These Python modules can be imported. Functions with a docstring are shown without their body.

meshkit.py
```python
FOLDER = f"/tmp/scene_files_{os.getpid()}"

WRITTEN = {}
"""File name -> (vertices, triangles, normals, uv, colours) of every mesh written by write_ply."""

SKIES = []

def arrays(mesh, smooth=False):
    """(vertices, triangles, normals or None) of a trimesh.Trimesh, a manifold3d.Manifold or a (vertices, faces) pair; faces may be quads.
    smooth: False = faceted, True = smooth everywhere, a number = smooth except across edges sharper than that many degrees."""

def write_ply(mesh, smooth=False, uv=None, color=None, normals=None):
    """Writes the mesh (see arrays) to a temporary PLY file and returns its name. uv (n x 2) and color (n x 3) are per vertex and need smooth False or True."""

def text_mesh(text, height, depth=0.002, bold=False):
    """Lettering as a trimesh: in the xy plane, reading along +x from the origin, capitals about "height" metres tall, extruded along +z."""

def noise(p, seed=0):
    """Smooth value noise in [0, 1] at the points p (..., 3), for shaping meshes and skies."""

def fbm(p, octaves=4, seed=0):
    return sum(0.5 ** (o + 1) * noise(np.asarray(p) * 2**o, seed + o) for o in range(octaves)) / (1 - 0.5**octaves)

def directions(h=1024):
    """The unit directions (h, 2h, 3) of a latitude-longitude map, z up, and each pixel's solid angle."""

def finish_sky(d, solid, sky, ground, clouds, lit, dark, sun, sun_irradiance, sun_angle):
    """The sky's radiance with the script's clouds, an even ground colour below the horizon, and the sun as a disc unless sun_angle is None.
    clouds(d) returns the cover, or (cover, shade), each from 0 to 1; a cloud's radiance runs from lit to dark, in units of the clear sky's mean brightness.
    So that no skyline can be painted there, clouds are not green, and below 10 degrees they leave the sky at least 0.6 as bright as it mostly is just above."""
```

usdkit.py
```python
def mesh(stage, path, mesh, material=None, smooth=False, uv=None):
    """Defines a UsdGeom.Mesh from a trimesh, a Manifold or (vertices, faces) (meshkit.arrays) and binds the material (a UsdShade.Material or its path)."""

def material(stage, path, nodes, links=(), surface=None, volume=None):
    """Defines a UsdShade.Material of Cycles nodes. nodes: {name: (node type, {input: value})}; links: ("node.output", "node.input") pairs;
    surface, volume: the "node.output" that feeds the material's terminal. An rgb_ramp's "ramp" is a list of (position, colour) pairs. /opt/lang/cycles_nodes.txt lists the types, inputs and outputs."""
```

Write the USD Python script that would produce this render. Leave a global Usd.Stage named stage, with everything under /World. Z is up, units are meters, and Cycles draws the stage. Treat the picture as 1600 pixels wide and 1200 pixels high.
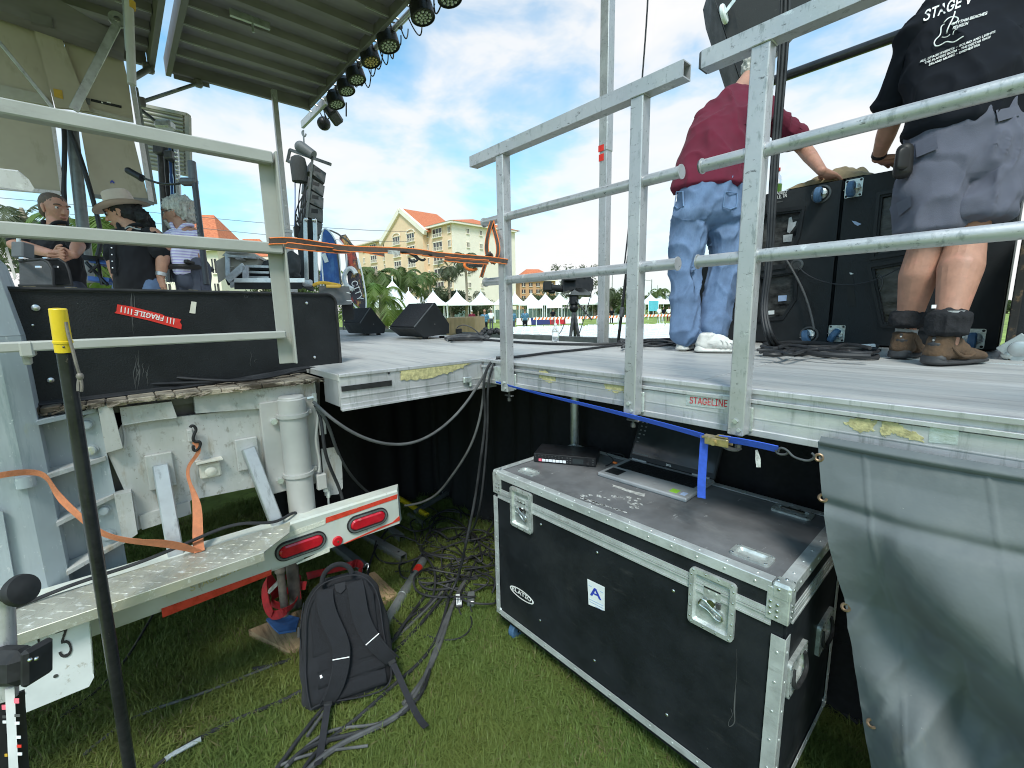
import math,random,numpy as np,trimesh,manifold3d,shapely.geometry as sg
import usdkit,meshkit,scipy.sparse as sps
from pxr import Usd,UsdGeom,UsdLux,UsdShade,Gf,Sdf,Vt
stage=Usd.Stage.CreateInMemory()
W=UsdGeom.Xform.Define(stage,'/World');stage.SetDefaultPrim(W.GetPrim())
rng=random.Random(7);nr=np.random.default_rng(7)
A=np.array
# ---------------------------------------------------------------- camera, sky, sun, exposure
EYE=A([1.8396,-1.5578,1.65])
F_PX=690.0
_h1=A([180-800,-(497-600),-F_PX]);_h2=A([1590-800,-(470-600),-F_PX])
_u=-_h1/np.linalg.norm(_h1);_v=_h2/np.linalg.norm(_h2)
_z=np.cross(_u,_v);_z/=np.linalg.norm(_z);_v=np.cross(_z,_u)
RC=np.stack([_u,_v,_z])
cam=UsdGeom.Camera.Define(stage,'/World/camera')
cam.CreateHorizontalApertureAttr(36.0);cam.CreateVerticalApertureAttr(27.0)
cam.CreateFocalLengthAttr(36.0*F_PX/1600)
cam.CreateClippingRangeAttr(Gf.Vec2f(0.03,5000))
m4=np.eye(4);m4[:3,:3]=RC.T;m4[3,:3]=EYE
cam.AddTransformOp().Set(Gf.Matrix4d(*m4.ravel().tolist()))
cam.CreateExposureAttr(1.12)
SUN_EL,SUN_AZ=math.radians(55),math.atan2(0.72,-0.69)
to_sun=A([math.sin(SUN_AZ)*math.cos(SUN_EL),math.cos(SUN_AZ)*math.cos(SUN_EL),math.sin(SUN_EL)])
sun=UsdLux.DistantLight.Define(stage,'/World/sun')
sun.CreateIntensityAttr(0.40);sun.CreateAngleAttr(16.0);sun.CreateColorAttr(Gf.Vec3f(1,.96,.9))
sun.GetPrim().CreateAttribute('inputs:normalize',Sdf.ValueTypeNames.Bool).Set(True)
_q=Gf.Rotation(Gf.Vec3d(0,0,1),Gf.Vec3d(*to_sun.tolist()))
sun.AddTransformOp().Set(Gf.Matrix4d(_q,Gf.Vec3d(0,0,0)))
CLOUD=9.0
skymat=usdkit.material(stage,'/World/Looks/sky',{'tc':('texture_coordinate',{}),'sky':('sky_texture',{'sky_type':'single_scattering','sun_disc':False,'sun_elevation':SUN_EL,'sun_rotation':SUN_AZ,'aerosol_density':1.3}),'mp':('mapping',{'scale':(1.0,1.0,2.2),'location':(0.31,1.14,0.2)}),'n1':('noise_texture',{'scale':2.6,'detail':9.0,'roughness':.53,'distortion':.25}),'n2':('noise_texture',{'scale':7.5,'detail':8.0,'roughness':.55,'distortion':.4}),'sx':('separate_xyz',{}),'hz':('map_range',{'from_min':0.0,'from_max':.75,'to_min':.145,'to_max':-.11}),'ea':('math',{'math_type':'multiply_add','value2':.05,'value3':0.0}),'m2':('math',{'math_type':'multiply_add','value2':.32}),'a1':('math',{'math_type':'add'}),'a2':('math',{'math_type':'add'}),'rp':('rgb_ramp',{'ramp':[(0,(.04,)*3),(.50,(.09,)*3),(.63,(.40,)*3),(.74,(.88,)*3),(.86,(1,1,1)),(1,(1,1,1))]}),'tint':('mix',{'mix_type':'multiply','fac':1.0,'color2':(1.4,2.6,2.6)}),'cl':('mix',{'mix_type':'mix','color2':(CLOUD,CLOUD*1.0,CLOUD*1.0)}),'bg':('background_shader',{'strength':0.051})},[('tc.generated','mp.vector'),('mp.vector','n1.vector'),('mp.vector','n2.vector'),('tc.generated','sx.vector'),('sx.z','hz.value'),('sx.y','ea.value1'),('n2.fac','m2.value1'),('n1.fac','m2.value3'),('m2.value','a1.value1'),('hz.result','a1.value2'),('a1.value','a2.value1'),('ea.value','a2.value2'),('a2.value','rp.fac'),('sky.color','tint.color1'),('tint.color','cl.color1'),('rp.color','cl.fac'),('cl.color','bg.color')],surface='bg.background')
dome=UsdLux.DomeLight.Define(stage,'/World/sky')
UsdShade.MaterialBindingAPI.Apply(dome.GetPrim()).Bind(skymat)
dome.GetPrim().SetCustomDataByKey('kind','structure')
# ---------------------------------------------------------------- helpers
def P(px,py,**k):
 """The point of the place that the photograph's pixel shows, on the plane x=, y= or z=, or at depth D."""
 d=RC@A([px-800,-(py-600),-F_PX]);(a,val),=k.items()
 if a=='D':return EYE+d*val/F_PX
 i='xyz'.index(a);return EYE+d*(val-EYE[i])/d[i]
def far(px,D,z=0.0):
 """Ground point in the direction of pixel column px on the horizon, D metres ahead."""
 q=P(px,484-.019*(px-800),D=D);return A([q[0],q[1],z])
DK=1.385
def norm(a):a=np.asarray(a,float);return a/max(np.linalg.norm(a),1e-9)
def smooth_path(pts,n=8):
 from scipy.interpolate import splprep,splev
 p=A(pts,float)
 if len(p)<3:return p
 k=min(3,len(p)-1);tck,_=splprep(p.T,s=0,k=k)
 return A(splev(np.linspace(0,1,n*(len(p)-1)+1),tck)).T
class B:
 """Collects shapes into one mesh."""
 def __init__(s):s.v,s.f,s.n=[],[],0
 def add(s,v,f):
  v=np.asarray(v,float);s.v.append(v);s.f.append(np.asarray(f,int)+s.n);s.n+=len(v);return s
 def tm(s,m):return s.add(m.vertices,m.faces)
 def hull(s,pts):return s.tm(trimesh.convex.convex_hull(A(pts)))
 def box(s,c,size,R=None,ch=0.0):
  h=A(size,float)/2;R=np.eye(3)if R is None else R
  if ch<=0:
   v=A([[x,y,z]for x in(-1,1)for y in(-1,1)for z in(-1,1)])*h
   f=[[0,1,3],[0,3,2],[4,6,7],[4,7,5],[0,4,5],[0,5,1],[2,3,7],[2,7,6],[0,2,6],[0,6,4],[1,5,7],[1,7,3]]
   return s.add(v@R.T+c,f)
  ch=min(ch,h.min()*.98);pts=[]
  for sx in(-1,1):
   for sy in(-1,1):
    for sz in(-1,1):
     q=A([sx,sy,sz])
     for k in range(3):
      hh=h-ch;hh[k]=h[k];pts.append(q*hh)
  return s.hull(A(pts)@R.T+c)
 def bb(s,a,b,ch=0.0):a,b=A(a,float),A(b,float);return s.box((a+b)/2,np.abs(b-a),None,ch)
 def beam(s,a,b,w,h,up=(0,0,1),ch=0.0):
  a,b=A(a,float),A(b,float);x=norm(b-a);y=np.cross(up,x)
  y=norm(y)if np.linalg.norm(y)>1e-6 else norm(np.cross((0,1,0),x));z=np.cross(x,y)
  return s.box((a+b)/2,(np.linalg.norm(b-a),w,h),np.stack([x,y,z],1),ch)
 def tubebeam(s,a,b,w,h,t=.004,up=(0,0,1)):
  """a hollow rectangular tube, open at both ends"""
  a,b=A(a,float),A(b,float);x=norm(b-a);y=norm(np.cross(up,x));z=np.cross(x,y)
  V=[]
  for p in(a,b):
   for(W_,H_)in((w/2,h/2),(w/2-t,h/2-t)):
    for(i,j)in((-1,-1),(1,-1),(1,1),(-1,1)):V.append(p+y*i*W_+z*j*H_)
  f=[]
  for i in range(4):
   j=(i+1)%4
   f+=[[i,j,8+j],[i,8+j,8+i],[4+j,4+i,12+i],[4+j,12+i,12+j],[j,i,4+i],[j,4+i,4+j],[8+i,8+j,12+j],[8+i,12+j,12+i]]
  return s.add(V,f)
 def cyl(s,a,b,r,n=16,r2=None,cap=True):
  a,b=A(a,float),A(b,float);r2=r if r2 is None else r2;x=norm(b-a)
  y=norm(np.cross(x,(0,0,1)if abs(x[2])<.9 else(1,0,0)));z=np.cross(x,y)
  t=np.arange(n)*2*np.pi/n;c=np.cos(t)[:,None]*y+np.sin(t)[:,None]*z
  V=[*(a+c*r),*(b+c*r2)];f=[]
  for i in range(n):
   j=(i+1)%n;f+=[[i,j,n+j],[i,n+j,n+i]]
  if cap:
   V+=[a,b]
   for i in range(n):
    j=(i+1)%n;f+=[[2*n,j,i],[2*n+1,n+i,n+j]]
  return s.add(V,f)
 def pipe(s,a,b,r,t=.003,n=20):
  a,b=A(a,float),A(b,float);s.cyl(a,b,r,n,cap=False);k=s.n
  m=B().cyl(a,b,r-t,n,cap=False);v,f=m.v[0],m.f[0][:,::-1];s.add(v,f)
  ring=[]
  for i in range(n):
   j=(i+1)%n
   ring+=[[k-2*n+j,k-2*n+i,k+i],[k-2*n+j,k+i,k+j],[k-n+i,k-n+j,k+n+j],[k-n+i,k+n+j,k+n+i]]
  s.v.append(np.zeros((0,3)));s.f.append(A(ring));return s
 def tube(s,pts,r,n=8,sm=True,k=8):
  p=smooth_path(pts,k)if sm else A(pts,float)
  r=np.broadcast_to(np.asarray(r,float),(len(p),))if np.ndim(r)==0 else np.interp(np.linspace(0,1,len(p)),np.linspace(0,1,len(r)),r)
  t=np.gradient(p,axis=0);t/=np.linalg.norm(t,axis=1,keepdims=True)+1e-12
  y=np.cross(t[0],(0,0,1)if abs(t[0][2])<.9 else(1,0,0));V=[]
  ang=np.arange(n)*2*np.pi/n
  for i in range(len(p)):
   y=norm(y-t[i]*(y@t[i]));z=np.cross(t[i],y)
   V.append(p[i]+r[i]*(np.cos(ang)[:,None]*y+np.sin(ang)[:,None]*z))
  V=np.concatenate(V);f=[];L=len(p)
  for i in range(L-1):
   for j in range(n):
    q=(j+1)%n;f+=[[i*n+j,i*n+q,(i+1)*n+q],[i*n+j,(i+1)*n+q,(i+1)*n+j]]
  V=np.vstack([V,p[0],p[-1]])
  for j in range(n):
   q=(j+1)%n;f+=[[L*n,q,j],[L*n+1,(L-1)*n+j,(L-1)*n+q]]
  return s.add(V,f)
 def prism(s,poly,ext,holes=()):
  """planar 3-D polygon extruded along the vector ext"""
  p=A(poly,float);e=A(ext,float);nn=norm(e);x=norm(p[1]-p[0]);x=norm(x-nn*(x@nn));y=np.cross(nn,x)
  T=np.eye(4);T[:3,0],T[:3,1],T[:3,2],T[:3,3]=x,y,nn,p[0]
  g=sg.Polygon([((q-p[0])@x,(q-p[0])@y)for q in p],[[((A(q)-p[0])@x,(A(q)-p[0])@y)for q in h]for h in holes]).buffer(0)
  for gg in getattr(g,'geoms',[g]):
   m=trimesh.creation.extrude_polygon(gg,np.linalg.norm(e),engine='earcut');m.apply_transform(T);s.tm(m)
  return s
 def sph(s,c,r,n=2,R=None):
  m=trimesh.creation.icosphere(n);v=m.vertices*(A(r)if np.ndim(r)else r)
  if R is not None:v=v@R.T
  return s.add(v+A(c),m.faces)
 def lathe(s,prof,c,axis=(0,0,1),n=24):
  ax=norm(axis);y=norm(np.cross(ax,(0,0,1)if abs(ax[2])<.9 else(1,0,0)));z=np.cross(ax,y)
  t=np.arange(n)*2*np.pi/n;V,f=[],[]
  for(r,h)in prof:V+=[A(c)+ax*h+max(r,1e-4)*(math.cos(a)*y+math.sin(a)*z)for a in t]
  for i in range(len(prof)-1):
   for j in range(n):
    q=(j+1)%n;f+=[[i*n+j,(i+1)*n+q,i*n+q],[i*n+j,(i+1)*n+j,(i+1)*n+q]]
  return s.add(V,f)
 def ribbon(s,pts,side,w,th=.002,sm=True,k=8):
  """a strap: path, side direction (one or one per point), width, thickness"""
  p=smooth_path(pts,k)if sm else A(pts,float);L=len(p)
  sd=A(side,float);sd=np.broadcast_to(sd,(L,3))if sd.ndim==1 else np.stack([np.interp(np.linspace(0,1,L),np.linspace(0,1,len(sd)),sd[:,i])for i in range(3)],1)
  ww=np.broadcast_to(w,(L,))if np.ndim(w)==0 else np.interp(np.linspace(0,1,L),np.linspace(0,1,len(w)),w)
  t=np.gradient(p,axis=0);V=[]
  for i in range(L):
   a=norm(sd[i]-norm(t[i])*(sd[i]@norm(t[i])));nn=norm(np.cross(t[i],a))
   for(q,h)in((-1,-1),(1,-1),(1,1),(-1,1)):V.append(p[i]+a*q*ww[i]/2+nn*h*th/2)
  f=[]
  for i in range(L-1):
   for j in range(4):
    q=(j+1)%4;f+=[[4*i+j,4*i+q,4*i+4+q],[4*i+j,4*i+4+q,4*i+4+j]]
  f+=[[0,2,1],[0,3,2],[4*L-4,4*L-3,4*L-2],[4*L-4,4*L-2,4*L-1]]
  return s.add(V,f)
 def text(s,txt,h,o,x,y,depth=.0015,bold=False):
  m=meshkit.text_mesh(txt,h,depth,bold);x=norm(x);y=norm(y-x*(A(y)@x))if True else y;z=np.cross(x,y)
  return s.add(m.vertices@np.stack([x,y,z])+A(o),m.faces)
 def grid(s,fn,nu,nv,th=0.0):
  u,v=np.meshgrid(np.linspace(0,1,nu),np.linspace(0,1,nv),indexing='ij');V=fn(u.ravel(),v.ravel());f=[]
  for i in range(nu-1):
   for j in range(nv-1):
    a=i*nv+j;f+=[[a,a+nv,a+nv+1],[a,a+nv+1,a+1]]
  return s.add(V,f)
 def arr(s):
  return np.concatenate(s.v),np.concatenate(s.f)
 def mesh(s):v,f=s.arr();return trimesh.Trimesh(v,f,process=False)
_names,_loc={},{}
def uniq(parent,name):
 k=(parent,name);i=_names.get(k,-1)+1;_names[k]=i
 return f'{parent}/{name}'+(f'_{i:03d}' if i else '')
def tag(prim,label=None,cat=None,group=None,kind=None):
 for k,v in(('label',label),('category',cat),('group',group),('kind',kind)):
  if v:prim.SetCustomDataByKey(k,v)
def thing(name,label,cat,loc=(0,0,0),group=None,kind=None):
 path=uniq('/World',name);x=UsdGeom.Xform.Define(stage,path);x.AddTranslateOp().Set(Gf.Vec3d(*map(float,loc)))
 x.AddRotateZOp().Set(0.0);x.AddScaleOp().Set(Gf.Vec3f(1,1,1))
 _loc[path]=A(loc,float);tag(x.GetPrim(),label,cat,group,kind);return path
def part(parent,name,b,mat,smooth=35,label=None):
 """One mesh prim under the thing or part PARENT (vertices given in world coordinates)."""
 path=uniq(parent,name);v,f=(b.arr()if isinstance(b,B)else(np.asarray(b.vertices),np.asarray(b.faces)))
 loc=next((l for p,l in _loc.items()if parent==p or parent.startswith(p+'/')),np.zeros(3))if parent!='/World' else np.zeros(3)
 m=usdkit.mesh(stage,path,(v-loc,f),mat if not isinstance(mat,str)else M[mat],smooth)
 if label:m.GetPrim().SetCustomDataByKey('label',label)
 return path
def single(name,b,mat,label,cat,group=None,kind=None,smooth=35):
 path=part('/World',name,b,mat,smooth);tag(stage.GetPrimAtPath(path),label,cat,group,kind);return path
def dup(src,loc,rotz=0.0,scale=1.0,label=None,group=None,name=None):
 path=uniq('/World',name or src.rsplit('/',1)[1].rstrip('0123456789').rstrip('_'));x=UsdGeom.Xform.Define(stage,path);p=x.GetPrim()
 p.GetReferences().AddInternalReference(src);p.SetInstanceable(True)
 sc=(scale,)*3 if np.ndim(scale)==0 else scale
 p.CreateAttribute('xformOp:translate',Sdf.ValueTypeNames.Double3).Set(Gf.Vec3d(*map(float,loc)))
 p.CreateAttribute('xformOp:rotateZ',Sdf.ValueTypeNames.Float).Set(float(math.degrees(rotz)))
 p.CreateAttribute('xformOp:scale',Sdf.ValueTypeNames.Float3).Set(Gf.Vec3f(*map(float,sc)))
 tag(p,label,None,group);return path
def place(path,loc,rotz=0.0,scale=1.0):
 p=stage.GetPrimAtPath(path);sc=(scale,)*3 if np.ndim(scale)==0 else scale
 p.GetAttribute('xformOp:translate').Set(Gf.Vec3d(*map(float,loc)));p.GetAttribute('xformOp:rotateZ').Set(float(math.degrees(rotz)))
 p.GetAttribute('xformOp:scale').Set(Gf.Vec3f(*map(float,sc)))
# soft bodies: manifold hulls of ellipsoids joined, remeshed and relaxed
_ico=trimesh.creation.icosphere(2).vertices
def ell(c,r,ax=None):
 v=_ico*(A(r)if np.ndim(r)else r)
 return(v@np.stack(ax)if ax is not None else v)+A(c)
def bone(*balls):
 out=[]
 for a,b in zip(balls[:-1],balls[1:]):
  out.append(manifold3d.Manifold.hull_points(np.vstack([a,b]).astype(np.float32)))
 return out
def body(bones,edge=.02,it=12,wr=0.0,seed=0,wscale=14.0):
 u=manifold3d.Manifold.batch_boolean(bones,manifold3d.OpType.Add).refine_to_length(edge).to_mesh()
 v,f=u.vert_properties[:,:3].astype(float),u.tri_verts;key=np.unique(np.round(v,6),axis=0,return_inverse=True)[1].ravel();first=np.zeros(key.max()+1,int);first[key]=np.arange(len(v));v=v[first];f=key[f]
 f=f[(f[:,0]!=f[:,1])&(f[:,1]!=f[:,2])&(f[:,0]!=f[:,2])];i=np.concatenate([f[:,0],f[:,1],f[:,2],f[:,1],f[:,2],f[:,0]]);j=np.concatenate([f[:,1],f[:,2],f[:,0],f[:,0],f[:,1],f[:,2]])
 L=sps.coo_matrix((np.ones(len(i)),(i,j)),(len(v),len(v))).tocsr();L.data[:]=1;deg=np.maximum(np.asarray(L.sum(1)),1)
 for _ in range(it):
  for q in(.5,-.52):v=v+q*(L@v/deg-v)
 t=trimesh.Trimesh(v,f,process=False)
 if wr:
  n=t.vertex_normals;v=t.vertices;k=meshkit.fbm(v*A([1,1,.6])*wscale,3,seed)-.5
  rid=1-np.abs(2*meshkit.noise(v*A([1,1,.55])*wscale*.7,seed+9)-1)**.6
  ri2=1-np.abs(2*meshkit.noise((v@A([[.8,.6,.3],[-.5,.8,.2],[.1,-.3,.75]]))*A([1.0,2.2,.8])*wscale*1.3,seed+21)-1)
  t.vertices=v+n*((k+.7*(rid-.5)+.55*(ri2**3-.25))*wr)[:,None]
 return t
# ---------------------------------------------------------------- materials
M={}
def mat(name,c,rough=.6,metal=0.0,var=.12,scale=6.0,bump=0.0,bscale=60.0,stretch=(1,1,1),c2=None,spots=None,sheen=0.0,spec=.5,coat=0.0,rvar=.12,detail=5.0):
 if max(c)<.03:spec=min(spec,.28)
 """Painted, bare or woven surfaces: a base colour drifting between two tones, optional stains or scratches of a second colour, fine relief."""
 c=A(c,float);lo=np.clip(c*(1-var),0,1);hi=np.clip(A(c2)if c2 is not None else c*(1+var),0,1)
 n={'tc':('texture_coordinate',{}),'mp':('mapping',{'scale':stretch}),'n':('noise_texture',{'scale':scale,'detail':detail,'roughness':.62}),'r':('rgb_ramp',{'ramp':[(0,tuple(lo)),(.36,tuple(lo)),(.64,tuple(hi)),(1,tuple(hi))]}),'rr':('map_range',{'from_min':.3,'from_max':.7,'to_min':max(.03,rough-rvar),'to_max':min(1,rough+rvar)}),'p':('principled_bsdf',{'metallic':metal,'specular_ior_level':spec,'sheen_weight':sheen,'coat_weight':coat})}
 l=[('tc.object','mp.vector'),('mp.vector','n.vector'),('n.fac','r.fac'),('n.fac','rr.value'),('rr.result','p.roughness')];col='r.color'
 if spots:
  for i,(sc,st,lo_,hi_,cc)in enumerate(spots):
   n[f'sm{i}']=('mapping',{'scale':st,'location':(3.1*i+1,.7,2.2)});n[f's{i}']=('noise_texture',{'scale':sc,'detail':7.0,'roughness':.7})
   n[f'sr{i}']=('map_range',{'from_min':lo_-.045,'from_max':hi_-.045,'to_min':0.0,'to_max':1.0,'clamp':True});n[f'sx{i}']=('mix',{'mix_type':'mix','color2':cc,'use_clamp':True})
   n[f'sc{i}']=('clamp',{})
   l+=[('tc.object',f'sm{i}.vector'),(f'sm{i}.vector',f's{i}.vector'),(f's{i}.fac',f'sr{i}.value'),(f'sr{i}.result',f'sc{i}.value'),(f'sc{i}.result',f'sx{i}.fac'),(col,f'sx{i}.color1')];col=f'sx{i}.color'
 l.append((col,'p.base_color'))
 if bump:
  n['bn']=('noise_texture',{'scale':bscale,'detail':4.0,'roughness':.6});n['b']=('bump',{'strength':bump,'distance':.004})
  l+=[('mp.vector','bn.vector'),('bn.fac','b.height'),('b.normal','p.normal')]
 M[name]=usdkit.material(stage,f'/World/Looks/{name}',n,l,surface='p.BSDF');return M[name]
G3=lambda x:(x,x,x)
mat('lawn',(.25,.33,.085),.9,var=.4,scale=1.5,bump=.6,bscale=90,spots=[(.35,(1,1,1),.5,.7,(.10,.13,.03)),(9.,(1,1,1),.6,.75,(.11,.10,.045))],spec=.2)
mat('aluminium',(.50,.52,.53),.42,.75,.10,9,.12,120,spots=[(26.,(1,1,.12),.60,.72,(.30,.31,.31)),(4.,(1,1,1),.62,.78,(.62,.63,.62))])
mat('aluminium_deck_edge',(.53,.52,.53),.5,.55,.12,6,.08,120,spots=[(30.,(1,1,.1),.58,.7,(.34,.35,.34)),(5.,(.5,.5,2),.6,.75,(.62,.62,.58))])
mat('rail_aluminium',(.475,.468,.48),.42,.55,.10,5,.12,160,spots=[(3.5,(1,1,1),.5,.75,(.43,.44,.44)),(46.,(1,1,.35),.60,.69,(.31,.32,.32)),(90.,(.4,1,1),.66,.70,(.16,.16,.16)),(11.,(1,1,1),.66,.72,(.66,.67,.66))])
mat('case_aluminium',(.56,.58,.575),.40,.45,.10,12,.05,150,spots=[(30.,(.2,1,1),.6,.72,(.42,.43,.42)),(8.,(1,1,1),.6,.75,(.68,.69,.68))])
mat('zinc',(.54,.57,.55),.34,.55,.16,25,.1,200)
mat('bright_steel',(.70,.70,.70),.22,1.0,.06,10)
mat('dark_steel',(.10,.10,.10),.45,.6,.2,20)
mat('grey_rail_paint',(.33,.328,.30),.5,.0,.07,5,.06,200,spots=[(18.,(1,.25,1),.66,.75,(.28,.27,.25))])
mat('trailer_white',(.48,.475,.46),.55,0,.08,4,.10,150,spots=[(4.,(1,1,.3),.48,.72,(.37,.375,.335)),(11.,(1,1,.22),.60,.72,(.33,.28,.21)),(34.,(1,1,.6),.62,.70,(.30,.29,.26)),(80.,(1,1,1),.68,.72,(.22,.20,.17)),(9.,(1,1,1),.64,.72,(.56,.57,.54))])
mat('mast_paint',(.32,.36,.38),.5,.0,.08,3,.08,120,spots=[(5.,(1,1,.12),.50,.72,(.42,.47,.48)),(16.,(1,1,.15),.60,.70,(.24,.29,.30)),(60.,(1,1,.5),.66,.72,(.5,.53,.53)),(9.,(1,1,.4),.68,.78,(.36,.38,.26))])
mat('cylinder_paint',(.43,.42,.40),.45,0,.06,5,.05,140,spots=[(6.,(1,1,.3),.6,.75,(.42,.41,.33)),(40.,(1,1,1),.7,.75,(.3,.26,.2))])
mat('tread_plate',(.44,.43,.37),.40,.45,.1,8,.1,100,spots=[(7.,(1,1,1),.5,.75,(.50,.47,.34)),(30.,(1,1,1),.6,.7,(.68,.68,.64))])
mat('bumper_white',(.52,.54,.49),.5,0,.06,5,.05,120,spots=[(9.,(1,1,.3),.56,.75,(.50,.51,.42)),(40.,(1,1,.3),.68,.74,(.30,.26,.20))])
mat('plate_white',(.72,.74,.74),.4,0,.05,8,spots=[(20.,(1,1,1),.66,.74,(.4,.36,.3))])
mat('reflective_red',(.62,.055,.03),.35,0,.12,30,.1,300,spots=[(22.,(1,1,1),.70,.74,(.62,.60,.55))])
mat('reflective_white',(.66,.66,.56),.4,0,.12,130,.5,260)
mat('red_plastic',(.45,.008,.02),.12,0,.2,18,.15,90,coat=.5)
mat('red_reflector',(.55,.01,.02),.15,0,.1,60,.4,300)
mat('black_rubber',(.022,.022,.023),.6,0,.3,20,.1,80)
mat('cable_black',(.026,.026,.028),.5,0,.35,10,.08,100)
mat('cable_grey',(.075,.075,.075),.55,0,.3,10,.05,100)
mat('case_black',(.011,.013,.016),.5,0,.25,6,.10,220,spots=[(3.,(1,1,1),.55,.8,(.022,.024,.026)),(12.,(.22,1,1),.66,.80,(.04,.04,.04)),(30.,(.14,1,1.4),.735,.80,(.085,.085,.085)),(70.,(.6,1,1),.755,.78,(.16,.16,.16))])
mat('case_top',(.13,.13,.135),.5,0,.22,5,.10,160,spots=[(7.,(.6,1,1),.58,.78,(.19,.19,.19)),(38.,(1,.3,1),.69,.74,(.33,.33,.33))])
mat('trunk_black',(.013,.0145,.016),.55,0,.25,6,.5,180,spots=[(5.,(1,1,.25),.70,.80,(.07,.07,.07)),(36.,(1,1,1),.74,.77,(.2,.2,.2))])
mat('cab_black',(.017,.019,.021),.55,0,.25,6,.35,240,spots=[(30.,(1,1,1),.73,.77,(.09,.09,.09))])
mat('cab_face',(.014,.015,.017),.45,0,.3,8,.1,200)
mat('cab_inner',(.018,.018,.018),.25,0,.7,7,.7,16,stretch=(1,1,2),c2=(.085,.085,.082),spec=.5)
mat('deck',(.38,.375,.36),.48,.0,.10,3,.25,40,stretch=(.25,2.4,1),spots=[(16.,(.12,2.2,1),.55,.72,(.24,.24,.245)),(2.2,(1,1,1),.55,.75,(.40,.39,.375)),(70.,(.15,1,1),.68,.73,(.22,.22,.22))],rvar=.2)
mat('wood_rotten',(.30,.25,.19),.9,0,.45,9,1.0,60,stretch=(1,.15,1),spots=[(14.,(1,.4,1),.5,.6,(.06,.045,.03))])
mat('plank',(.34,.23,.13),.8,0,.3,7,.5,50,stretch=(.35,3,1),spots=[(24.,(.2,3,1),.55,.7,(.18,.11,.06)),(3.,(1,1,1),.6,.8,(.40,.33,.24))])
mat('yellow_plastic',(.72,.50,.02),.4,0,.08,10,spots=[(30.,(1,1,1),.7,.76,(.25,.18,.04))])
mat('pole_black',(.018,.018,.02),.28,0,.25,10,.1,60,spots=[(22.,(1,1,.2),.71,.76,(.28,.22,.18))],coat=.3)
mat('orange_strap',(.52,.185,.085),.8,0,.14,40,.5,300,spots=[(5.,(1,1,1),.6,.8,(.50,.16,.07))])
mat('strap_brown',(.075,.05,.04),.8,0,.2,60,.4,300)
mat('strap_edge',(.85,.20,.04),.7,0,.08,60)
mat('strap_blue',(.035,.10,.55),.6,0,.12,60,.3,320)
mat('strap_red',(.42,.02,.025),.75,0,.2,40,.4,200)
mat('brass_zinc',(.50,.38,.20),.35,.9,.25,40)
mat('tarp',(.108,.123,.128),.72,0,.10,3,.18,50,spots=[(3.5,(1,1,1),.55,.8,(.145,.158,.158)),(60.,(1,1,1),.74,.77,(.33,.33,.31)),(7.,(1,1,.4),.66,.8,(.13,.135,.12))])
mat('grommet',(.22,.15,.10),.4,.8,.3,40)
mat('bag_fabric',(.0155,.016,.0195),.8,0,.18,20,.9,420,sheen=.04,detail=3.0)
mat('bag_mesh',(.018,.0185,.022),.85,0,.25,160,1.0,500)
mat('bag_web',(.020,.020,.024),.75,0,.2,60,.5,300)
mat('white_trim',(.75,.75,.74),.5)
mat('laptop_silver',(.36,.37,.385),.42,.25,.04,8)
mat('laptop_dark',(.018,.020,.022),.35,0,.15,10)
mat('screen',(.022,.028,.030),.10,0,.25,3,spec=.6)
mat('key',(.012,.012,.013),.5)
mat('gear_black',(.014,.014,.016),.42,0,.2,20)
mat('led_white',(.75,.76,.80),.4);mat('led_red',(.85,.16,.22),.4)
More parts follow.
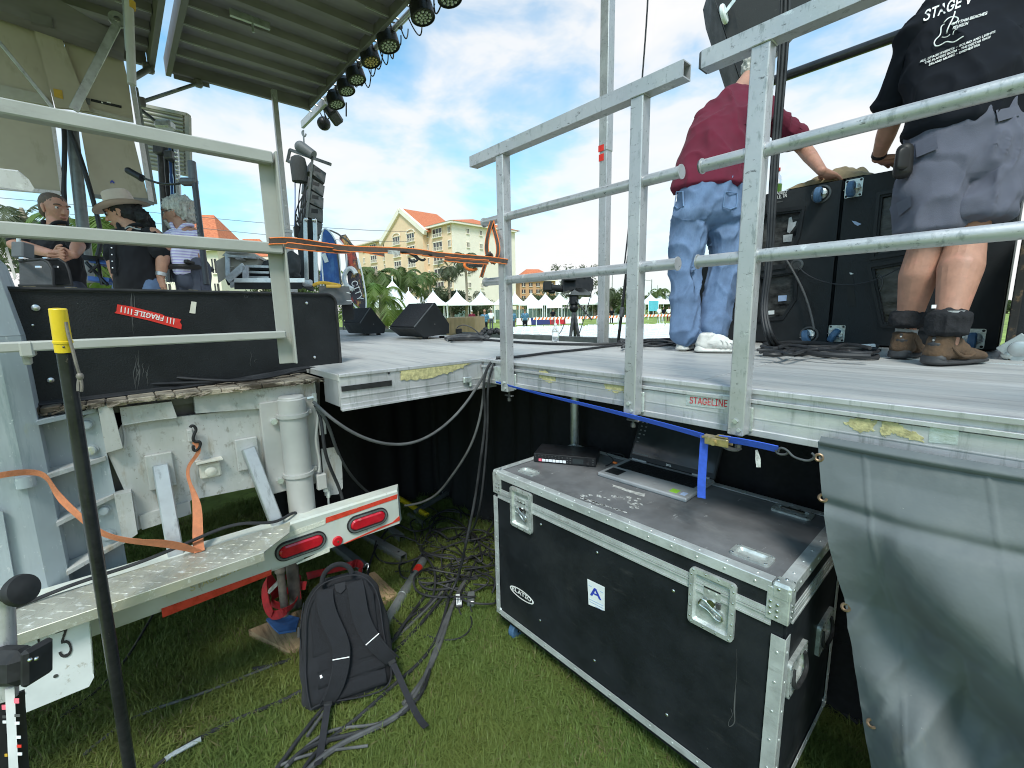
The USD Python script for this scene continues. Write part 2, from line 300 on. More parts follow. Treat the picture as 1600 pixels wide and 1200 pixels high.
mat('sticker_white',(.74,.76,.76),.45,0,.05,20)
mat('sticker_blue',(.03,.05,.38),.45,0,.15,40);mat('sticker_green',(.25,.50,.05),.4);mat('sticker_bluegrey',(.35,.45,.65),.4)
mat('sticker_red',(.66,.03,.02),.45,0,.1,40);mat('letter_white',(.80,.79,.76),.5);mat('letter_dark',(.04,.035,.04),.5);mat('letter_red',(.55,.03,.04),.6,0,.2,60)
mat('tape_residue',(.45,.40,.20),.7,0,.3,60,.4,200);mat('torn_paper',(.40,.40,.385),.7,0,.4,60,.6,160)
mat('tape_silver',(.58,.62,.64),.35,.5,.08,30,.3,100);mat('label_cream',(.72,.68,.58),.6)
mat('caster_blue',(.055,.12,.22),.5,0,.2,30,.1,100);mat('pad_blue',(.05,.13,.33),.6,0,.25,20,.2,80,spots=[(30.,(1,1,1),.64,.7,(.22,.14,.1))])
mat('jack_tube',(.20,.175,.15),.6,.3,.25,20,.3,80)
mat('gal_pipe',(.46,.48,.48),.42,.8,.12,14,.05,100,spots=[(9.,(1,1,1),.64,.76,(.33,.34,.34))])
mat('frame_grey',(.17,.18,.18),.5,.5,.2,10,.1,80)
mat('denim',(.10,.16,.28),.85,0,.22,9,.6,300,c2=(.125,.195,.33),sheen=.03,spots=[(3.,(1,1,.5),.55,.8,(.165,.24,.38)),(180.,(1,1,.25),.55,.8,(.085,.14,.25))])
mat('denim_seam',(.13,.21,.35),.85);mat('shirt_maroon',(.112,.012,.028),.9,0,.10,6,.35,350,sheen=.05,spec=.2)
mat('shirt_black',(.009,.010,.0135),.95,0,.2,8,.35,350,spec=.12);mat('shirt_black_b',(.009,.009,.011),.85,0,.2,8,.3,300,sheen=.05)
mat('shorts_grey',(.098,.10,.13),.9,0,.08,6,.35,320,sheen=.03,spec=.2);mat('skin',(.37,.19,.13),.55,0,.10,22,.2,120,spots=[(12.,(1,1,1),.56,.75,(.48,.22,.16))],spec=.35)
mat('skin_tan',(.42,.22,.145),.55,0,.12,20,.2,120,spots=[(10.,(1,1,1),.58,.75,(.36,.17,.11))],spec=.35)
mat('sneaker',(.60,.585,.55),.7,0,.08,20,.3,120,spots=[(14.,(1,1,1),.6,.75,(.42,.40,.36))]);mat('sneaker_stripe',(.42,.41,.39),.7)
mat('suede_brown',(.085,.050,.027),.9,0,.25,18,.5,160);mat('shoe_dark',(.032,.032,.034),.6,0,.2,30,.2,100)
mat('sock_grey',(.36,.37,.37),.95,0,.15,60,.8,200);mat('cuff_black',(.016,.016,.018),.9,0,.3,40,.8,180)
mat('hair_grey',(.42,.40,.36),.7,0,.35,60,.8,120,stretch=(1,1,.3));mat('eye_white',(.45,.42,.40),.3);mat('hair_brown',(.085,.058,.042),.7,0,.3,60,.6,150);mat('hair_black',(.012,.011,.011),.55,0,.3,60,.6,120)
mat('hat_tan',(.46,.36,.29),.8,0,.08,12,.2,200,sheen=.2);mat('hat_band',(.16,.11,.08),.7)
M['polo']=usdkit.material(stage,'/World/Looks/polo',{'tc':('texture_coordinate',{}),'w':('wave_texture',{'bands_direction':'z','scale':15.0,'distortion':.2,'detail':1.0}),'r':('rgb_ramp',{'ramp':[(0,(.62,.62,.72)),(.5,(.60,.59,.72)),(.66,(.40,.35,.58)),(1,(.40,.35,.60))]}),'p':('principled_bsdf',{'roughness':.85})},[('tc.object','w.vector'),('w.fac','r.fac'),('r.color','p.base_color')],surface='p.BSDF')
M['hawaiian']=usdkit.material(stage,'/World/Looks/hawaiian',{'tc':('texture_coordinate',{}),'w':('voronoi_texture',{'scale':9.0}),'r':('rgb_ramp',{'ramp':[(0,(.40,.48,.50)),(.3,(.06,.19,.30)),(.6,(.03,.09,.17)),(1,(.2,.33,.36))]}),'p':('principled_bsdf',{'roughness':.85})},[('tc.object','w.vector'),('w.distance','r.fac'),('r.color','p.base_color')],surface='p.BSDF')
mat('trousers_dark',(.055,.06,.085),.85,0,.1,8,.3,300);mat('jeans_dark',(.09,.14,.24),.85,0,.2,10,.5,300);mat('belt',(.015,.013,.012),.45)
mat('cloth_tan',(.42,.28,.14),.85,0,.1,5,.3,200);mat('jacket_olive',(.17,.12,.065),.85,0,.2,8,.4,150,c2=(.26,.20,.11))
mat('roof_under',(.180,.163,.170),.6,.0,.18,4,.1,60,stretch=(1,.3,1));mat('roof_beam',(.15,.142,.138),.55,.2,.15,6,.1,90)
mat('wall_panel',(.385,.335,.265),.5,0,.06,3,.05,80,spots=[(5.,(1,1,.4),.62,.8,(.28,.25,.18)),(40.,(1,1,1),.72,.76,(.18,.16,.12))])
mat('louvre',(.38,.36,.31),.5,.2,.08,5);mat('warn_yellow',(.50,.30,.03),.5,0,.1,20)
mat('par_black',(.02,.02,.022),.4,.2,.2,20);mat('par_lens',(.34,.37,.32),.15,0,.4,40,.5,60,spec=.8);mat('par_lens_amber',(.42,.30,.12),.15,0,.3,40,.5,60,spec=.8)
mat('speaker_grey',(.10,.105,.11),.6,0,.15,10,.3,200);mat('silver_gear',(.50,.50,.50),.4,.6,.15,20);mat('case_fabric',(.045,.047,.05),.85,0,.2,30,.5,300)
mat('flight_beige',(.46,.44,.39),.5,.2,.08,10);mat('flight_panel',(.36,.34,.29),.55,0,.1,8)
mat('flag_blue',(.035,.10,.32),.7,0,.2,6,spots=[(3.,(1,1,.3),.55,.75,(.12,.28,.55))]);mat('flag_dark',(.05,.045,.06),.7,0,.2,6,spots=[(2.5,(1,1,.5),.55,.62,(.50,.08,.05)),(3.5,(1,1,.6),.58,.66,(.65,.40,.12))])
mat('tent_white',(.86,.87,.88),.6,0,.03,2);mat('chair_white',(.80,.81,.82),.4,0,.03,4);mat('cloth_navy',(.03,.04,.16),.8,0,.1,4);mat('cloth_red',(.50,.02,.03),.8,0,.1,4)
mat('fence_green',(.10,.15,.13),.8,0,.2,3);mat('board_orange',(.75,.18,.03),.5);mat('banner_teal',(.10,.45,.55),.6,0,.1,3)
mat('hotel_tan',(.76,.54,.36),.9,0,.06,.3,.3,6);mat('hotel_cream',(.80,.73,.60),.9,0,.03,.3,.2,6);mat('hotel_white',(.82,.73,.62),.8,0,.03,.5)
mat('roof_tile',(.50,.13,.055),.85,0,.16,3,.9,5,stretch=(1,1,2),c2=(.60,.20,.09));mat('pane_dark',(.035,.03,.03),.12,0,.4,1.5,spec=.7);mat('hotel_orange',(.52,.30,.16),.9,0,.06,.3)
mat('bark',(.20,.16,.12),.95,0,.3,10,.8,30,stretch=(1,1,3));mat('palm_trunk',(.28,.23,.17),.95,0,.25,6,.8,20,stretch=(1,1,6));mat('concrete_pole',(.32,.31,.29),.8)
def leafmat(name,c,tr=.35):
 M[name]=usdkit.material(stage,f'/World/Looks/{name}',{'g':('geometry',{}),'n':('noise_texture',{'scale':1.3,'detail':3.0}),'h':('hsv',{'color':c}),'v':('map_range',{'from_min':0.0,'from_max':1.0,'to_min':.45,'to_max':1.75}),'hu':('map_range',{'from_min':.3,'from_max':.7,'to_min':.48,'to_max':.525}),'p':('principled_bsdf',{'roughness':.5,'specular_ior_level':.35}),'t':('translucent_bsdf',{}),'m':('mix_closure',{'fac':tr})},[('g.random_per_island','v.value'),('v.result','h.value'),('g.position','n.vector'),('n.fac','hu.value'),('hu.result','h.hue'),('h.color','p.base_color'),('h.color','t.color'),('p.BSDF','m.closure1'),('t.BSDF','m.closure2')],surface='m.closure')
leafmat('leaf_palm',(.21,.30,.085));leafmat('leaf_dark',(.16,.21,.08));leafmat('leaf_grey',(.23,.27,.15));leafmat('leaf_bright',(.25,.38,.08));leafmat('grass_dry',(.46,.40,.19),.35);leafmat('grass',(.44,.55,.15),.5)
M['bottle']=usdkit.material(stage,'/World/Looks/bottle',{'p':('principled_bsdf',{'base_color':(.95,.97,1.0),'roughness':.08,'transmission_weight':.85,'ior':1.2})},[],surface='p.BSDF')
mat('worn_edge',(.022,.020,.018),.6,0,.3,12,.2,120,spots=[(9.,(1,1,1),.56,.66,(.16,.10,.05)),(30.,(1,1,1),.66,.72,(.30,.22,.13))])
def PX(pts,**k):return[P(a,b,**k)for a,b in pts]
def rivets(b,pts,nrm,r=.004,h=.002):
 for p in pts:b.cyl(A(p),A(p)+norm(nrm)*h,r,8,r*.6)
# ---------------------------------------------------------------- ground
g=B();gx=np.concatenate([[-1500,-600,-250,-120,-60,-30,-15,-8],np.linspace(-4,4,33),[8,15,30,60,120,250,600,1500]])
xx,yy=np.meshgrid(gx,gx,indexing='ij');zz=(meshkit.fbm(np.stack([xx*2.2,yy*2.2,xx*0],-1),3,3)-.5)*.03
zz=np.where((np.abs(xx)<5)&(np.abs(yy)<5),zz,0)-.012;n_=len(gx)
ff=[]
for i in range(n_-1):
 for j in range(n_-1):a=i*n_+j;ff+=[[a,a+n_,a+n_+1],[a,a+n_+1,a+1]]
g.add(np.stack([xx,yy,zz],-1).reshape(-1,3),ff);single('ground',g,'lawn','flat green lawn that the whole event stands on','lawn',kind='structure',smooth=True)
def clump(seed,nb=34):
 r=random.Random(seed);b=B()
 for _ in range(nb):
  x,y=r.gauss(0,.03),r.gauss(0,.03);a=r.random()*6.283;L=r.uniform(.030,.078);w=r.uniform(.0013,.0026);lean=r.uniform(.25,1.15)
  d=A([math.cos(a),math.sin(a),0]);s=A([-d[1],d[0],0]);p0=A([x,y,-.004]);p1=p0+d*L*.35*lean+A([0,0,L*.62]);p2=p0+d*L*lean+A([0,0,L*(1-.35*lean)])
  b.add([p0-s*w,p0+s*w,p1-s*w*.8,p1+s*w*.8,p2],[[0,1,3],[0,3,2],[2,3,4]])
 return b
gp=UsdGeom.PointInstancer.Define(stage,'/World/grass');tag(gp.GetPrim(),'short mown grass growing all around the case and backpack','grass',kind='stuff')
protos=[]
for k in range(7):protos.append(part('/World/grass','clump',clump(k,34 if k<5 else 9),'grass' if k<5 else 'grass_dry',False))
gp.CreatePrototypesRel().SetTargets([Sdf.Path(p)for p in protos])
pos=[]
while len(pos)<21000:
 x,y=nr.uniform(-2.6,2.0),nr.uniform(-2.4,1.1)
 d=math.hypot(x-EYE[0],y-EYE[1])
 if nr.random()<min(1,(2.1/max(d,.6))**1.6)and not(.27<x<1.49 and-.2<y<.25 and nr.random()<.6):pos.append((x,y))
pos=A(pos);zg=(meshkit.fbm(np.stack([pos[:,0]*2.2,pos[:,1]*2.2,pos[:,0]*0],-1),3,3)-.5)*.03-.012
an=nr.uniform(0,2*np.pi,len(pos));patch=meshkit.fbm(np.stack([pos[:,0]*3,pos[:,1]*3,pos[:,0]*0+5],-1),3,8)
patch2=meshkit.fbm(np.stack([pos[:,0]*4,pos[:,1]*4,pos[:,0]*0+9],-1),3,12);sc=nr.uniform(.6,1.1,len(pos))*(.55+.8*patch)
gp.CreateProtoIndicesAttr(Vt.IntArray.FromNumpy(np.where((nr.random(len(pos))<.05+.35*np.clip(patch2*4-2.1,0,1)),nr.integers(5,7,len(pos)),nr.integers(0,5,len(pos))).astype(np.int32)))
gp.CreatePositionsAttr(Vt.Vec3fArray.FromNumpy(np.column_stack([pos,zg]).astype(np.float32)))
gp.CreateOrientationsAttr(Vt.QuathArray([Gf.Quath(float(math.cos(a/2)),0,0,float(math.sin(a/2)))for a in an]))
gp.CreateScalesAttr(Vt.Vec3fArray.FromNumpy(np.repeat(sc[:,None],3,1).astype(np.float32)))
# ---------------------------------------------------------------- stage platform
st=thing('stage_platform','grey stage deck with aluminium edge beams, meeting in an inside corner','stage')
ys=-1.30
for i,x1 in enumerate(np.arange(-.109,-9.8,-1.22)):
 for(y0,y1)in((-3.1,-.862),(-.858,.19),(.194,1.25)):
  if i==0 and y0<-1:continue
  part(st,'deck_panel',B().bb((x1-1.214,y0,DK-.03),(x1,y1,DK),.002),'deck')
for(x0,x1)in((-.105,1.10),(1.106,2.32),(2.326,3.5)):
 for(y0,y1)in((-.050,1.249),(1.253,2.45)):
  if x0<0 and y0>1:x0=.32
  part(st,'deck_panel',B().bb((x0,y0,DK-.03),(x1,y1,DK),.002),'deck')
part(st,'deck_joint',B().bb((-.105,1.2494,DK-.02),(3.5,1.2526,DK+.003)),'bright_steel')
# edge beam of the main deck, facing the camera on the left of the corner
b=B().bb((-.118,-.855,1.224),(-.107,.03,DK+.001),.001).bb((-.105,-.855,1.222),(-.092,.03,1.232),.001).bb((-.107,-.855,1.232),(-.1015,.03,1.250),.001).bb((-.107,-.855,1.279),(-.1045,.03,1.283)).bb((-.121,-.855,DK-.012),(-.100,.03,DK+.0035),.002).bb((-.30,-.857,1.24),(-.118,-.850,DK-.004))
part(st,'edge_beam',b,'aluminium_deck_edge')
part(st,'black_tape',B().prism(PX([(533,604),(612,594),(612,602.5),(534,612)],x=-.103),(.0016,0,0)),'black_rubber')
part(st,'bolt_hole',B().cyl(P(607.5,583,x=-.1035),P(607.5,583,x=-.1035)+A([.0015,0,0]),.0055),'black_rubber')
def blotch(pts,n=(.0014,0,0),seed=0,rough=.006,k=10,**pl):
 q=PX(pts,**pl);q=q+[q[0]];out=[];r=random.Random(seed)
 for a,c in zip(q[:-1],q[1:]):
  for t in np.arange(k)/k:out.append(a+(c-a)*t+(1-np.abs(norm(n)))*A([r.uniform(-1,1)for _ in range(3)])*rough)
 return B().prism(out,n)
b=blotch([(626,578),(660,573),(700,569),(735,567),(724,574),(700,583),(660,592),(627,594)],seed=2,x=-.1035)
for i in range(6):b.tm(blotch([(626+i*9,580-i),(631+i*9,579-i),(631+i*9,592-i*1.5),(626+i*9,594-i*1.5)],(.0017,0,0),i,.003,5,x=-.1035).mesh())
part(st,'tape_residue',b,'tape_residue',False)
# edge beam of the wing, right of the corner
for(x0,x1,zb)in((-.10,.875,1.262),(.879,3.5,1.237)):
 b=B().bb((x0,-.062,zb),(x1,-.050,DK-.045),.001).bb((x0,-.066,zb-.002),(x1,-.052,zb+.02),.002).bb((x0,-.070,DK-.042),(x1,-.052,DK-.030),.001).bb((x0,-.068,DK-.012),(x1,-.040,DK+.004),.002).bb((x0,-.054,DK-.04),(x1,-.050,DK-.005)).bb((x0,-.0635,zb+.055),(x1,-.062,zb+.058))
 part(st,'edge_beam',b,'aluminium_deck_edge')
part(st,'tape_residue',blotch([(842,580),(850,578),(868,588),(868,596),(858,598),(843,590)],(0,-.0014,0),5,.004,y=-.062),'tape_residue',False)
part(st,'tape_residue',blotch([(944,598),(978,602),(978,614),(962,613),(946,608)],(0,-.0014,0),6,.005,y=-.062),'tape_residue',False)
part(st,'tape_residue',blotch([(1319,660),(1340,652),(1370,657),(1365,674),(1345,675)],(0,-.0014,0),7,.004,y=-.062),'tape_residue',False)
part(st,'tape_residue',blotch([(1377,657),(1395,657),(1412,668),(1447,684),(1440,690),(1405,681),(1393,676),(1390,681),(1377,681)],(0,-.0014,0),8,.004,y=-.062),'tape_residue',False)
part(st,'sticker',B().prism(PX([(1453,666),(1499,670),(1496,695),(1451,691)],y=-.062),(0,-.0012,0)),'tape_silver')
lp=PX([(1073,611),(1141,617),(1138,640),(1072,633)],y=-.0625)
part(st,'name_plate',B().prism(lp,(0,-.0010,0)),'tape_silver',label='worn silver plate lettered STAGELINE in red')
t0=P(1077,630,y=-.0640);t1=P(1136,636,y=-.0640);b=B();wd=np.linalg.norm(t1-t0)
tmm=meshkit.text_mesh('STAGELINE',.025,.001);sc_=wd/(tmm.bounds[1][0]);v=tmm.vertices*A([sc_,.95,1])
xd=norm(t1-t0);yd=A([0,0,1]);b.add(v@np.stack([xd,yd,np.cross(xd,yd)])+t0,tmm.faces);part(st,'lettering',b,'letter_red',False)
# legs under the platform, dark skirt along the audience side
for(x,y)in((float(P(898,640,y=.34)[0]),.34),(.42,.62),(.9,.95),(1.9,.9),(-1.9,.7),(-3.6,.7),(2.9,.9)):
 part(st,'leg',B().pipe((x,y,0),(x,y,DK-.03),.024).cyl((x,y,-.01),(x,y,.012),.06),'gal_pipe')
for y in(.5,1.15,2.2):part(st,'joist',B().bb((-9,y,DK-.15),(3.4,y+.05,DK-.034)),'frame_grey')
def drape(a,c,label,z1=DK-.035):
 a,c=A(a,float),A(c,float);L=np.linalg.norm(c-a);d=(c-a)/L;n=A([-d[1],d[0]])
 def fn(u,v):
  w=.022*np.sin(u*L*26+np.sin(u*L*5)*2)*(1.2-v*.6)+.02*np.sin(u*L*7)
  return np.stack([a[0]+d[0]*L*u+n[0]*w,a[1]+d[1]*L*u+n[1]*w,-.01+v*z1],1)
 single('stage_skirt',B().grid(fn,int(L*40)+20,4),'cuff_black',label,'skirt',smooth=True)
drape((-1.55,.44),(3.45,.44),'black cloth skirt hanging under the stage behind the flight case')
drape((-1.55,-.93),(-1.55,.44),'black cloth skirt in the dark behind the bent steel frame')
drape((-9.5,2.42),(3.45,2.42),'black cloth skirt along the audience side of the stage')
# ---------------------------------------------------------------- guard rails of the wing
def wing_rail(label,x0,x1,posts,hollow_end):
 t=thing('guard_rail',label,'railing',(posts[0],-.1,1.23))
 part(t,'top_rail',B().tubebeam((x0,-.1,2.394),(x1,-.1,2.394),.05,.05),'rail_aluminium',30)
 for px in posts:
  b=B().beam((px,-.1,1.243),(px,-.1,2.3685),.05,.05,(0,1,0),.003)
  part(t,'post',b,'rail_aluminium',30)
  part(t,'bracket',B().bb((px-.032,-.0755,1.25),(px+.032,-.066,1.33),.002).cyl((px,-.1255,1.29),(px,-.132,1.29),.008,6).cyl((px+.012,-.1255,1.262),(px+.012,-.131,1.262),.006,6),'zinc')
  part(t,'clamp_knob',B().cyl((px+.0,-.09,1.205),(px,-.09,1.243),.005).bb((px-.028,-.10,1.214),(px+.028,-.08,1.222),.003).cyl((px,-.09,1.19),(px,-.09,1.206),.010,6),'dark_steel')
  part(t,'weld',B().tube([(px-.025,-.1255,2.369),(px,-.127,2.3685),(px+.025,-.1255,2.369)],.003,6).tube([(px+.0255,-.122,2.369),(px+.0265,-.1,2.3685),(px+.0255,-.078,2.369)],.003,6),'rail_aluminium')
 for z in(2.092,1.797):
  cuts=[x0+.06 if x0>1 else x0+.075,*posts,x1-(.005 if x1<2 else 0)]
  cuts[0]=x0+.008 if x0>1 else x0+.075
  for a,c in zip(cuts[:-1],cuts[1:]):
   a_=a+(.025 if a in posts else 0);c_=c-(.025 if c in posts else 0)
   b=B().pipe((a_,-.1,z),(c_,-.1,z),.0192,.003)
   for e in(a_,c_):
    if abs(e-a)>.01 or abs(e-c)>.01:b.cyl((e-.002,-.1,z),(e+.002,-.1,z),.0235,16)
   part(t,'middle_rail' if z>2 else 'lower_rail',b,'rail_aluminium',40)
 return t
wing_rail('aluminium guard rail between the orange strap and the man in maroon',-.075,1.060,(.155,.893),True)
r2=wing_rail('aluminium guard rail in front of the two men leaning on black cabinets',1.118,2.75,(1.287,2.45),False)
part(r2,'rail_end_plug',B().box((1.115,-.1,2.394),(.012,.0505,.0505),None,.004).cyl((1.118,-.1,2.092),(1.124,-.1,2.092),.021,9),'dark_steel')
# steel bracket at the inside corner
part(st,'corner_bracket',B().bb((.06,-.11,1.27),(.135,-.066,1.365),.004),'zinc');part(st,'corner_bracket',B().bb((-.10,-.20,1.27),(-.082,-.15,1.30),.003).bb((-.10,-.16,1.245),(-.085,-.145,1.285),.003),'zinc')
# ---------------------------------------------------------------- tall square post in front of the stage
tp=thing('telescopic_post','tall square aluminium post with red tape behind the first guard rail','post',(-.56,1.72,0))
pc=P(942,535,y=1.72);pw=.085
part(tp,'lower_tube',B().beam((pc[0],1.72,0),(pc[0],1.72,3.05),pw*.9,pw*.9,(0,1,0),.004),'rail_aluminium')
zt_=P(945,238,y=1.72)[2]
part(tp,'upper_tube',B().beam((pc[0],1.72,zt_),(pc[0],1.72,6.5),pw,pw,(0,1,0),.004),'rail_aluminium')
part(tp,'red_tape',B().bb((pc[0]-pw/2-.002,1.72-pw/2-.0025,zt_+.0),(pc[0]+pw/2-.03,1.72-pw/2,zt_+.05)).bb((pc[0]-pw/2+.002,1.72-pw*.45-.0025,zt_-.075),(pc[0]+.01,1.72-pw*.45,zt_-.02)),'sticker_red',False)
# ---------------------------------------------------------------- trailer end on the left
tr=thing('stage_trailer','white painted trailer end with hydraulic leg and red tail lights','trailer',(-.16,-1.1,.5))
# rotten plank edge of the trailer floor
b=B();y=-1.98;r=random.Random(4)
for i in range(20):
 y1=y+r.uniform(.05,.09);y1=min(y1,-.868)
 x1=-.285+r.uniform(-.012,.004);z1=1.357+r.uniform(-.003,.001)
 part(tr,'floor_plank',B().bb((-.75,y,1.335+r.uniform(0,.004)),(x1,y1-.003,z1),.003),'wood_rotten')
 for _ in range(3):
  yy_=r.uniform(y,y1);part(tr,'splinter',B().beam((x1-.01,yy_,r.uniform(1.337,1.353)),(x1+r.uniform(.004,.02),yy_+r.uniform(-.05,.05),r.uniform(1.332,1.351)),r.uniform(.008,.02),.004,ch=.001),'wood_rotten')
 y=y1
 if y>=-.87:break
xf=-.34
def plate(name,pts,x=xf,th=.012,m='trailer_white',ch=0):return part(tr,name,B().prism(PX(pts,x=x),(-th,0,0)),m,30)
plate('frame_plate',[(165,702),(190,664),(274,652),(360,642),(495,628),(500,748),(430,755),(300,781),(217,828),(196,770)],xf,.02)
plate('box_beam',[(187,637),(268,627.5),(276,650),(276,652.5),(191,664)],xf+.022,.04)
plate('box_beam',[(303,619),(492,598),(496,632),(306,646)],xf+.022,.04)
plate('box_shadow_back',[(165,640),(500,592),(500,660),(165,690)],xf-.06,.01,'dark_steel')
plate('lower_lip',[(217,806),(297,783),(299,803),(222,828)],xf+.014,.03)
part(tr,'weld_bead',B().tube(PX([(191,664),(195,682),(193,702)],x=xf+.004),.004,6).tube(PX([(207,770),(212,800),(216,828)],x=xf+.004),.004,6).tube(PX([(191,664.5),(230,658),(276,652.5)],x=xf+.02),.003,6),'trailer_white')
plate('side_bracket',[(152,633),(175,634),(192,700),(166,708)],xf+.045,.05)
plate('side_bracket',[(178,774),(205,769),(215,834),(193,850)],xf+.045,.05)
plate('bolt_plate',[(118,660),(152,638),(181,775),(193,850),(140,880)],xf+.012,.02,'mast_paint')
for(px,py)in((135,663),(142,703),(162,797),(169,836)):
 c=P(px,py,x=xf+.012);part(tr,'bolt',B().lathe([(.022,0),(.022,.004),(.017,.004),(.016,.016),(.012,.020),(0,.021)],c,(1,0,0),18),'mast_paint')
# mast column and its ribs
XM=-.24;YM=float(P(45,600,x=XM)[1])
part(tr,'mast',B().prism([(XM,YM-.05,.5),(XM,YM-.70,.5),(XM-.35,YM-.70,.5),(XM-.35,YM,.5),(XM-.03,YM,.5)],(0,0,1.10)),'mast_paint',20)
b=B().hull([(XM,YM-.05,1.601),(XM,YM-.7,1.601),(XM-.35,YM-.7,1.601),(XM-.35,YM,1.601),(XM-.03,YM,1.601),(XM-.05,YM-.03,1.86),(XM-.05,YM-.7,2.05),(XM-.3,YM-.7,2.05),(XM-.3,YM-.03,1.84)]);part(tr,'mast_head',b,'mast_paint',20)
part(tr,'mast_strip',B().prism(PX([(8,388),(12,386),(26,432),(23,438)],x=XM+.004),(.006,0,0)),'bright_steel')
part(tr,'mast_cap',B().hull([*PX([(-10,263),(28,268),(45,280),(54,295),(50,299),(-10,291)],x=XM-.02),*PX([(-10,262),(28,266),(43,279),(52,294),(-10,289)],x=XM-.12)]),'trailer_white')
for k,((lx,ly),(rx,ry))in enumerate((((42,664),(150,641)),((63,748),(165,716)),((75,824),(178,775)),((96,900),(192,846)))):
 z=P(lx,ly,x=XM)[2];yr=P(rx,ry,x=xf+.02)[1];zr=P(rx,ry,x=xf+.02)[2]
 pl=[(XM-.005,YM-.002,z),(xf,YM-.002,z),(xf,yr,zr),(xf+.022,yr,zr)]
 part(tr,'rib',B().hull([A(q)+A([0,0,s*.007])for q in pl for s in(-1,1)]),'trailer_white' if k else 'mast_paint',25)
part(tr,'mast_back_plate',B().bb((xf-.04,YM,.6),(xf-.015,YM+.15,1.33)),'mast_paint')
part(tr,'lug',B().cyl(P(40,752,x=XM+.01)+A([0,0,-.018]),P(40,752,x=XM+.01)+A([0,0,.018]),.024,18),'mast_paint')
part(tr,'mouldy_plate',B().prism(PX([(-12,795),(4,800),(24,915),(-12,920)],x=XM+.02),(-.012,0,0)),'mast_paint')
# hydraulic leg
cx=-.285;cy=float(P(455,625,x=cx)[1])
zt=P(453,618,x=cx)[2]
part(tr,'hydraulic_leg',B().lathe([(0,zt),(.040,zt),(.050,zt-.003),(.0525,zt-.008),(.0525,zt-.012),(.0575,zt-.016),(.0575,.66),(.05,.655),(.05,.62)],(cx,cy,0),(0,0,1),40),'cylinder_paint',25)
for zc in(P(455,648,x=cx)[2],P(465,739,x=cx)[2]):
 b=B().lathe([(.058,-.008),(.0655,-.008),(.0655,.008),(.058,.008)],(cx,cy,zc),(0,0,1),40).bb((cx-.10,cy-.085,zc-.012),(cx-.04,cy-.05,zc+.012),.004).bb((cx-.05,cy+.05,zc-.012),(cx+.0,cy+.085,zc+.012),.004)
 part(tr,'clamp_ring',b,'cylinder_paint',30)
 part(tr,'bolt',B().cyl((cx-.03,cy-.075,zc-.02),(cx+.002,cy-.078,zc-.02),.014,6),'zinc')
part(tr,'leg_bracket',B().bb((xf-.001,cy-.125,P(465,752,x=cx)[2]-.04),(cx-.02,cy+.11,zt-.02),.004),'cylinder_paint')
hz_=P(490,620,x=cx+.02)
part(tr,'hydraulic_fitting',B().cyl(hz_+A([0,-.03,-.005]),hz_+A([0,.005,-.002]),.009,6).cyl(hz_+A([0,.004,-.02]),hz_+A([0,.004,.016]),.011,6).cyl(hz_+A([0,.004,-.03]),hz_+A([0,.004,-.021]),.008),'zinc')
part(tr,'hydraulic_line',B().tube(PX([(492,628),(496,660),(494,690),(499,720),(498,738)],x=cx+.02),.006,8),'cylinder_paint')
c=P(502,752,x=cx+.015);part(tr,'valve_block',B().box(c,(.03,.045,.075),None,.004),'cylinder_paint')
part(tr,'hydraulic_fitting',B().tube([c+A([.0,.01,-.035]),c+A([.0,.022,-.05]),c+A([0,.025,-.09])],.009,10).cyl(c+A([0,.018,-.055]),c+A([0,.018,-.035]),.013,6).cyl(c+A([0,.025,-.15]),c+A([0,.025,-.09]),.005),'zinc')
plate('mounting_plate',[(502,702),(524,699),(534,722),(536,762),(529,772),(508,775)],xf+.02,.008)
plate('mounting_plate',[(498,640),(508,642),(510,678),(500,680)],xf+.03,.008)
# braces down to the bumper
def brace(a0,a1,x0,x1,w=.05):
 p0,p1=P(*a0,x=x0),P(*a1,x=x1);part(tr,'brace',B().beam(p0,p1,w,w,(0,1,0),.004),'aluminium',25);part(tr,'brace_pad',B().box(p0+A([-.02,0,-.03]),(.016,.085,.14),None,.003),'trailer_white')
brace((250,726),(277,880),xf+.03,-.20);brace((387,700),(437,830),xf+.03,-.20)
# marker light
c=P(327,729,x=xf);b=B().box(c+A([.012,0,-.012]),(.02,.075,.062),None,.006).prism([c+A([0,-.046,.03]),c+A([.045,-.046,.022]),c+A([.045,.046,.022]),c+A([0,.046,.03])],(0,0,.005))
part(tr,'marker_lamp',b,'label_cream');part(tr,'marker_lens',B().lathe([(.021,0),(.021,.008),(.015,.013),(0,.015)],c+A([.022,0,-.014]),(1,0,0),20),'led_red_dull' if 'led_red_dull' in M else 'label_cream')
part(tr,'hook_lug',B().box(P(297,680,x=xf+.01),(.03,.02,.05),None,.003),'trailer_white')
# bumper
xb=-.165;yR=-.585;zT,zB=.752,.570
b=B().prism([(xb,yR,zB+.0),(xb,yR,zT-.008),(xb-.008,yR,zT),(xb-.075,yR,zT),(xb-.075,yR,zT-.008),(xb-.012,yR,zT-.012),(xb-.012,yR,zB)],(0,-2.0,0));part(tr,'bumper',b,'bumper_white',20)
part(tr,'bumper_end',B().prism([(xb-.001,yR+.001,zT-.001),(xb-.001,yR+.001,zB),(xb-.035,yR+.03,zB+.0),(xb-.06,yR+.038,zB+.03),(xb-.075,yR+.042,zT)],(0,-.004,0)).hull([(xb,yR,zT),(xb-.075,yR+.042,zT),(xb-.075,yR,zT),(xb,yR,zT-.004),(xb-.075,yR+.042,zT-.004),(xb-.075,yR,zT-.004)]).hull([(xb,yR,zT),(xb,yR,zB),(xb-.003,yR,zT),(xb-.035,yR+.03,zB),(xb-.075,yR+.042,zT),(xb-.06,yR+.038,zB+.03)]),'bumper_white',20)
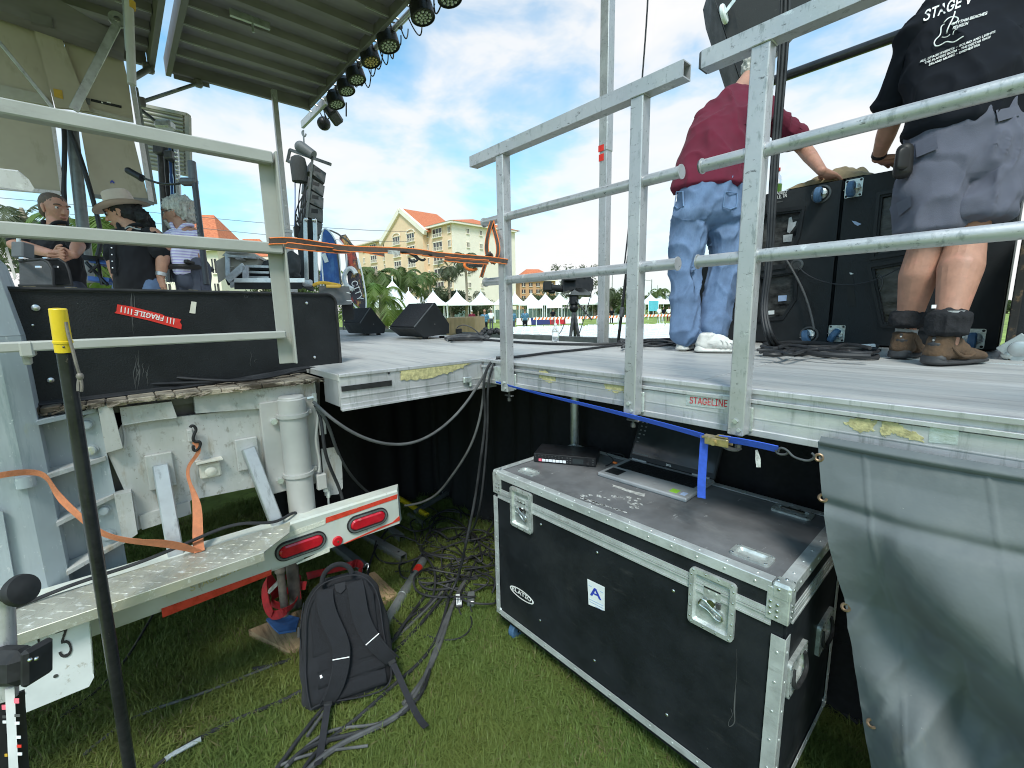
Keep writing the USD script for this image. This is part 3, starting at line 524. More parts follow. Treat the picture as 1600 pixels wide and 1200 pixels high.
part(tr,'bumper_lower_tube',B().bb((xb-.09,-2.6,zB-.02),(xb-.02,-1.05,zB+.03)),'bumper_white')
tz=zT+.012;nose=.045
tp_=[(nose,-1.245,tz),(nose,-2.6,tz),(-.135,-2.6,tz),(-.150,-1.10,tz),(-.05,-1.13,tz)]
part(tr,'step_plate',B().prism([A(q)-A([0,0,.005])for q in tp_],(0,0,.005)).bb((nose-.003,-2.6,tz-.035),(nose+.004,-1.245,tz+.0005),.0015),'tread_plate',25)
b=B();r=random.Random(11)
for i in range(70):
 for j in range(4):
  y=-2.55+i*.0215;x=-.125+j*.045+(.022 if i%2 else 0)
  if x>nose-.012 or y>-1.26-(0 if x>-.05 else-.12):continue
  d=A([math.cos(.785),math.sin(.785),0])if(i+j)%2 else A([math.cos(.785),-math.sin(.785),0]);s=A([-d[1],d[0],0]);c=A([x,y,tz])
  b.hull([c+d*.015,c-d*.015,c+s*.0028,c-s*.0028,c+d*.008+A([0,0,.0014]),c-d*.008+A([0,0,.0014])])
part(tr,'tread_lug',b,'tread_plate',False);tag(stage.GetPrimAtPath(_names and f'{tr}/tread_lug'),kind='stuff')
part(tr,'edge_strip',B().prism(PX([(388,872),(440,826),(455,820),(408,866),(395,878)],x=xb+.002),(.002,0,0)),'bumper_white')
def face(name,pts,m,off=.0016):return part(tr,name,B().prism(PX(pts,x=xb+off-.001),(.0012,0,0)),m,False)
face('reflective_tape',[(423,842),(508,812),(508,819),(424,850)],'reflective_white')
face('reflective_tape',[(463,880),(515,855),(515,862),(464,882)],'reflective_white')
face('reflective_tape',[(400,858),(422,843),(422,853),(396,868)],'reflective_red')
face('reflective_tape',[(509,809),(565,791),(621,772),(620,779),(590,789),(509,817.5)],'reflective_red')
face('reflective_tape',[(252,951),(424,890),(424,898),(254,965)],'reflective_red')
face('reflective_tape',[(537,849),(590,825),(616,815),(603,820),(613,816),(624,806),(625,813),(538,850)],'reflective_red')
b=B();t0,t1=P(297,925,x=xb+.002),P(376,890,x=xb+.002);tmm=meshkit.text_mesh('STAGELINE',.022,.0006);s_=np.linalg.norm(t1-t0)/tmm.bounds[1][0];xd=norm(t1-t0)
b.add(tmm.vertices*A([s_,1.3,1])@np.stack([xd,A([0,0,1]),np.cross(xd,(0,0,1))])+t0,tmm.faces);part(tr,'faded_lettering',b,'bumper_letter' if 'bumper_letter' in M else 'tape_residue',False)
for k,((ax,ay),(bx_,by))in enumerate((((446,861),(494,844)),((556,822),(592,803)))):
 a_,c_=P(ax,ay,x=xb),P(bx_,by,x=xb);zm=(a_[2]+c_[2])/2;a_[2]=c_[2]=zm;rr=.0335
 ring=lambda R,x0:[A([x0,q[1]+R*math.cos(t),q[2]+R*math.sin(t)])for q,t0_,t1_ in((c_,-math.pi/2,math.pi/2),(a_,math.pi/2,3*math.pi/2))for t in np.linspace(t0_,t1_,14)]
 hb=part(tr,'tail_light',B().prism(ring(rr+.010,xb+.0),(.008,0,0),[ring(rr-.004,xb)]),'black_rubber',30)
 part(hb,'grommet_lip',B().prism(ring(rr+.0045,xb+.0085),(.004,0,0),[ring(rr-.003,xb+.0085)]),'frame_grey',30)
 o=ring(rr-.005,xb+.002);i1=ring(rr-.007,xb+.012);i2=ring(rr-.014,xb+.0185)
 part(hb,'lens',B().hull(o+i1+i2),'red_plastic',25)
c=P(527,845,x=xb);part(tr,'round_reflector',B().lathe([(.0235,0),(.0235,.006),(.019,.009),(.005,.0095),(0,.0095)],c,(1,0,0),28),'red_reflector',25);part(tr,'screw',B().cyl(c+A([.009,0,0]),c+A([.0115,0,0]),.004,8),'bright_steel')
# number plate under the step
xp=.0
pp=PX([(-25,1010),(140,948),(147,1058),(139,1073),(20,1122),(-25,1140)],x=xp)
np_=part(tr,'number_plate',B().prism(pp,(-.002,0,0)),'plate_white',False)
part(np_,'plate_rim',B().tube(PX([(139.5,960),(146,1052)],x=xp+.001),.0022,6,sm=False),'zinc')
for ch,(qx,qy),(ex,ey)in(('5',(62,1040),(84,1032)),('3',(91,1031),(116,1021))):
 a_,e_=P(qx,qy,x=xp+.0015),P(ex,ey,x=xp+.0015);xd=norm(A([0,(e_-a_)[1],0]));tm_=meshkit.text_mesh(ch,.098,.0008,False)
 part(np_,'digit',B().add(tm_.vertices*A([.95*np.linalg.norm(e_-a_)/tm_.bounds[1][0],1,1])@np.stack([xd,A([0,0,1]),np.cross(xd,(0,0,1))])+a_,tm_.faces),'letter_dark',False)
part(np_,'rivet',B().cyl(P(87,1056,x=xp),P(87,1056,x=xp)+A([.002,0,0]),.0055).cyl(P(37,1083,x=xp),P(37,1083,x=xp)+A([.002,0,0]),.003),'dark_steel')
# dark chassis beneath
part(tr,'chassis_beam',B().bb((-9,-1.7,.95),(-.40,-1.58,1.30)).bb((-9,-.98,.95),(-.42,-.9,1.30)).bb((-1.6,-1.6,.85),(-1.5,-.8,1.1)),'frame_grey')
part(tr,'under_plate',B().bb((-9,-2.9,1.30),(-.36,-.87,1.332)),'dark_steel')
# left guard rail, grey painted
lr=thing('guard_rail','grey painted guard rail in front of the long black trunk','railing',(0,-1.05,1.47))
xr=0.0
def lrail(name,a,c,w):
 p0,p1=P(*a,x=xr),P(*c,x=xr);z=(p0[2]+p1[2])/2;part(lr,name,B().beam((xr,p0[1]-.6,z),(xr,p1[1],z),.045,w,(0,0,1),.004),'grey_rail_paint',30)
lrail('top_rail',(0,171),(424,246),.040);lrail('middle_rail',(0,361),(440,387),.038);lrail('lower_rail',(55,540),(445,523),.028)
zt_,zb_=P(418,236,x=xr)[2],P(455,568,x=xr)[2];y0=P(418,260,x=xr)[1]
part(lr,'post',B().bb((xr-.024,y0-.024,zb_),(xr-.017,y0+.030,zt_),.002).bb((xr-.018,y0+.024,zb_),(xr+.022,y0+.031,zt_-.0),.002),'grey_rail_paint',30)
part(lr,'socket',B().bb((xr-.026,P(31,545,x=xr)[1],P(50,545,x=xr)[2]-.022),(xr+.026,P(55,545,x=xr)[1],P(50,545,x=xr)[2]+.022),.005).bb((xr-.024,P(31,545,x=xr)[1],P(50,545,x=xr)[2]-.045),(xr+.0,P(46,545,x=xr)[1],P(50,545,x=xr)[2]-.02),.004),'grey_rail_paint')
part(lr,'weld',B().tube([(xr+.0,y0-.026,zt_-.04),(xr+.0,y0-.027,zt_)],.004,6),'grey_rail_paint')
# ---------------------------------------------------------------- the big flight case
X0,X1,Y0,Y1,ZB,ZT=.243,1.517,-.280,.312,.130,.890
fc=thing('flight_case','large black wheeled flight case with aluminium edges carrying an open laptop','flight case',((X0+X1)/2,0,0))
e=.004
part(fc,'front_panel',B().bb((X0+.01,Y0+e,ZB+.005),(X1-.01,Y0+e+.009,ZT-.105)),'case_black',False)
part(fc,'lid_front',B().bb((X0+.01,Y0+e,ZT-.10),(X1-.01,Y0+e+.009,ZT-.01)),'case_black',False)
part(fc,'side_panel',B().bb((X1-.013,Y0+.015,ZB+.005),(X1-e,Y1-.01,ZT-.105)),'case_black',False)
part(fc,'lid_side',B().bb((X1-.013,Y0+.015,ZT-.10),(X1-e,Y1-.01,ZT-.01)),'case_black',False)
part(fc,'side_panel',B().bb((X0+e,Y0+.015,ZB+.005),(X0+.013,Y1-.01,ZT-.01)),'case_black',False)
part(fc,'back_panel',B().bb((X0+.01,Y1-.013,ZB+.005),(X1-.01,Y1-e,ZT-.01)),'case_black',False)
part(fc,'lid_top',B().bb((X0+.012,Y0+.014,ZT-.012),(X1-.012,Y1-.012,ZT-.003)),'case_top',False)
part(fc,'bottom_panel',B().bb((X0+.012,Y0+.014,ZB-.03),(X1-.012,Y1-.012,ZB+.006)),'case_black',False)
def angle(a,c,d1,d2,w=.032,t=.0022):
 """an aluminium angle along a-c, its two legs pointing along d1 and d2 (into the case)"""
 a,c,d1,d2=(A(q,float)for q in(a,c,d1,d2));o=-(d1+d2)*t;r_=t
 pts=[o+d1*r_,o+d1*(w+t),o+d1*(w+t)+d2*t,o+d1*t+d2*t,o+d1*t+d2*(w+t),o+d2*(w+t),o+d2*r_]
 b=B().prism([a+p for p in pts],c-a);ax=norm(c-a);L=np.linalg.norm(c-a);n=max(2,int(L/.085))
 k=B()
 for i in range(n):
  s=(i+.5)/n
  for(d,q)in((d1,d2),(d2,d1)):
   p=a+(c-a)*s+d*w*.55+o;k.lathe([(.0042,0),(.0042,.0006),(.0032,.0018),(0,.0022)],p,-q,10)
 q=part(fc,'edge_angle',b,'case_aluminium',30);part(q,'rivets',k,'zinc',30);tag(stage.GetPrimAtPath(f'{q}/rivets'),kind='stuff')
ex,ey,ez=A([1,0,0.]),A([0,1,0.]),A([0,0,1.])
c8=.0
angle((X0+.03,Y0,ZT),(X1-.045,Y0,ZT),ey,-ez);angle((X0+.03,Y1,ZT),(X1-.03,Y1,ZT),-ey,-ez)
angle((X1,Y0+.045,ZT),(X1,Y1-.03,ZT),-ex,-ez,.034);angle((X0,Y0+.03,ZT),(X0,Y1-.03,ZT),ex,-ez)
angle((X1,Y0,ZB+.03),(X1,Y0,ZT-.155),-ex,ey,.036);angle((X0,Y0,ZB+.03),(X0,Y0,ZT-.13),ex,ey,.03)
angle((X0+.035,Y0,ZB),(X1-.0,Y0,ZB),ey,ez,.03);angle((X1,Y0+.01,ZB),(X1,Y1,ZB),-ex,ez,.03);angle((X1,Y1,ZB),(X1,Y1,ZT-.03),-ex,-ey,.03)
# tongue-and-groove closing profile around the lid line
zl=ZT-.102
def groove(a,c,n):
 a,c=A(a,float),A(c,float);b=B()
 for z0,z1,dd in((zl-.030,zl-.023,.0045),(zl-.022,zl-.006,.0022),(zl-.005,zl+.0,.005),(zl+.002,zl+.010,.0045),(zl+.011,zl+.020,.003)):
  p=[a+A([0,0,z0]),c+A([0,0,z1])+n*dd];lo,hi=np.minimum(*p),np.maximum(*p);b.bb(lo,hi)
 part(fc,'lid_profile',b,'case_aluminium',20)
groove((X0+.03,Y0+.003,0),(X1-.04,Y0+.003,0),A([0,-1,0]));groove((X1-.003,Y0+.05,0),(X1-.003,Y1-.02,0),A([1,0,0]))
# corners
def corner(c,sx,sy,sz,R=.045,big=False):
 b=B();q=A(c,float);n=A([sx,sy,sz],float);t=.0042;ch=.008
 b.box(q-n*R/2+n*t,(R,R,R),None,ch)
 if big:
  b.bb(q+A([-sx*.055,sy*(t-.0012),-sz*.012]),q+A([sx*(t-.0015),sy*(t-.012),-sz*.112]),.002).bb(q+A([sx*(t-.0012),-sy*.050,-sz*.012]),q+A([sx*(t-.012),sy*(t-.0018),-sz*.112]),.002)
 p=part(fc,'ball_corner',b,'zinc',30);k=B()
 for dz in(.012,.060,.078,.096)if big else(.02,):
  k.lathe([(.0045,0),(.0045,.0008),(.003,.0022),(0,.0026)],q+A([-sx*.026,sy*(t+.0),-sz*dz]),(0,sy,0),10);k.lathe([(.0045,0),(.0045,.0008),(.003,.0022),(0,.0026)],q+A([sx*t,-sy*.022,-sz*dz]),(sx,0,0),10)
  if big and dz>.05:k.lathe([(.0045,0),(.0045,.0008),(.003,.0022),(0,.0026)],q+A([-sx*.044,sy*t,-sz*(dz-.004)]),(0,sy,0),10)
 k.lathe([(.005,0),(.005,.0008),(.003,.0024),(0,.0028)],q+A([-sx*.018,-sy*.034,sz*t]),(0,0,sz),10).lathe([(.005,0),(.005,.0008),(.003,.0024),(0,.0028)],q+A([-sx*.034,-sy*.016,sz*t]),(0,0,sz),10)
 part(p,'rivets',k,'bright_steel',30)
corner((X1,Y0,ZT),1,-1,1,.05,True);corner((X0,Y0,ZT),-1,-1,1,.042,True);corner((X0,Y0,ZB),-1,-1,-1,.04);corner((X1,Y0,ZB),1,-1,-1,.04);corner((X0,Y1,ZT),-1,1,1,.04);corner((X1,Y1,ZT),1,1,1,.04);corner((X1,Y1,ZB),1,1,-1,.04)
# recessed butterfly latches
def rrect(w,h,r,n=5):
 out=[]
 for cx_,cy_,a0 in((w/2-r,h/2-r,0),(-w/2+r,h/2-r,90),(-w/2+r,-h/2+r,180),(w/2-r,-h/2+r,270)):
  out+=[(cx_+r*math.cos(math.radians(a0+90*k/n)),cy_+r*math.sin(math.radians(a0+90*k/n)))for k in range(n+1)]
 return out
def dish(name,c,xa,ya,w,h,depth=.012,rim=.013,parent=None,lip=.003,mat_='zinc'):
 """a pressed metal dish let into a panel: flange, sloping wall and floor"""
 c,xa,ya=A(c,float),A(xa,float),A(ya,float);n=np.cross(xa,ya);L=lambda pts,d:[c+xa*x+ya*y+n*d for x,y in pts]
 o,i1,i2=rrect(w,h,.014),rrect(w-2*rim,h-2*rim,.010),rrect(w-2*rim-.012,h-2*rim-.012,.008);N=len(o)
 rings=[L(o,0),L(o,lip),L(i1,lip+.0012),L(i1,lip),L(i2,-depth)];V=np.concatenate(rings+[[c-n*depth]]);f=[]
 for k in range(len(rings)-1):
  for j in range(N):
   q=(j+1)%N;f+=[[k*N+j,k*N+q,(k+1)*N+q],[k*N+j,(k+1)*N+q,(k+1)*N+j]]
 for j in range(N):f.append([4*N+j,4*N+(j+1)%N,5*N])
 p=part(parent or fc,name,B().add(V,f),mat_,25);k=B();nx,ny=max(2,round(w/.035)),max(2,round(h/.035))
 for s in(-1,1):
  for t in np.linspace(-1,1,nx):k.lathe([(.0035,0),(.0035,.0006),(.002,.0016),(0,.002)],c+xa*t*(w/2-.012)+ya*s*(h/2-.0065)+n*lip,n,8)
  for t in np.linspace(-.75,.75,ny):k.lathe([(.0035,0),(.0035,.0006),(.002,.0016),(0,.002)],c+xa*s*(w/2-.0065)+ya*t*(h/2)+n*lip,n,8)
 part(p,'rivets',k,'bright_steel',30);return p,n
def latch(px,py,w=.142,h=.192):
 q=P(px,py,y=Y0);c=A([q[0],Y0+.0032,q[2]]);p,n=dish('latch',c,ex,ez,w,h,-.0008,.015,lip=.012)
 n=A([0,-1,0]);m=c+n*.0012
 part(p,'striker',B().prism([m+A([dx,0,dz])for dx,dz in((-.026,.05),(.026,.05),(.026,.012),(.014,.012),(.010,.0),(-.010,.0),(-.014,.012),(-.026,.012))],n*.004).cyl(m+A([-.012,0,.034]),m+A([-.012,-.006,.034]),.004,8).cyl(m+A([.012,0,.034]),m+A([.012,-.006,.034]),.004,8),'zinc',30)
 part(p,'butterfly',B().tube([m+n*.007+A([dx,0,dz])for dx,dz in((-.034,-.008),(-.036,-.02),(-.018,-.024),(.0,-.032),(.02,-.044),(.036,-.040),(.034,-.028),(.014,-.018),(-.008,-.006),(-.028,.002),(-.034,-.008))],.0032,8).cyl(m,m+n*.009,.012,16),'bright_steel',30)
 part(p,'drawbolt',B().bb(m+A([.014,-.006,-.012]),m+A([.028,.0,.010]),.002),'dark_steel')
latch(815,796);latch(1112,942)
# lid dishes for stacking wheels and pull handles
def ldish(px,py,w,h):q=P(px,py,z=ZT);p,n=dish('caster_dish',(q[0],q[1],ZT-.003),ex,ey,w,h,-.0008,.014,lip=.0075);return p
ldish(826,737,.105,.062);ldish(1175,868,.115,.07)
pd=ldish(1238,800,.13,.07);q=P(1238,798,z=ZT);part(pd,'bail',B().beam(q+A([-.04,0,.004]),q+A([.04,0,.004]),.02,.006,ch=.002),'bright_steel')
for(px,py)in((1243,1043),(1287,985)):
 q=P(px,py,x=X1);c=A([X1-.004,q[1],q[2]]);p,n=dish('side_handle',c,ey,ez,.16,.115,-.0008,.018,lip=.012)
 part(p,'grip',B().tube([c+A([.012,-.05,.03]),c+A([.020,-.05,-.025]),c+A([.022,0,-.032]),c+A([.020,.05,-.025]),c+A([.012,.05,.03])],.0062,10),'black_rubber')
# wheels
for(px,x,y)in((0,X0+.085,Y0+.075),(1,X1-.085,Y0+.075),(2,X1-.085,Y1-.075),(3,X0+.085,Y1-.075)):
 w_=part(fc,'caster',B().bb((x-.045,y-.045,ZB-.036),(x+.045,y+.045,ZB-.03)).bb((x-.026,y-.02,.045),(x-.022,y+.02,ZB-.034)).bb((x+.022,y-.02,.045),(x+.026,y+.02,ZB-.034)),'zinc')
 part(w_,'wheel',B().lathe([(.012,-.018),(.042,-.018),(.048,-.012),(.048,.012),(.042,.018),(.012,.018)],(x,y-.015,.048),(1,0,0),26),'caster_blue',30)
# stickers and screws on the front
def front(name,pts,m,off=.0,label=None,parent=None):return part(parent or fc,name,B().prism([A([P(a,c_,y=Y0)[0],Y0+.0035-off,P(a,c_,y=Y0)[2]])for a,c_ in pts],(0,-.0008,0)),m,False,label)
s1=front('sticker',[(917,905),(944,918),(944,955),(919,945)],'sticker_white',label='white sticker with a big blue A')
def ftext(parent,name,txt,a,c_,hpx,m,off=.0012,bold=True,shear=0.0):
 t0,t1=P(*a,y=Y0),P(*c_,y=Y0);tm_=meshkit.text_mesh(txt,.05,.0006,bold);L=np.linalg.norm(t1-t0);s=L/tm_.bounds[1][0];hs=hpx/.05
 xd=norm(t1-t0);v=tm_.vertices*A([s,hs,1]);v[:,0]+=v[:,1]*shear;yv=norm(ez-xd*(ez@xd))
 part(parent,name,B().add(v@np.stack([xd,yv,np.cross(xd,yv)])+A([t0[0],Y0+.0035-off,t0[2]]),tm_.faces),m,False)
ftext(s1,'letter','A',(921,929),(939,938),.036,'sticker_blue')
b=B()
for(a,c_)in(((920,936),(942,947)),((921,940),(942,951)),((930,948),(941,954)),((919,914),(924,917)),((937,924),(942,927))):
 p0,p1=P(*a,y=Y0),P(*c_,y=Y0);b.beam(A([p0[0],Y0+.0022,p0[2]]),A([p1[0],Y0+.0022,p1[2]]),.0006,.0022)
part(s1,'print_line',b,'sticker_bluegrey',False)
el0,el1=P(797,918,y=Y0),P(832,942,y=Y0);cc=(el0+el1)/2;xd=norm(el1-el0);L=np.linalg.norm(el1-el0)/2*1.06;yv=norm(ez-xd*(ez@xd));H_=.0245
oval=lambda k,o:[A([(cc+xd*L*k[0]*math.cos(t)+yv*H_*k[1]*math.sin(t))[0],Y0+.0035-o,(cc+xd*L*k[0]*math.cos(t)+yv*H_*k[1]*math.sin(t))[2]])for t in np.linspace(0,2*np.pi,40)[:-1]]
s2=part(fc,'oval_logo',B().prism(oval((1,1),0),(0,-.0008,0),[oval((.90,.80),0)]),'letter_white',False,'white oval logo lettered ELATIO')
ftext(s2,'lettering','ELATIO',(799,921),(829,941),.019,'letter_white',.0004)
k=B()
for(px,py)in((844,820),(932,864),(1051,924),(843,970),(928,1033),(1041,1118)):
 q=P(px,py,y=Y0);k=B().lathe([(.006,0),(.006,.001),(.004,.003),(0,.0034)],(q[0],Y0+.004,q[2]),(0,-1,0),10);part(fc,'screw',k,'bright_steel')
q=[P(*p,y=Y0)for p in((1150,1015),(1149,1070),(1147,1100),(1147,1120),(1144,1134),(1138,1136),(1138,1129),(1142,1122),(1141,1108))]
part(fc,'glue_scrape',B().ribbon([A([p[0],Y0+.0035,p[2]])for p in q],ex,[.0005,.0006,.001,.0015,.004,.004,.0025,.0015,.0006],.0006),'cable_grey')
def topblot(pts,seed,h=.0008,rough=.004):
 q=[P(a,c_,z=ZT-.003)for a,c_ in pts];q.append(q[0]);out=[];r=random.Random(seed)
 for a,c_ in zip(q[:-1],q[1:]):
  for t in np.arange(6)/6:out.append(a+(c_-a)*t+A([r.uniform(-1,1),r.uniform(-1,1),0])*rough)
 return B().prism(out,(0,0,h))
r=random.Random(3);b=B()
for i in range(110):
 u_,v_=r.random(),r.random()
 if.25<u_<.8 and.3<v_<.75 and r.random()<.75:continue
 px=905+90*u_+8*v_;py=770-8*u_+30*v_*(1-.2*u_)+14*u_
 if v_>.75:px,py=906+80*u_,777+26*u_
 w=r.uniform(2,6);b.tm(topblot([(px,py),(px+w,py+w*.2),(px+w*1.2,py+w*.5),(px+.3*w,py+w*.4)],i,rough=.0022).mesh())
part(fc,'torn_label',b,'torn_paper',False);tag(stage.GetPrimAtPath(f'{fc}/torn_label'),kind='stuff')
part(fc,'torn_label',topblot([(957,757),(985,766),(1008,772),(1006,776),(985,770),(958,760)],90,rough=.002),'torn_paper',False)
# ---------------------------------------------------------------- laptop
zt=ZT-.0025
q0,q1=P(933,743,z=zt),P(1072,786,z=zt);xa=norm(q1-q0);LW=np.linalg.norm(q1-q0);ya=A([-xa[1],xa[0],0]);qb=P(985,721,z=zt);LD=max(.24,min(.28,(qb-q0)@ya));zz_=ez
RL=np.stack([xa,ya,zz_],1);mid=(q0+q1)/2
lt=thing('laptop','open silver laptop with dark screen standing on the flight case','laptop',mid+ya*LD/2)
th=.018;part(lt,'base',B().box(mid+ya*LD/2+ez*th/2,(LW,LD,th),RL,.005),'laptop_silver',25)
lp=lambda u,v,h=0.0:q0+xa*LW*u+ya*LD*v+ez*(th+h)
part(lt,'key_bed',B().prism([lp(.06,.44),lp(.94,.44),lp(.94,.90),lp(.06,.90)],ez*.0006),'laptop_dark',False)
for rr_ in range(6):
 v0=.455+rr_*.072;cols=18;u0=.07
 for cidx in range(cols):
  if rr_==0 and 4<=cidx<=7:continue
  w=.86/cols;part(lt,'key',B().box(lp(u0+(cidx+.5)*w,v0+.033,.0012),(LW*w*.86,LD*.058*(.6 if rr_==5 else 1),.0016),RL,.0005),'key',False)
part(lt,'key',B().box(lp(.07+6*.86/18,.455+.033,.0012),(LW*.86/18*3.8,LD*.058,.0016),RL,.0005),'key',False)
part(lt,'touchpad',B().prism([lp(.33,.06),lp(.62,.06),lp(.62,.40),lp(.33,.40)],ez*.0004),'laptop_silver',False)
part(lt,'palm_sticker',B().prism([lp(.05,.10),lp(.22,.10),lp(.22,.36),lp(.05,.36)],ez*.0005),'laptop_dark',False,'dark sticker on the palm rest')
part(lt,'badge',B().prism([lp(.80,.08),lp(.88,.08),lp(.88,.22),lp(.80,.22)],ez*.0005),'sticker_green',False,'green badge');part(lt,'badge',B().prism([lp(.91,.08),lp(.96,.08),lp(.96,.2),lp(.91,.2)],ez*.0005),'sticker_bluegrey',False,'blue badge')
ang=math.radians(118);sd=ya*-math.cos(ang)+ez*math.sin(ang);SH=LD*1.0;sn=np.cross(xa,sd);o=q0+ya*(LD-.004)+ez*(th+.001)
RS=np.stack([xa,sd,sn],1);sp=lambda u,v,h=0.0:o+xa*LW*u+sd*SH*v+sn*h
lid=part(lt,'screen_lid',B().box(sp(.5,.5,-.004),(LW,SH,.008),RS,.003),'laptop_dark',25)
part(lid,'display',B().prism([sp(.025,.09,.0002),sp(.975,.09,.0002),sp(.975,.965,.0002),sp(.025,.965,.0002)],sn*.0006),'screen',False)
for i in range(9):
 for j in range(2):
  if j and i>6:continue
  part(lid,'desktop_icon',B().box(sp(.05+j*.055,.93-i*.075,.0012),(LW*.024,SH*.022,.0006),RS),'frame_grey',False)
part(lid,'desktop_icon',B().box(sp(.19,.78,.0012),(LW*.02,SH*.02,.0006),RS),'frame_grey',False);part(lid,'task_bar',B().box(sp(.13,.115,.0012),(LW*.20,SH*.014,.0006),RS),'frame_grey',False)
b=B();tm_=meshkit.text_mesh('DELL',.008,.0005,True);b.add(tm_.vertices@np.stack([xa,sd,sn])+sp(.46,.032,.0003),tm_.faces);part(lid,'lettering',b,'letter_white',False)
for u in(.14,.86):part(lt,'hinge',B().cyl(sp(u-.09,.0,.003),sp(u+.09,.0,.003),.005,12),'laptop_silver')
# ---------------------------------------------------------------- video switcher
a_,c_=P(834,722,z=zt),P(931,730.5,z=zt);xa=norm(c_-a_);SW=np.linalg.norm(c_-a_);ya=A([-xa[1],xa[0],0]);SD_,SHh=.17,.044;RW=np.stack([xa,ya,ez],1);n=-ya
vs=thing('video_switcher','small black video switcher with a row of lit buttons on the case','switcher',(a_+c_)/2+ya*SD_/2)
part(vs,'housing',B().box((a_+c_)/2+ya*SD_/2+ez*(SHh/2+.003),(SW,SD_,SHh),RW,.002),'gear_black')
fp=lambda u,v:a_+xa*SW*u+ez*(.003+SHh*v)+n*.0005
for i in range(8):part(vs,'source_button',B().box(fp(.08+(i+.5)*.0565,.27),(SW*.050,.004,SHh*.30),RW,.001),'led_red' if i==0 else 'led_white',label='red lit button' if i==0 else None)
b=B()
for i in range(9):b.box(fp(.03+.055*i,.80),(SW*.022,.0015,SHh*.05),RW);b.box(fp(.03+.055*i,.62),(SW*.014,.0015,SHh*.05),RW)
for j in range(3):b.box(fp(.55,.2+.28*j),(SW*.022,.0015,SHh*.07),RW);b.box(fp(.60,.2+.28*j),(SW*.022,.0015,SHh*.07),RW);b.box(fp(.955,.2+.28*j),(SW*.022,.0015,SHh*.07),RW)
part(vs,'panel_marks',b,'cable_grey',False);part(vs,'display',B().box(fp(.72,.45),(SW*.17,.0012,SHh*.55),RW),'screen',False);part(vs,'knob',B().cyl(fp(.88,.35),fp(.88,.35)+n*.008,.008,16),'black_rubber')
for u in(.05,.95):
 for d in(.02,.15):part(vs,'foot',B().cyl(a_+xa*SW*u+ya*d,a_+xa*SW*u+ya*d+ez*.004,.007,10),'black_rubber')
q=[P(*p,z=zt+.004)for p in((946,728),(957,722),(953,713),(948,708),(958,708),(968,716))]
cb=thing('data_cable','black cable with orange plug between switcher and laptop','cable',q[0]);part(cb,'cord',B().tube(q,.0022,6),'cable_black');part(cb,'plug',B().box(P(961,723,z=zt+.006),(.022,.012,.009),None,.002),'strap_edge')
# ---------------------------------------------------------------- blue ratchet strap between the corner and the tarp hook
bs=thing('ratchet_strap','blue ratchet strap stretched under the stage edge to the tarp','strap',P(1100,690,y=-.16))
pb=[P(775,597,y=-.12),P(900,629,y=-.13),P(1000,654,y=-.145),P(1101,682,y=-.16)]
part(bs,'webbing',B().ribbon(pb,[(0,-.55,.83)]*4,[.012,.016,.022,.026],.0018),'strap_blue',False)
pe=[P(1101,680,y=-.163),P(1099,710,y=-.166),P(1097,740,y=-.168),P(1096,778,y=-.17)];pe[-1][2]=max(pe[-1][2],ZT+.003)
part(bs,'loose_end',B().ribbon(pe,(1,.15,0),.026,.0016),'strap_blue',False)
c=P(1119,686,y=-.16);d=norm(P(1200,700,y=-.16)-P(1110,684,y=-.16));RR=np.stack([d,A([0,1,0.]),np.cross(d,(0,1,0))],1)
rt=part(bs,'ratchet',B().box(c+ez*.004,(.085,.036,.008),RR,.003).box(c+d*.008+A([0,-.017,-.006]),(.075,.003,.022),RR,.001).box(c+d*.008+A([0,.017,-.006]),(.075,.003,.022),RR,.001).cyl(c+A([0,-.024,-.008]),c+A([0,.024,-.008]),.009,14).box(c+d*.02+ez*.012,(.04,.03,.004),RR,.001),'brass_zinc',30)
part(rt,'handle',B().ribbon([c+d*.02-ez*.014,c+d*.05-ez*.024,c+d*.075-ez*.020],(0,1,0),.028,.004),'dark_steel')
part(bs,'webbing',B().ribbon([P(1125,685,y=-.16),P(1170,692,y=-.158),P(1216,702,y=-.155)],(0,-.5,.86),.026,.003),'strap_blue',False)
part(bs,'wire_hook',B().tube([P(*p,y=-.155)for p in((1216,705),(1221,700),(1230,704),(1238,712),(1252,718),(1266,719),(1272,714),(1268,708))],.0034,8).tube([P(*p,y=-.152)for p in((1212,703),(1215,708),(1226,710),(1233,706))],.0034,8),'dark_steel')
part(bs,'care_tag',B().ribbon([P(1182,703,y=-.15),P(1184,715,y=-.15),P(1185,730,y=-.15)],(1,.4,0),[.006,.014,.012],.0008),'torn_paper',False)
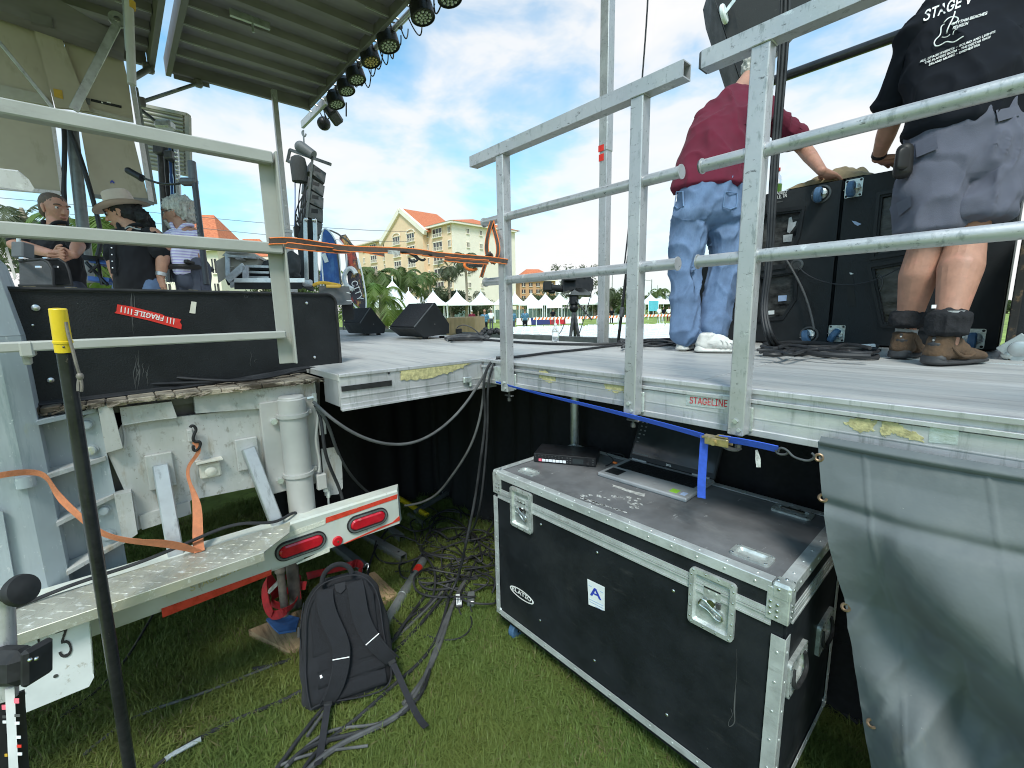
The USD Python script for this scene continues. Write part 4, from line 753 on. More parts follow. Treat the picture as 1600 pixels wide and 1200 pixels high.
# ---------------------------------------------------------------- grey tarp
def tarpf(u,v):
 x=1.508+.285*v+u*1.5;z=1.268-v*1.25+.01*u
 d1=(u*1.5-v*1.05);y=-.112-.05*np.sin(np.clip(v*9,0,np.pi))*(v<.35)
 w=np.clip(v*2.2-.12,0,1)
 ef=np.clip(u*1.5/.16,0,1)**1.2
 y=y-w*ef*(.085*np.sin(d1*7.6+.5)+.05*np.sin(d1*13+1.4+v*2)+.020*np.sin((u*1.5+v*.3)*26))-.05*w*ef-.34*v**1.7*np.clip(u*2.0-.02,0,1)
 p=np.stack([x*5,v*4,u*0+3],1);y=y+((meshkit.fbm(p,3,5)-.5)*.035+(np.abs(meshkit.noise(p*A([2.2,1.1,1]),8)-.5)*-.05))*w*np.clip(ef+.25,0,1)
 for(k_,am,sd,ax_)in((3.2,.020,31,1.0),(7.5,.008,32,.8),(16,.0032,33,.9)):
  q=np.stack([(u*1.5+v*.9*ax_)*k_*2.2,(u*1.5*.5-v)*k_*.7,u*0+sd],1);y=y-am*(1-np.abs(2*meshkit.noise(q,sd)-1))**2*(.25+.75*w)
 y=y-.0035*np.exp(-((u*1.5-.105)/.003)**2)-.0035*np.exp(-((u*1.5-.33-.02*v)/.003)**2)
 fold=np.exp(-((v-.13)/.014)**2);y=y+fold*.016
 return np.stack([x,y,z],1)
tp2=thing('tarp','grey vinyl tarp hanging from the stage edge beside the flight case','tarp',(1.7,-.13,1.2))
b=B().grid(tarpf,260,220);v,f=b.arr();b.add(v+A([0,.003,0]),f[:,::-1]);part(tp2,'sheet',b,'tarp',True)
def tarp_at(px,py):
 best=None
 uu_,vv_=np.meshgrid(np.linspace(0,.5,90),np.linspace(0,1,120));pts=tarpf(uu_.ravel(),vv_.ravel());d=(pts-EYE)@RC
 sx=800+F_PX*d[:,0]/-d[:,2];sy=600-F_PX*d[:,1]/-d[:,2];i=np.argmin((sx-px)**2+(sy-py)**2);return pts[i]
for(px,py)in((1283,778),(1308,950),(1361,1130),(1274,716)):
 c=tarp_at(px,py);part(tp2,'grommet',B().lathe([(.006,.0),(.012,.0),(.0125,.003),(.009,.005),(.0055,.003),(.005,-.002)],c,EYE-c,18),'grommet')
part(tp2,'top_hem',B().grid(lambda u,v:np.stack([1.515+1.5*u,-.114-.016*np.sin(v*np.pi)-.01*np.sin(u*9)*v,1.285-.028*v+.008*u],1),60,8),'tarp',True)
# ---------------------------------------------------------------- black pole with a yellow end cap
a_,c_=P(89,484,x=.22),P(197,1215,x=.02);c_[2]=max(c_[2],.0)
g0=P(205,1215,x=.05);d=norm(g0-P(90,482,x=.22));top=P(90,482,x=.22)
g0=top+d*((0-top[2])/d[2])
pl=thing('long_pole','long black pole with a yellow plastic end cap leaning against the trailer','pole',(g0[0],g0[1],0))
part(pl,'shaft',B().cyl(g0,top+d*.10,.0165,20),'pole_black')
part(pl,'end_cap',B().lathe([(0,0),(.016,0),(.0175,.002),(.0185,.112),(.0165,.112)],top,d,20),'yellow_plastic',30)
part(pl,'cap_rim',B().lathe([(.0182,.082),(.020,.083),(.020,.088),(.0182,.089)],top,d,20),'yellow_plastic',30);sd_=norm(EYE-top)
part(pl,'screw',B().sph(top+d*.098+sd_*.0175,.0028),'dark_steel');part(pl,'scuff',B().prism([g0+d*-.02+A([.016,.0,0]),g0+d*-.12+A([.0165,.004,0]),g0+d*-.2+A([.0165,.006,0]),g0+d*-.1+A([.016,.01,0])],(.001,0,0)),'torn_paper',False)
rp=[P(*p,x=.23)for p in((103,503),(106,520),(113,545),(121,575),(125,588),(127,612))]
part(pl,'cord',B().tube(rp,.0036,8).sph(rp[4],(.008,.008,.010),2).tube([rp[4],rp[4]+A([0,-.006,-.02]),rp[4]+A([.002,-.008,-.038])],.0034,6),'jack_tube')
# ---------------------------------------------------------------- orange straps on the trailer
os_=thing('tie_strap','faded orange strap looped from the mast over the trailer step','strap',P(150,800,x=-.1))
q=[P(-10,745,x=-.21),P(25,739,x=-.21),P(45,738,x=-.215),P(62,740,x=-.21),P(85,765,x=-.19),P(120,803,x=-.14),P(160,833,x=-.10),P(205,845,x=-.09),P(260,850,x=-.10),P(290,856,x=-.115),P(312,863,x=-.125)]
part(os_,'webbing',B().ribbon(q,[(.2,.1,1),(.2,.1,1),(.3,.1,1),(.2,.5,1),(.5,.5,.8),(.6,.5,.8),(.5,.2,.9),(.5,.0,.9),(.5,.1,.9),(.6,.1,.9),(.7,.2,.8)],[.020,.020,.020,.024,.026,.026,.024,.028,.036,.038,.03],.0016),'orange_strap',False)
q=[P(303,690,x=xf+.03),P(299,722,x=xf+.03),P(297,725,x=xf+.03),P(304,775,x=-.25),P(309,830,x=-.18),P(312,862,x=-.12)]
part(os_,'webbing',B().ribbon(q,[(0,1,.1),(.2,1,.1),(.5,1,.1),(.2,1,.1),(.1,1,0),(.1,1,0)],[.018,.012,.012,.030,.034,.034],.0016),'orange_strap',False)
part(os_,'steel_hook',B().tube([P(*p,x=xf+.035)for p in((297,668),(301,665),(306,670),(303,680),(305,690),(311,690),(312,698),(306,704),(302,696))],.0055,8),'black_rubber')
# brown strap with orange edges between the two guard rails
rr=thing('ratchet_strap','brown strap with orange edges stretched between the two guard rails','strap',P(610,392,x=-.02))
pa,pz=P(421,375,x=.03),P(792,409,y=-.14);L3=lambda s_,dz=0.0:pa+(pz-pa)*s_+ez*dz
def webb(pts,w=.026,sd=(.1,.2,1)):
 b_=part(rr,'webbing',B().ribbon(pts,sd,w,.002),'strap_brown',False);n_=norm(A(sd))
 part(b_,'orange_edge',B().tube([p+n_*w*.5 for p in pts],.0022,5),'strap_edge');part(b_,'orange_edge',B().tube([p-n_*w*.5 for p in pts],.0022,5),'strap_edge')
webb([P(421,377,x=.028),P(447,376,x=.03),P(520,386,x=.02),L3(.5,.006),L3(.62,.003)],.022);webb([P(447,383,x=.028),P(520,391,x=.02),P(580,394,y=-.4),P(600,398,y=-.34)],.020);webb([P(421,377,x=.028),P(421,377,x=-.03)],.022)
webb([L3(.58,.004),L3(.7,.002),L3(.88,.004),pz],.022);webb([L3(.68,-.012),L3(.80,-.012),L3(.90,-.010)],.018)
part(rr,'hook',B().tube([L3(.49,.0),L3(.53,-.006),L3(.555,-.026),L3(.535,-.034),L3(.52,-.02)],.005,8).tube([L3(.62,.0),L3(.58,.004),L3(.55,-.004),L3(.565,-.022),L3(.59,-.018)],.005,8),'black_rubber');part(rr,'white_tag',B().ribbon([L3(.43,-.004),L3(.48,-.004)],(0,0,1),.016,.002),'torn_paper')
rc_=P(742,414,y=-.17);dr=norm(pz-pa);RR3=np.stack([dr,norm(np.cross(ez,dr)),norm(np.cross(dr,np.cross(ez,dr)))],1)
part(rr,'ratchet',B().box(rc_,(.085,.03,.018),RR3,.004).cyl(rc_+A([.01,-.02,0]),rc_+A([.01,.02,0]),.011,12),'dark_steel');part(rr,'ratchet_handle',B().tube([rc_-dr*.05+ez*.012,rc_-dr*.055-ez*.012,rc_-dr*.03-ez*.024,rc_+dr*.01-ez*.018],.007,8),'strap_edge')
kn=P(766,400,y=-.15);pts_=[P(769,345,y=-.14),P(762,370,y=-.15),P(761,395,y=-.15),P(772,410,y=-.15)]
webb(pts_,.022,(1,.3,.1));webb([P(769,345,y=-.13),P(775,370,y=-.14),P(778,395,y=-.15),P(770,412,y=-.15)],.020,(1,.3,.1));webb([P(762,400,y=-.16),P(756,420,y=-.16),P(752,433,y=-.16)],.020,(1,.3,.2));part(rr,'knot',B().sph(kn,(.018,.014,.016)).tube([kn+A([.02,-.01,.012]),kn+A([.0,-.02,.0]),kn+A([-.015,-.01,-.014])],.009,8),'strap_brown');webb([P(769,405,y=-.13),P(793,409,y=-.13)],.022)
# cable lying along the bumper
q=[P(-10,962,x=-.12),P(40,945,x=-.125),P(110,915,x=-.13),P(200,885,x=-.135),P(300,845,x=-.14),P(380,818,x=-.15),P(430,815,x=-.16),P(455,818,x=-.21),P(470,840,x=-.26)]
for k_ in q[:8]:k_[2]=max(k_[2],.772)
single('bumper_cable',B().tube(q,.0065,8),'cable_black','black cable lying along the trailer step behind the tail lights','cable')
# ---------------------------------------------------------------- truss stand parts at the lower left corner
zc=P(30,921,D=.95);fwd=norm(RC@A([0,0,-1.]));rt_=norm(RC@A([1.,0,0]));upc=norm(RC@A([0,1.,0]))
ts=thing('lighting_stand','silver stand with black clamps and a round black knob at the edge','stand',(P(8,1190,D=1.0)[0],P(8,1190,D=1.0)[1],0))
kb=P(36,921,D=.96);ka=P(-30,940,D=.97);dk_=norm(kb-ka)
part(ts,'knob',B().lathe([(.012,-.030),(.018,-.028),(.019,-.008),(.031,-.004),(.034,.004),(.031,.014),(.012,.018),(0,.018)],kb-dk_*.01,dk_,24),'black_rubber',40)
part(ts,'knob_thread',B().cyl(ka,kb-dk_*.03,.010,14),'bright_steel')
c=P(36,1040,D=.98)
RB=np.stack([rt_,upc,-fwd],1)
part(ts,'clamp_block',B().box(P(14,1040,D=.98),(.10,.08,.06),RB,.02),'black_rubber',30)
part(ts,'clamp_jaw',B().box(P(58,1034,D=.975),(.018,.080,.062),RB,.007),'black_rubber',30);part(ts,'screw',B().sph(P(57,1029,D=.935),.004).sph(P(47,1031,D=.93),.004),'bright_steel')
part(ts,'sleeve',B().cyl(P(4,935,D=1.0),P(10,1090,D=1.0),.020,20).cyl(P(-14,925,D=1.0),P(8,1000,D=1.02),.016,14),'rail_aluminium')
part(ts,'tube',B().beam(P(15,1075,D=.99),P(24,1260,D=.99),.014,.008,EYE-P(20,1160,D=.99)),'white_trim')
lab=part(ts,'label_panel',B().beam(P(12,1088,D=1.0),P(22,1260,D=1.0),.052,.01,EYE-P(20,1160,D=1.0)),'gear_black')
for(px,py,w,m_)in((5,1105,.012,'led_red'),(26,1095,.011,'led_red'),(6,1120,.012,'cable_grey'),(27,1118,.012,'cable_grey'),(6,1128,.012,'sticker_white'),(27,1130,.010,'sticker_white'),(7,1180,.014,'warn_yellow'),(29,1152,.010,'sticker_white'),(30,1166,.010,'sticker_red'),(31,1178,.010,'sticker_white')):
 part(lab,'label',B().box(P(px,py,D=.990),(w,.006 if m_!='led_red' else.011,.001),RB),m_,False)
# ---------------------------------------------------------------- jack foot, planks, red strap
def plank(pts,z,th,label,m_='plank'):
 q=[P(*p,z=z+th)for p in pts];c=sum(q)/len(q)
 t=thing('wood_plank',label,'plank',(c[0],c[1],0));part(t,'board',B().prism([p-ez*th for p in q],ez*th),m_,20);return t
plank([(388,984),(470,952),(520,985),(452,1018)],.0,.04,'weathered wooden plank under the blue jack foot')
plank([(545,905),(585,893),(622,928),(560,962)],.0,.035,'brown wooden board lying beside the backpack and grey pipe')
jk=P(437,972,z=.045);jx=thing('jack_foot','blue jack foot plate with a rusty tube standing on a wooden plank','jack',(jk[0],jk[1],.04))
q=[P(*p,z=.05)for p in((416,968),(438,958),(468,966),(462,985),(436,989),(428,982))];part(jx,'foot_plate',B().prism([p-ez*.008 for p in q],ez*.012),'pad_blue')
jt=P(446,962,z=.05);part(jx,'tube',B().cyl(jt,jt+A([0,0,.33]),.020,18).cyl(jt+A([0,0,.26]),jt+A([0,0,.50]),.027,18),'jack_tube')
part(jx,'handle',B().beam(P(444,900,z=.27),P(420,925,z=.20),.028,.012),'zinc')
part(jx,'second_tube',B().cyl(jt+A([-.10,.08,-.04]),jt+A([-.10,.08,.5]),.032,18),'jack_tube')
rs=thing('strap_pile','tangled pile of red webbing around the jack foot','strap',P(455,935,z=.05))
r=random.Random(5)
for(pts,sd)in(([(470,905),(450,900),(430,915),(420,940),(425,960)],(.4,.2,1)),([(478,915),(455,922),(462,940),(445,955),(425,960),(418,950),(432,932)],(.3,.5,1)),([(470,930),(440,925),(425,935),(450,948)],(.2,.1,1)),([(480,900),(500,895),(540,885),(556,880)],(.2,.3,1))):
 part(rs,'webbing',B().ribbon([P(a_,c_,z=.09+r.uniform(-.05,.05))for a_,c_ in pts],sd,.045,.003),'strap_red',40)
part(rs,'webbing',B().ribbon([P(*p,z=.12)for p in((548,888),(556,880),(566,886),(560,895))],(.2,.2,1),.05,.003),'strap_red',40)
# steel tubes on the grass behind the backpack
def steel(name,label,a,c,w,m_='frame_grey',z=.03,hollow=True):
 p0,p1=P(*a,z=z),P(*c,z=z);t=thing(name,label,'steel tube',((p0+p1)/2)[:2].tolist()+[0]);b=B().tubebeam(p0,p1,w,w,.004)if hollow else B().beam(p0,p1,w,w,ch=.003)
 part(t,'tube',b,m_,30);return t,p0,p1
t,p0,p1=steel('square_tube','grey square steel tube with an open end lying under the tail lights',(545,822),(631,872),.05)
part(t,'hole',B().cyl(p1+(p0-p1)*.08+ez*.0255,p1+(p0-p1)*.08+ez*.0262,.008,12),'black_rubber')
t,p0,p1=steel('square_tube','shorter grey square steel tube furthest from the backpack',(590,812),(628,842),.046)
t,p0,p1=steel('square_tube','grey square steel tube nearest the backpack with a pin on its end',(520,850),(572,890),.05)
part(t,'pin',B().tube([p1+ez*.03,p1+A([.02,.01,.045]),p1+A([.035,.0,.03]),p1+A([.03,-.01,.0])],.004,8).cyl(p1+A([.01,-.005,-.01]),p1+A([.03,-.01,-.01]),.009,10),'bright_steel')
p0,p1=P(596,985,z=.028),P(661,876,z=.028);t=thing('steel_pipe','galvanised round pipe with a red band lying beside the backpack','pipe',((p0+p1)/2)[:2].tolist()+[0])
p0=p0+(p0-p1)*.25
part(t,'pipe',B().pipe(p0,p1,.026,.003),'gal_pipe');d=p1-p0
part(t,'sleeve',B().cyl(p0+d*.55,p0+d*.63,.0285,20),'gal_pipe');part(t,'red_band',B().cyl(p0+d*.82,p0+d*.90,.0265,20),'sticker_red')
t=thing('yellow_bar','yellow painted steel bar lying in the dark under the stage','bar',P(600,760,z=.03));part(t,'bar',B().cyl(P(548,732,z=.04),P(667,805,z=.04),.022,16),'yellow_plastic');part(t,'ferrule',B().cyl(P(640,805,z=.03),P(662,820,z=.03),.024,14),'frame_grey')
t=thing('bent_barrier','grey steel frame lying in the dark under the stage','frame',P(680,760,z=.05))
def fr(a,c,w=.03,z0=.05,z1=.05):part(t,'frame_bar',B().beam(P(*a,z=z0),P(*c,z=z1),w,w,ch=.002),'frame_grey')
fr((648,800),(700,770));fr((700,770),(747,727));fr((747,727),(650,706));fr((660,741),(719,737),.025,.09,.09);fr((687,745),(693,770),.025);fr((696,745),(705,762),.025);fr((600,760),(660,728),.03);fr((515,780),(600,762),.03,.12,.09);fr((705,762),(720,774),.03)
t=thing('base_plate','small grey plated bracket standing in the dark under the stage','bracket',P(592,752,z=.0));part(t,'plate',B().box(P(592,738,z=.16),(.012,.085,.05),None,.003),'gal_pipe');part(t,'stem',B().beam(P(594,762,z=.0),P(593,740,z=.15),.04,.03),'frame_grey');part(t,'slot',B().box(P(592,738,z=.16)+A([.0065,0,0]),(.002,.02,.03)),'black_rubber')
# ---------------------------------------------------------------- backpack
b0,b1=P(468,1124,z=.03),P(622,1066,z=.05);xa=norm((b1-b0)*A([1,1,.4]));BW=np.linalg.norm(b1-b0)*.97
nh=A([xa[1],-xa[0],0]);nh=nh if nh@(EYE-b0)>0 else-nh
upb=norm(-nh*.50+ez*.86);nb=np.cross(xa,upb);nb=nb if nb@(EYE-b0)>0 else-nb
o=(b0+b1)/2
BH=.50
def bp(u,v,d=0.0):return o+xa*u*BW/2+upb*v*BH+nb*d
bk=thing('backpack','black backpack leaning on cables on the grass, shoulder straps facing out','backpack',(o[0],o[1],0))
def sect(v):
 w=np.interp(v,[0,.06,.3,.6,.82,.93,1],[.90,1.0,1.02,.96,.84,.66,.36]);dd=np.interp(v,[0,.08,.3,.7,.92,1],[.075,.095,.105,.09,.055,.02]);return w,dd
def bpf(u,v):
 out=[]
 for a_,t_ in zip(u,v):
  w,dd=sect(t_);th=a_*2*np.pi;c_,s_=math.cos(th),math.sin(th);q=3.2
  x=w*math.copysign(abs(c_)**(2/q),c_);y=dd*math.copysign(abs(s_)**(2/q),s_)-.09
  out.append(bp(x,t_,y))
 return A(out)
b=B().grid(bpf,73,48);v,f=b.arr();n0=len(v);v=v+nb*((meshkit.fbm(v*16,3,4)-.5)*.02)[:,None]+xa*((meshkit.fbm(v*13+9,2,6)-.5)*.018)[:,None]
b=B().add(v,f).hull([bp(.9*math.cos(t),.0,.06*math.sin(t)-.09)for t in np.linspace(0,6.28,20)]+[bp(.9*math.cos(t),.03,.07*math.sin(t)-.09)for t in np.linspace(0,6.28,20)]).hull([bp(.36*math.cos(t),1,.018*math.sin(t)-.09)for t in np.linspace(0,6.28,16)]+[bp(.34*math.cos(t),.995,.01*math.sin(t)-.09)for t in np.linspace(0,6.28,16)])
part(bk,'bag',b,'bag_fabric',60)
# padded back panel with seams
def pad(pts,h,inset=.02,d0=.004):
 g_=sg.Polygon([(x*BW/2,y*BH)for x,y in pts]);V=[];rings=[]
 for k_,(ins,hh)in enumerate(((0,0),(.004,h*.55),(.010,h*.85),(inset,h))):
  gg=g_.buffer(-ins,join_style=1);rings.append([o+xa*x+upb*y+nb*(d0+hh)for x,y in list(gg.simplify(.001).exterior.coords)[:-1]])
 return B().hull([p for r_ in rings for p in r_])
part(bk,'back_panel',pad([(-.70,.40),(.72,.40),(.70,.78),(.55,.90),(-.50,.90),(-.68,.78)],.006),'bag_mesh',50)
for(a_,c_)in((.035,.15),(.155,.26),(.265,.385)):part(bk,'lumbar_pad',pad([(-.62-.08*a_,a_),(.80,a_),(.78,c_),(-.62,c_)],.010,.014),'bag_mesh',50)
part(bk,'piping',B().tube([bp(x,y,.004)for x,y in((-.80,.03),(-.86,.30),(-.82,.6),(-.70,.84),(-.40,.955),(0,.975),(.4,.955),(.70,.84),(.82,.6),(.86,.3),(.86,.04),(0,.012),(-.80,.03))],.0035,8),'bag_web')
def strap(sx,pts,label=None):
 q=[bp(*p)for p in pts]
 s_=part(bk,'shoulder_strap',B().ribbon(q,xa,[.068,.070,.070,.068,.066,.060,.050],.013),'bag_fabric',40);return q,s_
q1,s1_=strap(-1,[(-.34,.90,.006),(-.36,.80,.030),(-.25,.62,.042),(-.10,.42,.044),(-.14,.28,.042),(-.28,.14,.032),(-.44,.055,.012)])
q2,s2_=strap(1,[(.30,.90,.006),(.33,.80,.030),(.36,.64,.040),(.48,.48,.042),(.64,.36,.040),(.80,.27,.030),(.93,.20,.012)])
for q,s_,k_ in((q1,s1_,3),(q2,s2_,3)):
 c=q[k_]+(q[k_+1]-q[k_])*.55;dd=norm(q[k_+1]-q[k_]);side=norm(xa-dd*(xa@dd));part(s_,'reflective_strip',B().beam(c-side*.033+nb*.0078,c+side*.033+nb*.0078,.004,.0012,nb),'white_trim',False)
for q,s_ in((q1,s1_),(q2,s2_)):part(s_,'strap_edge',B().tube([p+xa*.033+nb*.001 for p in q],.0028,6),'bag_web');part(s_,'strap_edge',B().tube([p-xa*.033+nb*.001 for p in q],.0028,6),'bag_web')
for(c,e_)in((q1[-1],A([P(497,1205,z=.015)[0],P(497,1205,z=.015)[1],.042])),(q2[-1],P(666,1136,z=.045))):
 dd=norm(e_-c);part(bk,'buckle',B().box(c+dd*.008,(.030,.034,.010),np.stack([dd,norm(np.cross(nb,dd)),norm(np.cross(dd,np.cross(nb,dd)))],1),.003),'black_rubber')
 mid_=(c+e_)/2;mid_[2]=max(.02,min(c[2],e_[2])+(abs(c[2]-e_[2]))*.2)
 part(bk,'webbing_tail',B().ribbon([c,c+(mid_-c)*.5+ez*.004,mid_,e_],norm(np.cross(ez,dd)),.026,.0018),'bag_web',False)
part(bk,'top_handle',B().tube([bp(-.40,.945,-.02),bp(-.36,1.03,-.01),bp(-.12,1.09,.0),bp(.10,1.075,.0),bp(.26,.985,-.01)],.011,10),'bag_fabric')
part(bk,'hang_loop',B().prism([bp(-.14,.93,.014),bp(.10,.93,.014),bp(.09,.87,.014),bp(-.02,.84,.014),bp(-.12,.87,.014)],nb*.004),'bag_web')
part(bk,'zip',B().tube([bp(-.93,.40,-.03),bp(-.94,.6,-.04),bp(-.84,.84,-.05)],.003,6),'bag_web');part(bk,'zip_pull',B().beam(bp(-.965,.66,-.02),bp(-.975,.58,-.015),.008,.004,nb),'black_rubber');part(bk,'zip_pull',B().beam(bp(-.56,.255,.012),bp(-.55,.235,.014),.008,.004,nb),'bright_steel')
# ---------------------------------------------------------------- cables
def cable(pts,r_,label,m_='cable_black',z=.026,group=None,name='cable',k=8):
 q=[]
 for p in pts:
  if len(p)==2:q.append(P(p[0],p[1],z=z))
  elif isinstance(p[2],dict):q.append(P(p[0],p[1],**p[2]))
  else:q.append(P(p[0],p[1],z=p[2]))
 return single(name,B().tube(q,r_,8,k=k),m_,label,'cable',group)
K=dict
cable([(490,628,K(x=-.20)),(520,655,K(x=-.12)),(560,680,K(x=-.08)),(610,694,K(x=-.06)),(650,690,K(x=-.06)),(700,660,K(x=-.05)),(735,620,K(x=-.055)),(757,585,K(x=-.06)),(772,565,K(x=-.06)),(785,559,K(y=.02))],.0072,'thick grey cable hanging in a deep curve from the trailer leg to the stage corner','cable_grey',k=12)
cable([(492,632,K(x=-.22)),(502,660,K(x=-.20)),(507,700,K(x=-.18)),(520,740,K(x=-.20)),(536,790,K(x=-.26))],.0075,'black cable running from the trailer leg straight down behind the bumper')
cable([(494,636,K(x=-.20)),(508,655,K(x=-.20)),(520,685,K(x=-.25)),(540,730,K(x=-.4)),(570,765,K(x=-.5)),(590,780,K(x=-.5))],.0072,'dark grey cable curving from the trailer leg behind the bumper end','cable_grey')
cable([(756,588,K(x=-.04)),(752,640,K(x=-.05)),(738,690,K(x=-.08)),(705,745,K(x=-.22)),(670,780,K(x=-.40)),(632,790,K(x=-.5))],.0068,'grey cable dropping from the stage corner and curving left behind the bumper','cable_grey',k=12)
cable([(768,565,K(x=-.02)),(757,590,K(x=-.02)),(758,640,K(x=-.03)),(752,710,K(x=-.04)),(742,780,K(x=-.05)),(728,850,K(x=-.06)),(708,920,.04),(690,945,.015),(640,950,.012),(600,930,.012),(585,895,.02)],.0075,'long black cable hanging from the stage corner down to the cable tangle',k=12)
cable([(777,560,K(x=.0)),(765,590,K(x=.0)),(762,650,K(x=-.01)),(758,720,K(x=-.02)),(750,790,K(x=-.03)),(742,850,.02),(760,870,.012),(790,880,.012)],.0062,'thin black cable hanging nearest the case from the stage corner',k=12)
tang=[[(587,905),(590,850),(620,820),(650,830),(690,815),(740,840),(775,860)],[(588,845),(590,872),(620,880),(690,858),(740,842),(772,845)],[(660,825),(668,810),(690,807),(720,818),(745,840),(770,850)],[(660,830),(665,870),(680,910),(672,940),(640,965),(622,990),(600,1010)],[(690,850),(700,845),(735,830),(778,850)],[(746,840),(742,870),(735,900),(705,905),(690,880),(705,850),(740,838)],[(725,890),(760,885),(780,882)],[(730,900),(712,905),(700,895)],[(733,905),(745,900),(770,893)],[(778,868),(755,868),(742,880),(735,900)],[(600,846),(618,836),(652,846),(660,828)]]
r=random.Random(17)
for _ in range(30):
 cx_,cy_=r.uniform(645,768),r.uniform(812,930);R1,R2,a0=r.uniform(18,60),r.uniform(10,26),r.uniform(0,6.28);tang.append([(min(cx_+R1*math.cos(a0+k_*.8)+r.uniform(-8,8),774),cy_+R2*math.sin(a0+k_*.8)+r.uniform(-6,6))for k_ in range(r.randint(4,7))])
for i,t_ in enumerate(tang):cable([(a_,c_,.026+.014*((i*7+j*5)%4))for j,(a_,c_)in enumerate(t_)],(.0066,.0055,.0045)[i%3],'black cable in the tangle on the grass between the bumper and the case',group='tangled cables on the grass')
runs=[([(735,890),(715,930),(690,985),(675,1030),(655,1075),(625,1115),(580,1140),(530,1165),(480,1205)],.011,'cable_grey'),([(720,900),(700,940),(685,990),(660,1030),(610,1075),(560,1120),(510,1160),(470,1210)],.008,'cable_black'),([(705,905),(675,940),(640,975),(600,1010),(560,1050),(520,1090),(470,1150),(430,1205)],.008,'cable_black'),([(700,912),(668,950),(632,985),(590,1025),(540,1075),(480,1150)],.007,'cable_grey'),([(690,1000),(672,1040),(660,1080),(640,1105),(600,1130),(540,1150),(500,1160),(450,1195)],.009,'cable_black'),([(620,1115),(560,1135),(510,1145),(470,1175),(445,1200)],.006,'cable_grey'),([(575,1165),(520,1172),(480,1180),(430,1200)],.0055,'cable_grey')]
RL_=('thickest grey cable sweeping over the grass right of the backpack','black cable beside the thickest grey one','black cable passing under the right backpack strap','grey cable disappearing behind the backpack','black cable curving widest past the right backpack strap','thin grey cable below the backpack','thin grey cable at the lower edge','black cable nearest the grey pipe','second black cable from the grey pipe','dark grey cable between the pipe and the adapters')
runs+=[([(690,895),(650,950),(612,1000),(575,1045)],.009,'cable_black'),([(712,898),(682,945),(648,985),(605,1030),(560,1075)],.009,'cable_black'),([(728,905),(706,950),(690,1000),(668,1050),(630,1100)],.010,'cable_grey')]
for(p,r_,m_),l_ in zip(runs,RL_):cable(p,r_,l_,m_,.030)
cable([(592,946,.05),(620,970,.03),(655,992,.015),(690,1000,.012),(708,997,.012)],.006,'short black cable end curving out from behind the backpack',k=12)
cable([(240,1200),(300,1160),(380,1120),(440,1095),(470,1080)],.0085,'dark cable with a pale taped joint crossing the lower left grass')
cable([(310,1157),(312,1156),(262,1184),(258,1187)],.0095,'pale tape wrapped round the cable on the lower left grass','tape_silver',k=3)
cable([(130,1180),(160,1155),(200,1127),(250,1105),(310,1085),(400,1050),(455,1030)],.006,'thin grey cable crossing the grass behind the black pole','cable_grey')
cable([(95,1120),(150,1080),(210,1010),(240,960),(270,925)],.006,'black cable in the shade beneath the trailer step')
cable([(395,1045),(430,1038),(455,1030)],.008,'short black cable end left of the backpack')
for i,(a_,c_,e_)in enumerate((((1310,1020),(1335,1045),(1345,1070)),((1295,1040),(1325,1085),(1345,1110)),((1292,1075),(1315,1095),(1345,1130)),((1285,1095),(1310,1110),(1340,1130)))):cable([a_,c_,e_],.006,'thin cable on the dark grass between the case and the tarp',group='cables between the case and the tarp')
# power adapters
def adapter(px,py,D_,Lh,Wd,Ht,m_,label,lab=False):
 c=P(px,py,z=.02);e_=P(px+D_[0],py+D_[1],z=.02);xa_=norm((e_-c)*A([1,1,0]));ya_=A([-xa_[1],xa_[0],0]);t=thing('power_adapter',label,'adapter',(c[0],c[1],0))
 part(t,'body',B().box(c+ez*(Ht/2-.008),(Lh,Wd,Ht),np.stack([xa_,ya_,ez],1),.006),m_,30)
 if lab:
  part(t,'label',B().box(c+ez*(Ht-.0075),(Lh*.9,Wd*.72,.001),np.stack([xa_,ya_,ez],1)),'sticker_white',False)
  for k_ in range(3):part(t,'print_line',B().box(c+ez*(Ht-.0068)+ya_*(k_-1)*Wd*.2,(Lh*(.7-.1*k_),.003,.0006),np.stack([xa_,ya_,ez],1)),'letter_dark',False)
 part(t,'cord',B().tube([c+xa_*(Lh/2-.004)+ez*.008,c+xa_*(Lh/2+.02)+ez*.004,c+xa_*(Lh/2+.05)+ya_*.01],.004,8).tube([c-xa_*(Lh/2-.004)+ez*.008,c-xa_*(Lh/2+.03)+ez*.006,c-xa_*(Lh/2+.08)-ya_*.03],.003,8),'cable_black')
adapter(717,942,(1,16),.105,.042,.030,'gear_black','black power adapter with a white printed label on the grass',True);adapter(736,938,(-1,16),.10,.042,.034,'cable_grey_light' if 'cable_grey_light' in M else 'gal_pipe','pale grey power adapter on the grass beside the labelled one')
cable([(735,963),(737,975),(722,995),(700,1000),(668,992)],.004,'thin cord leading away from the grey power adapter')
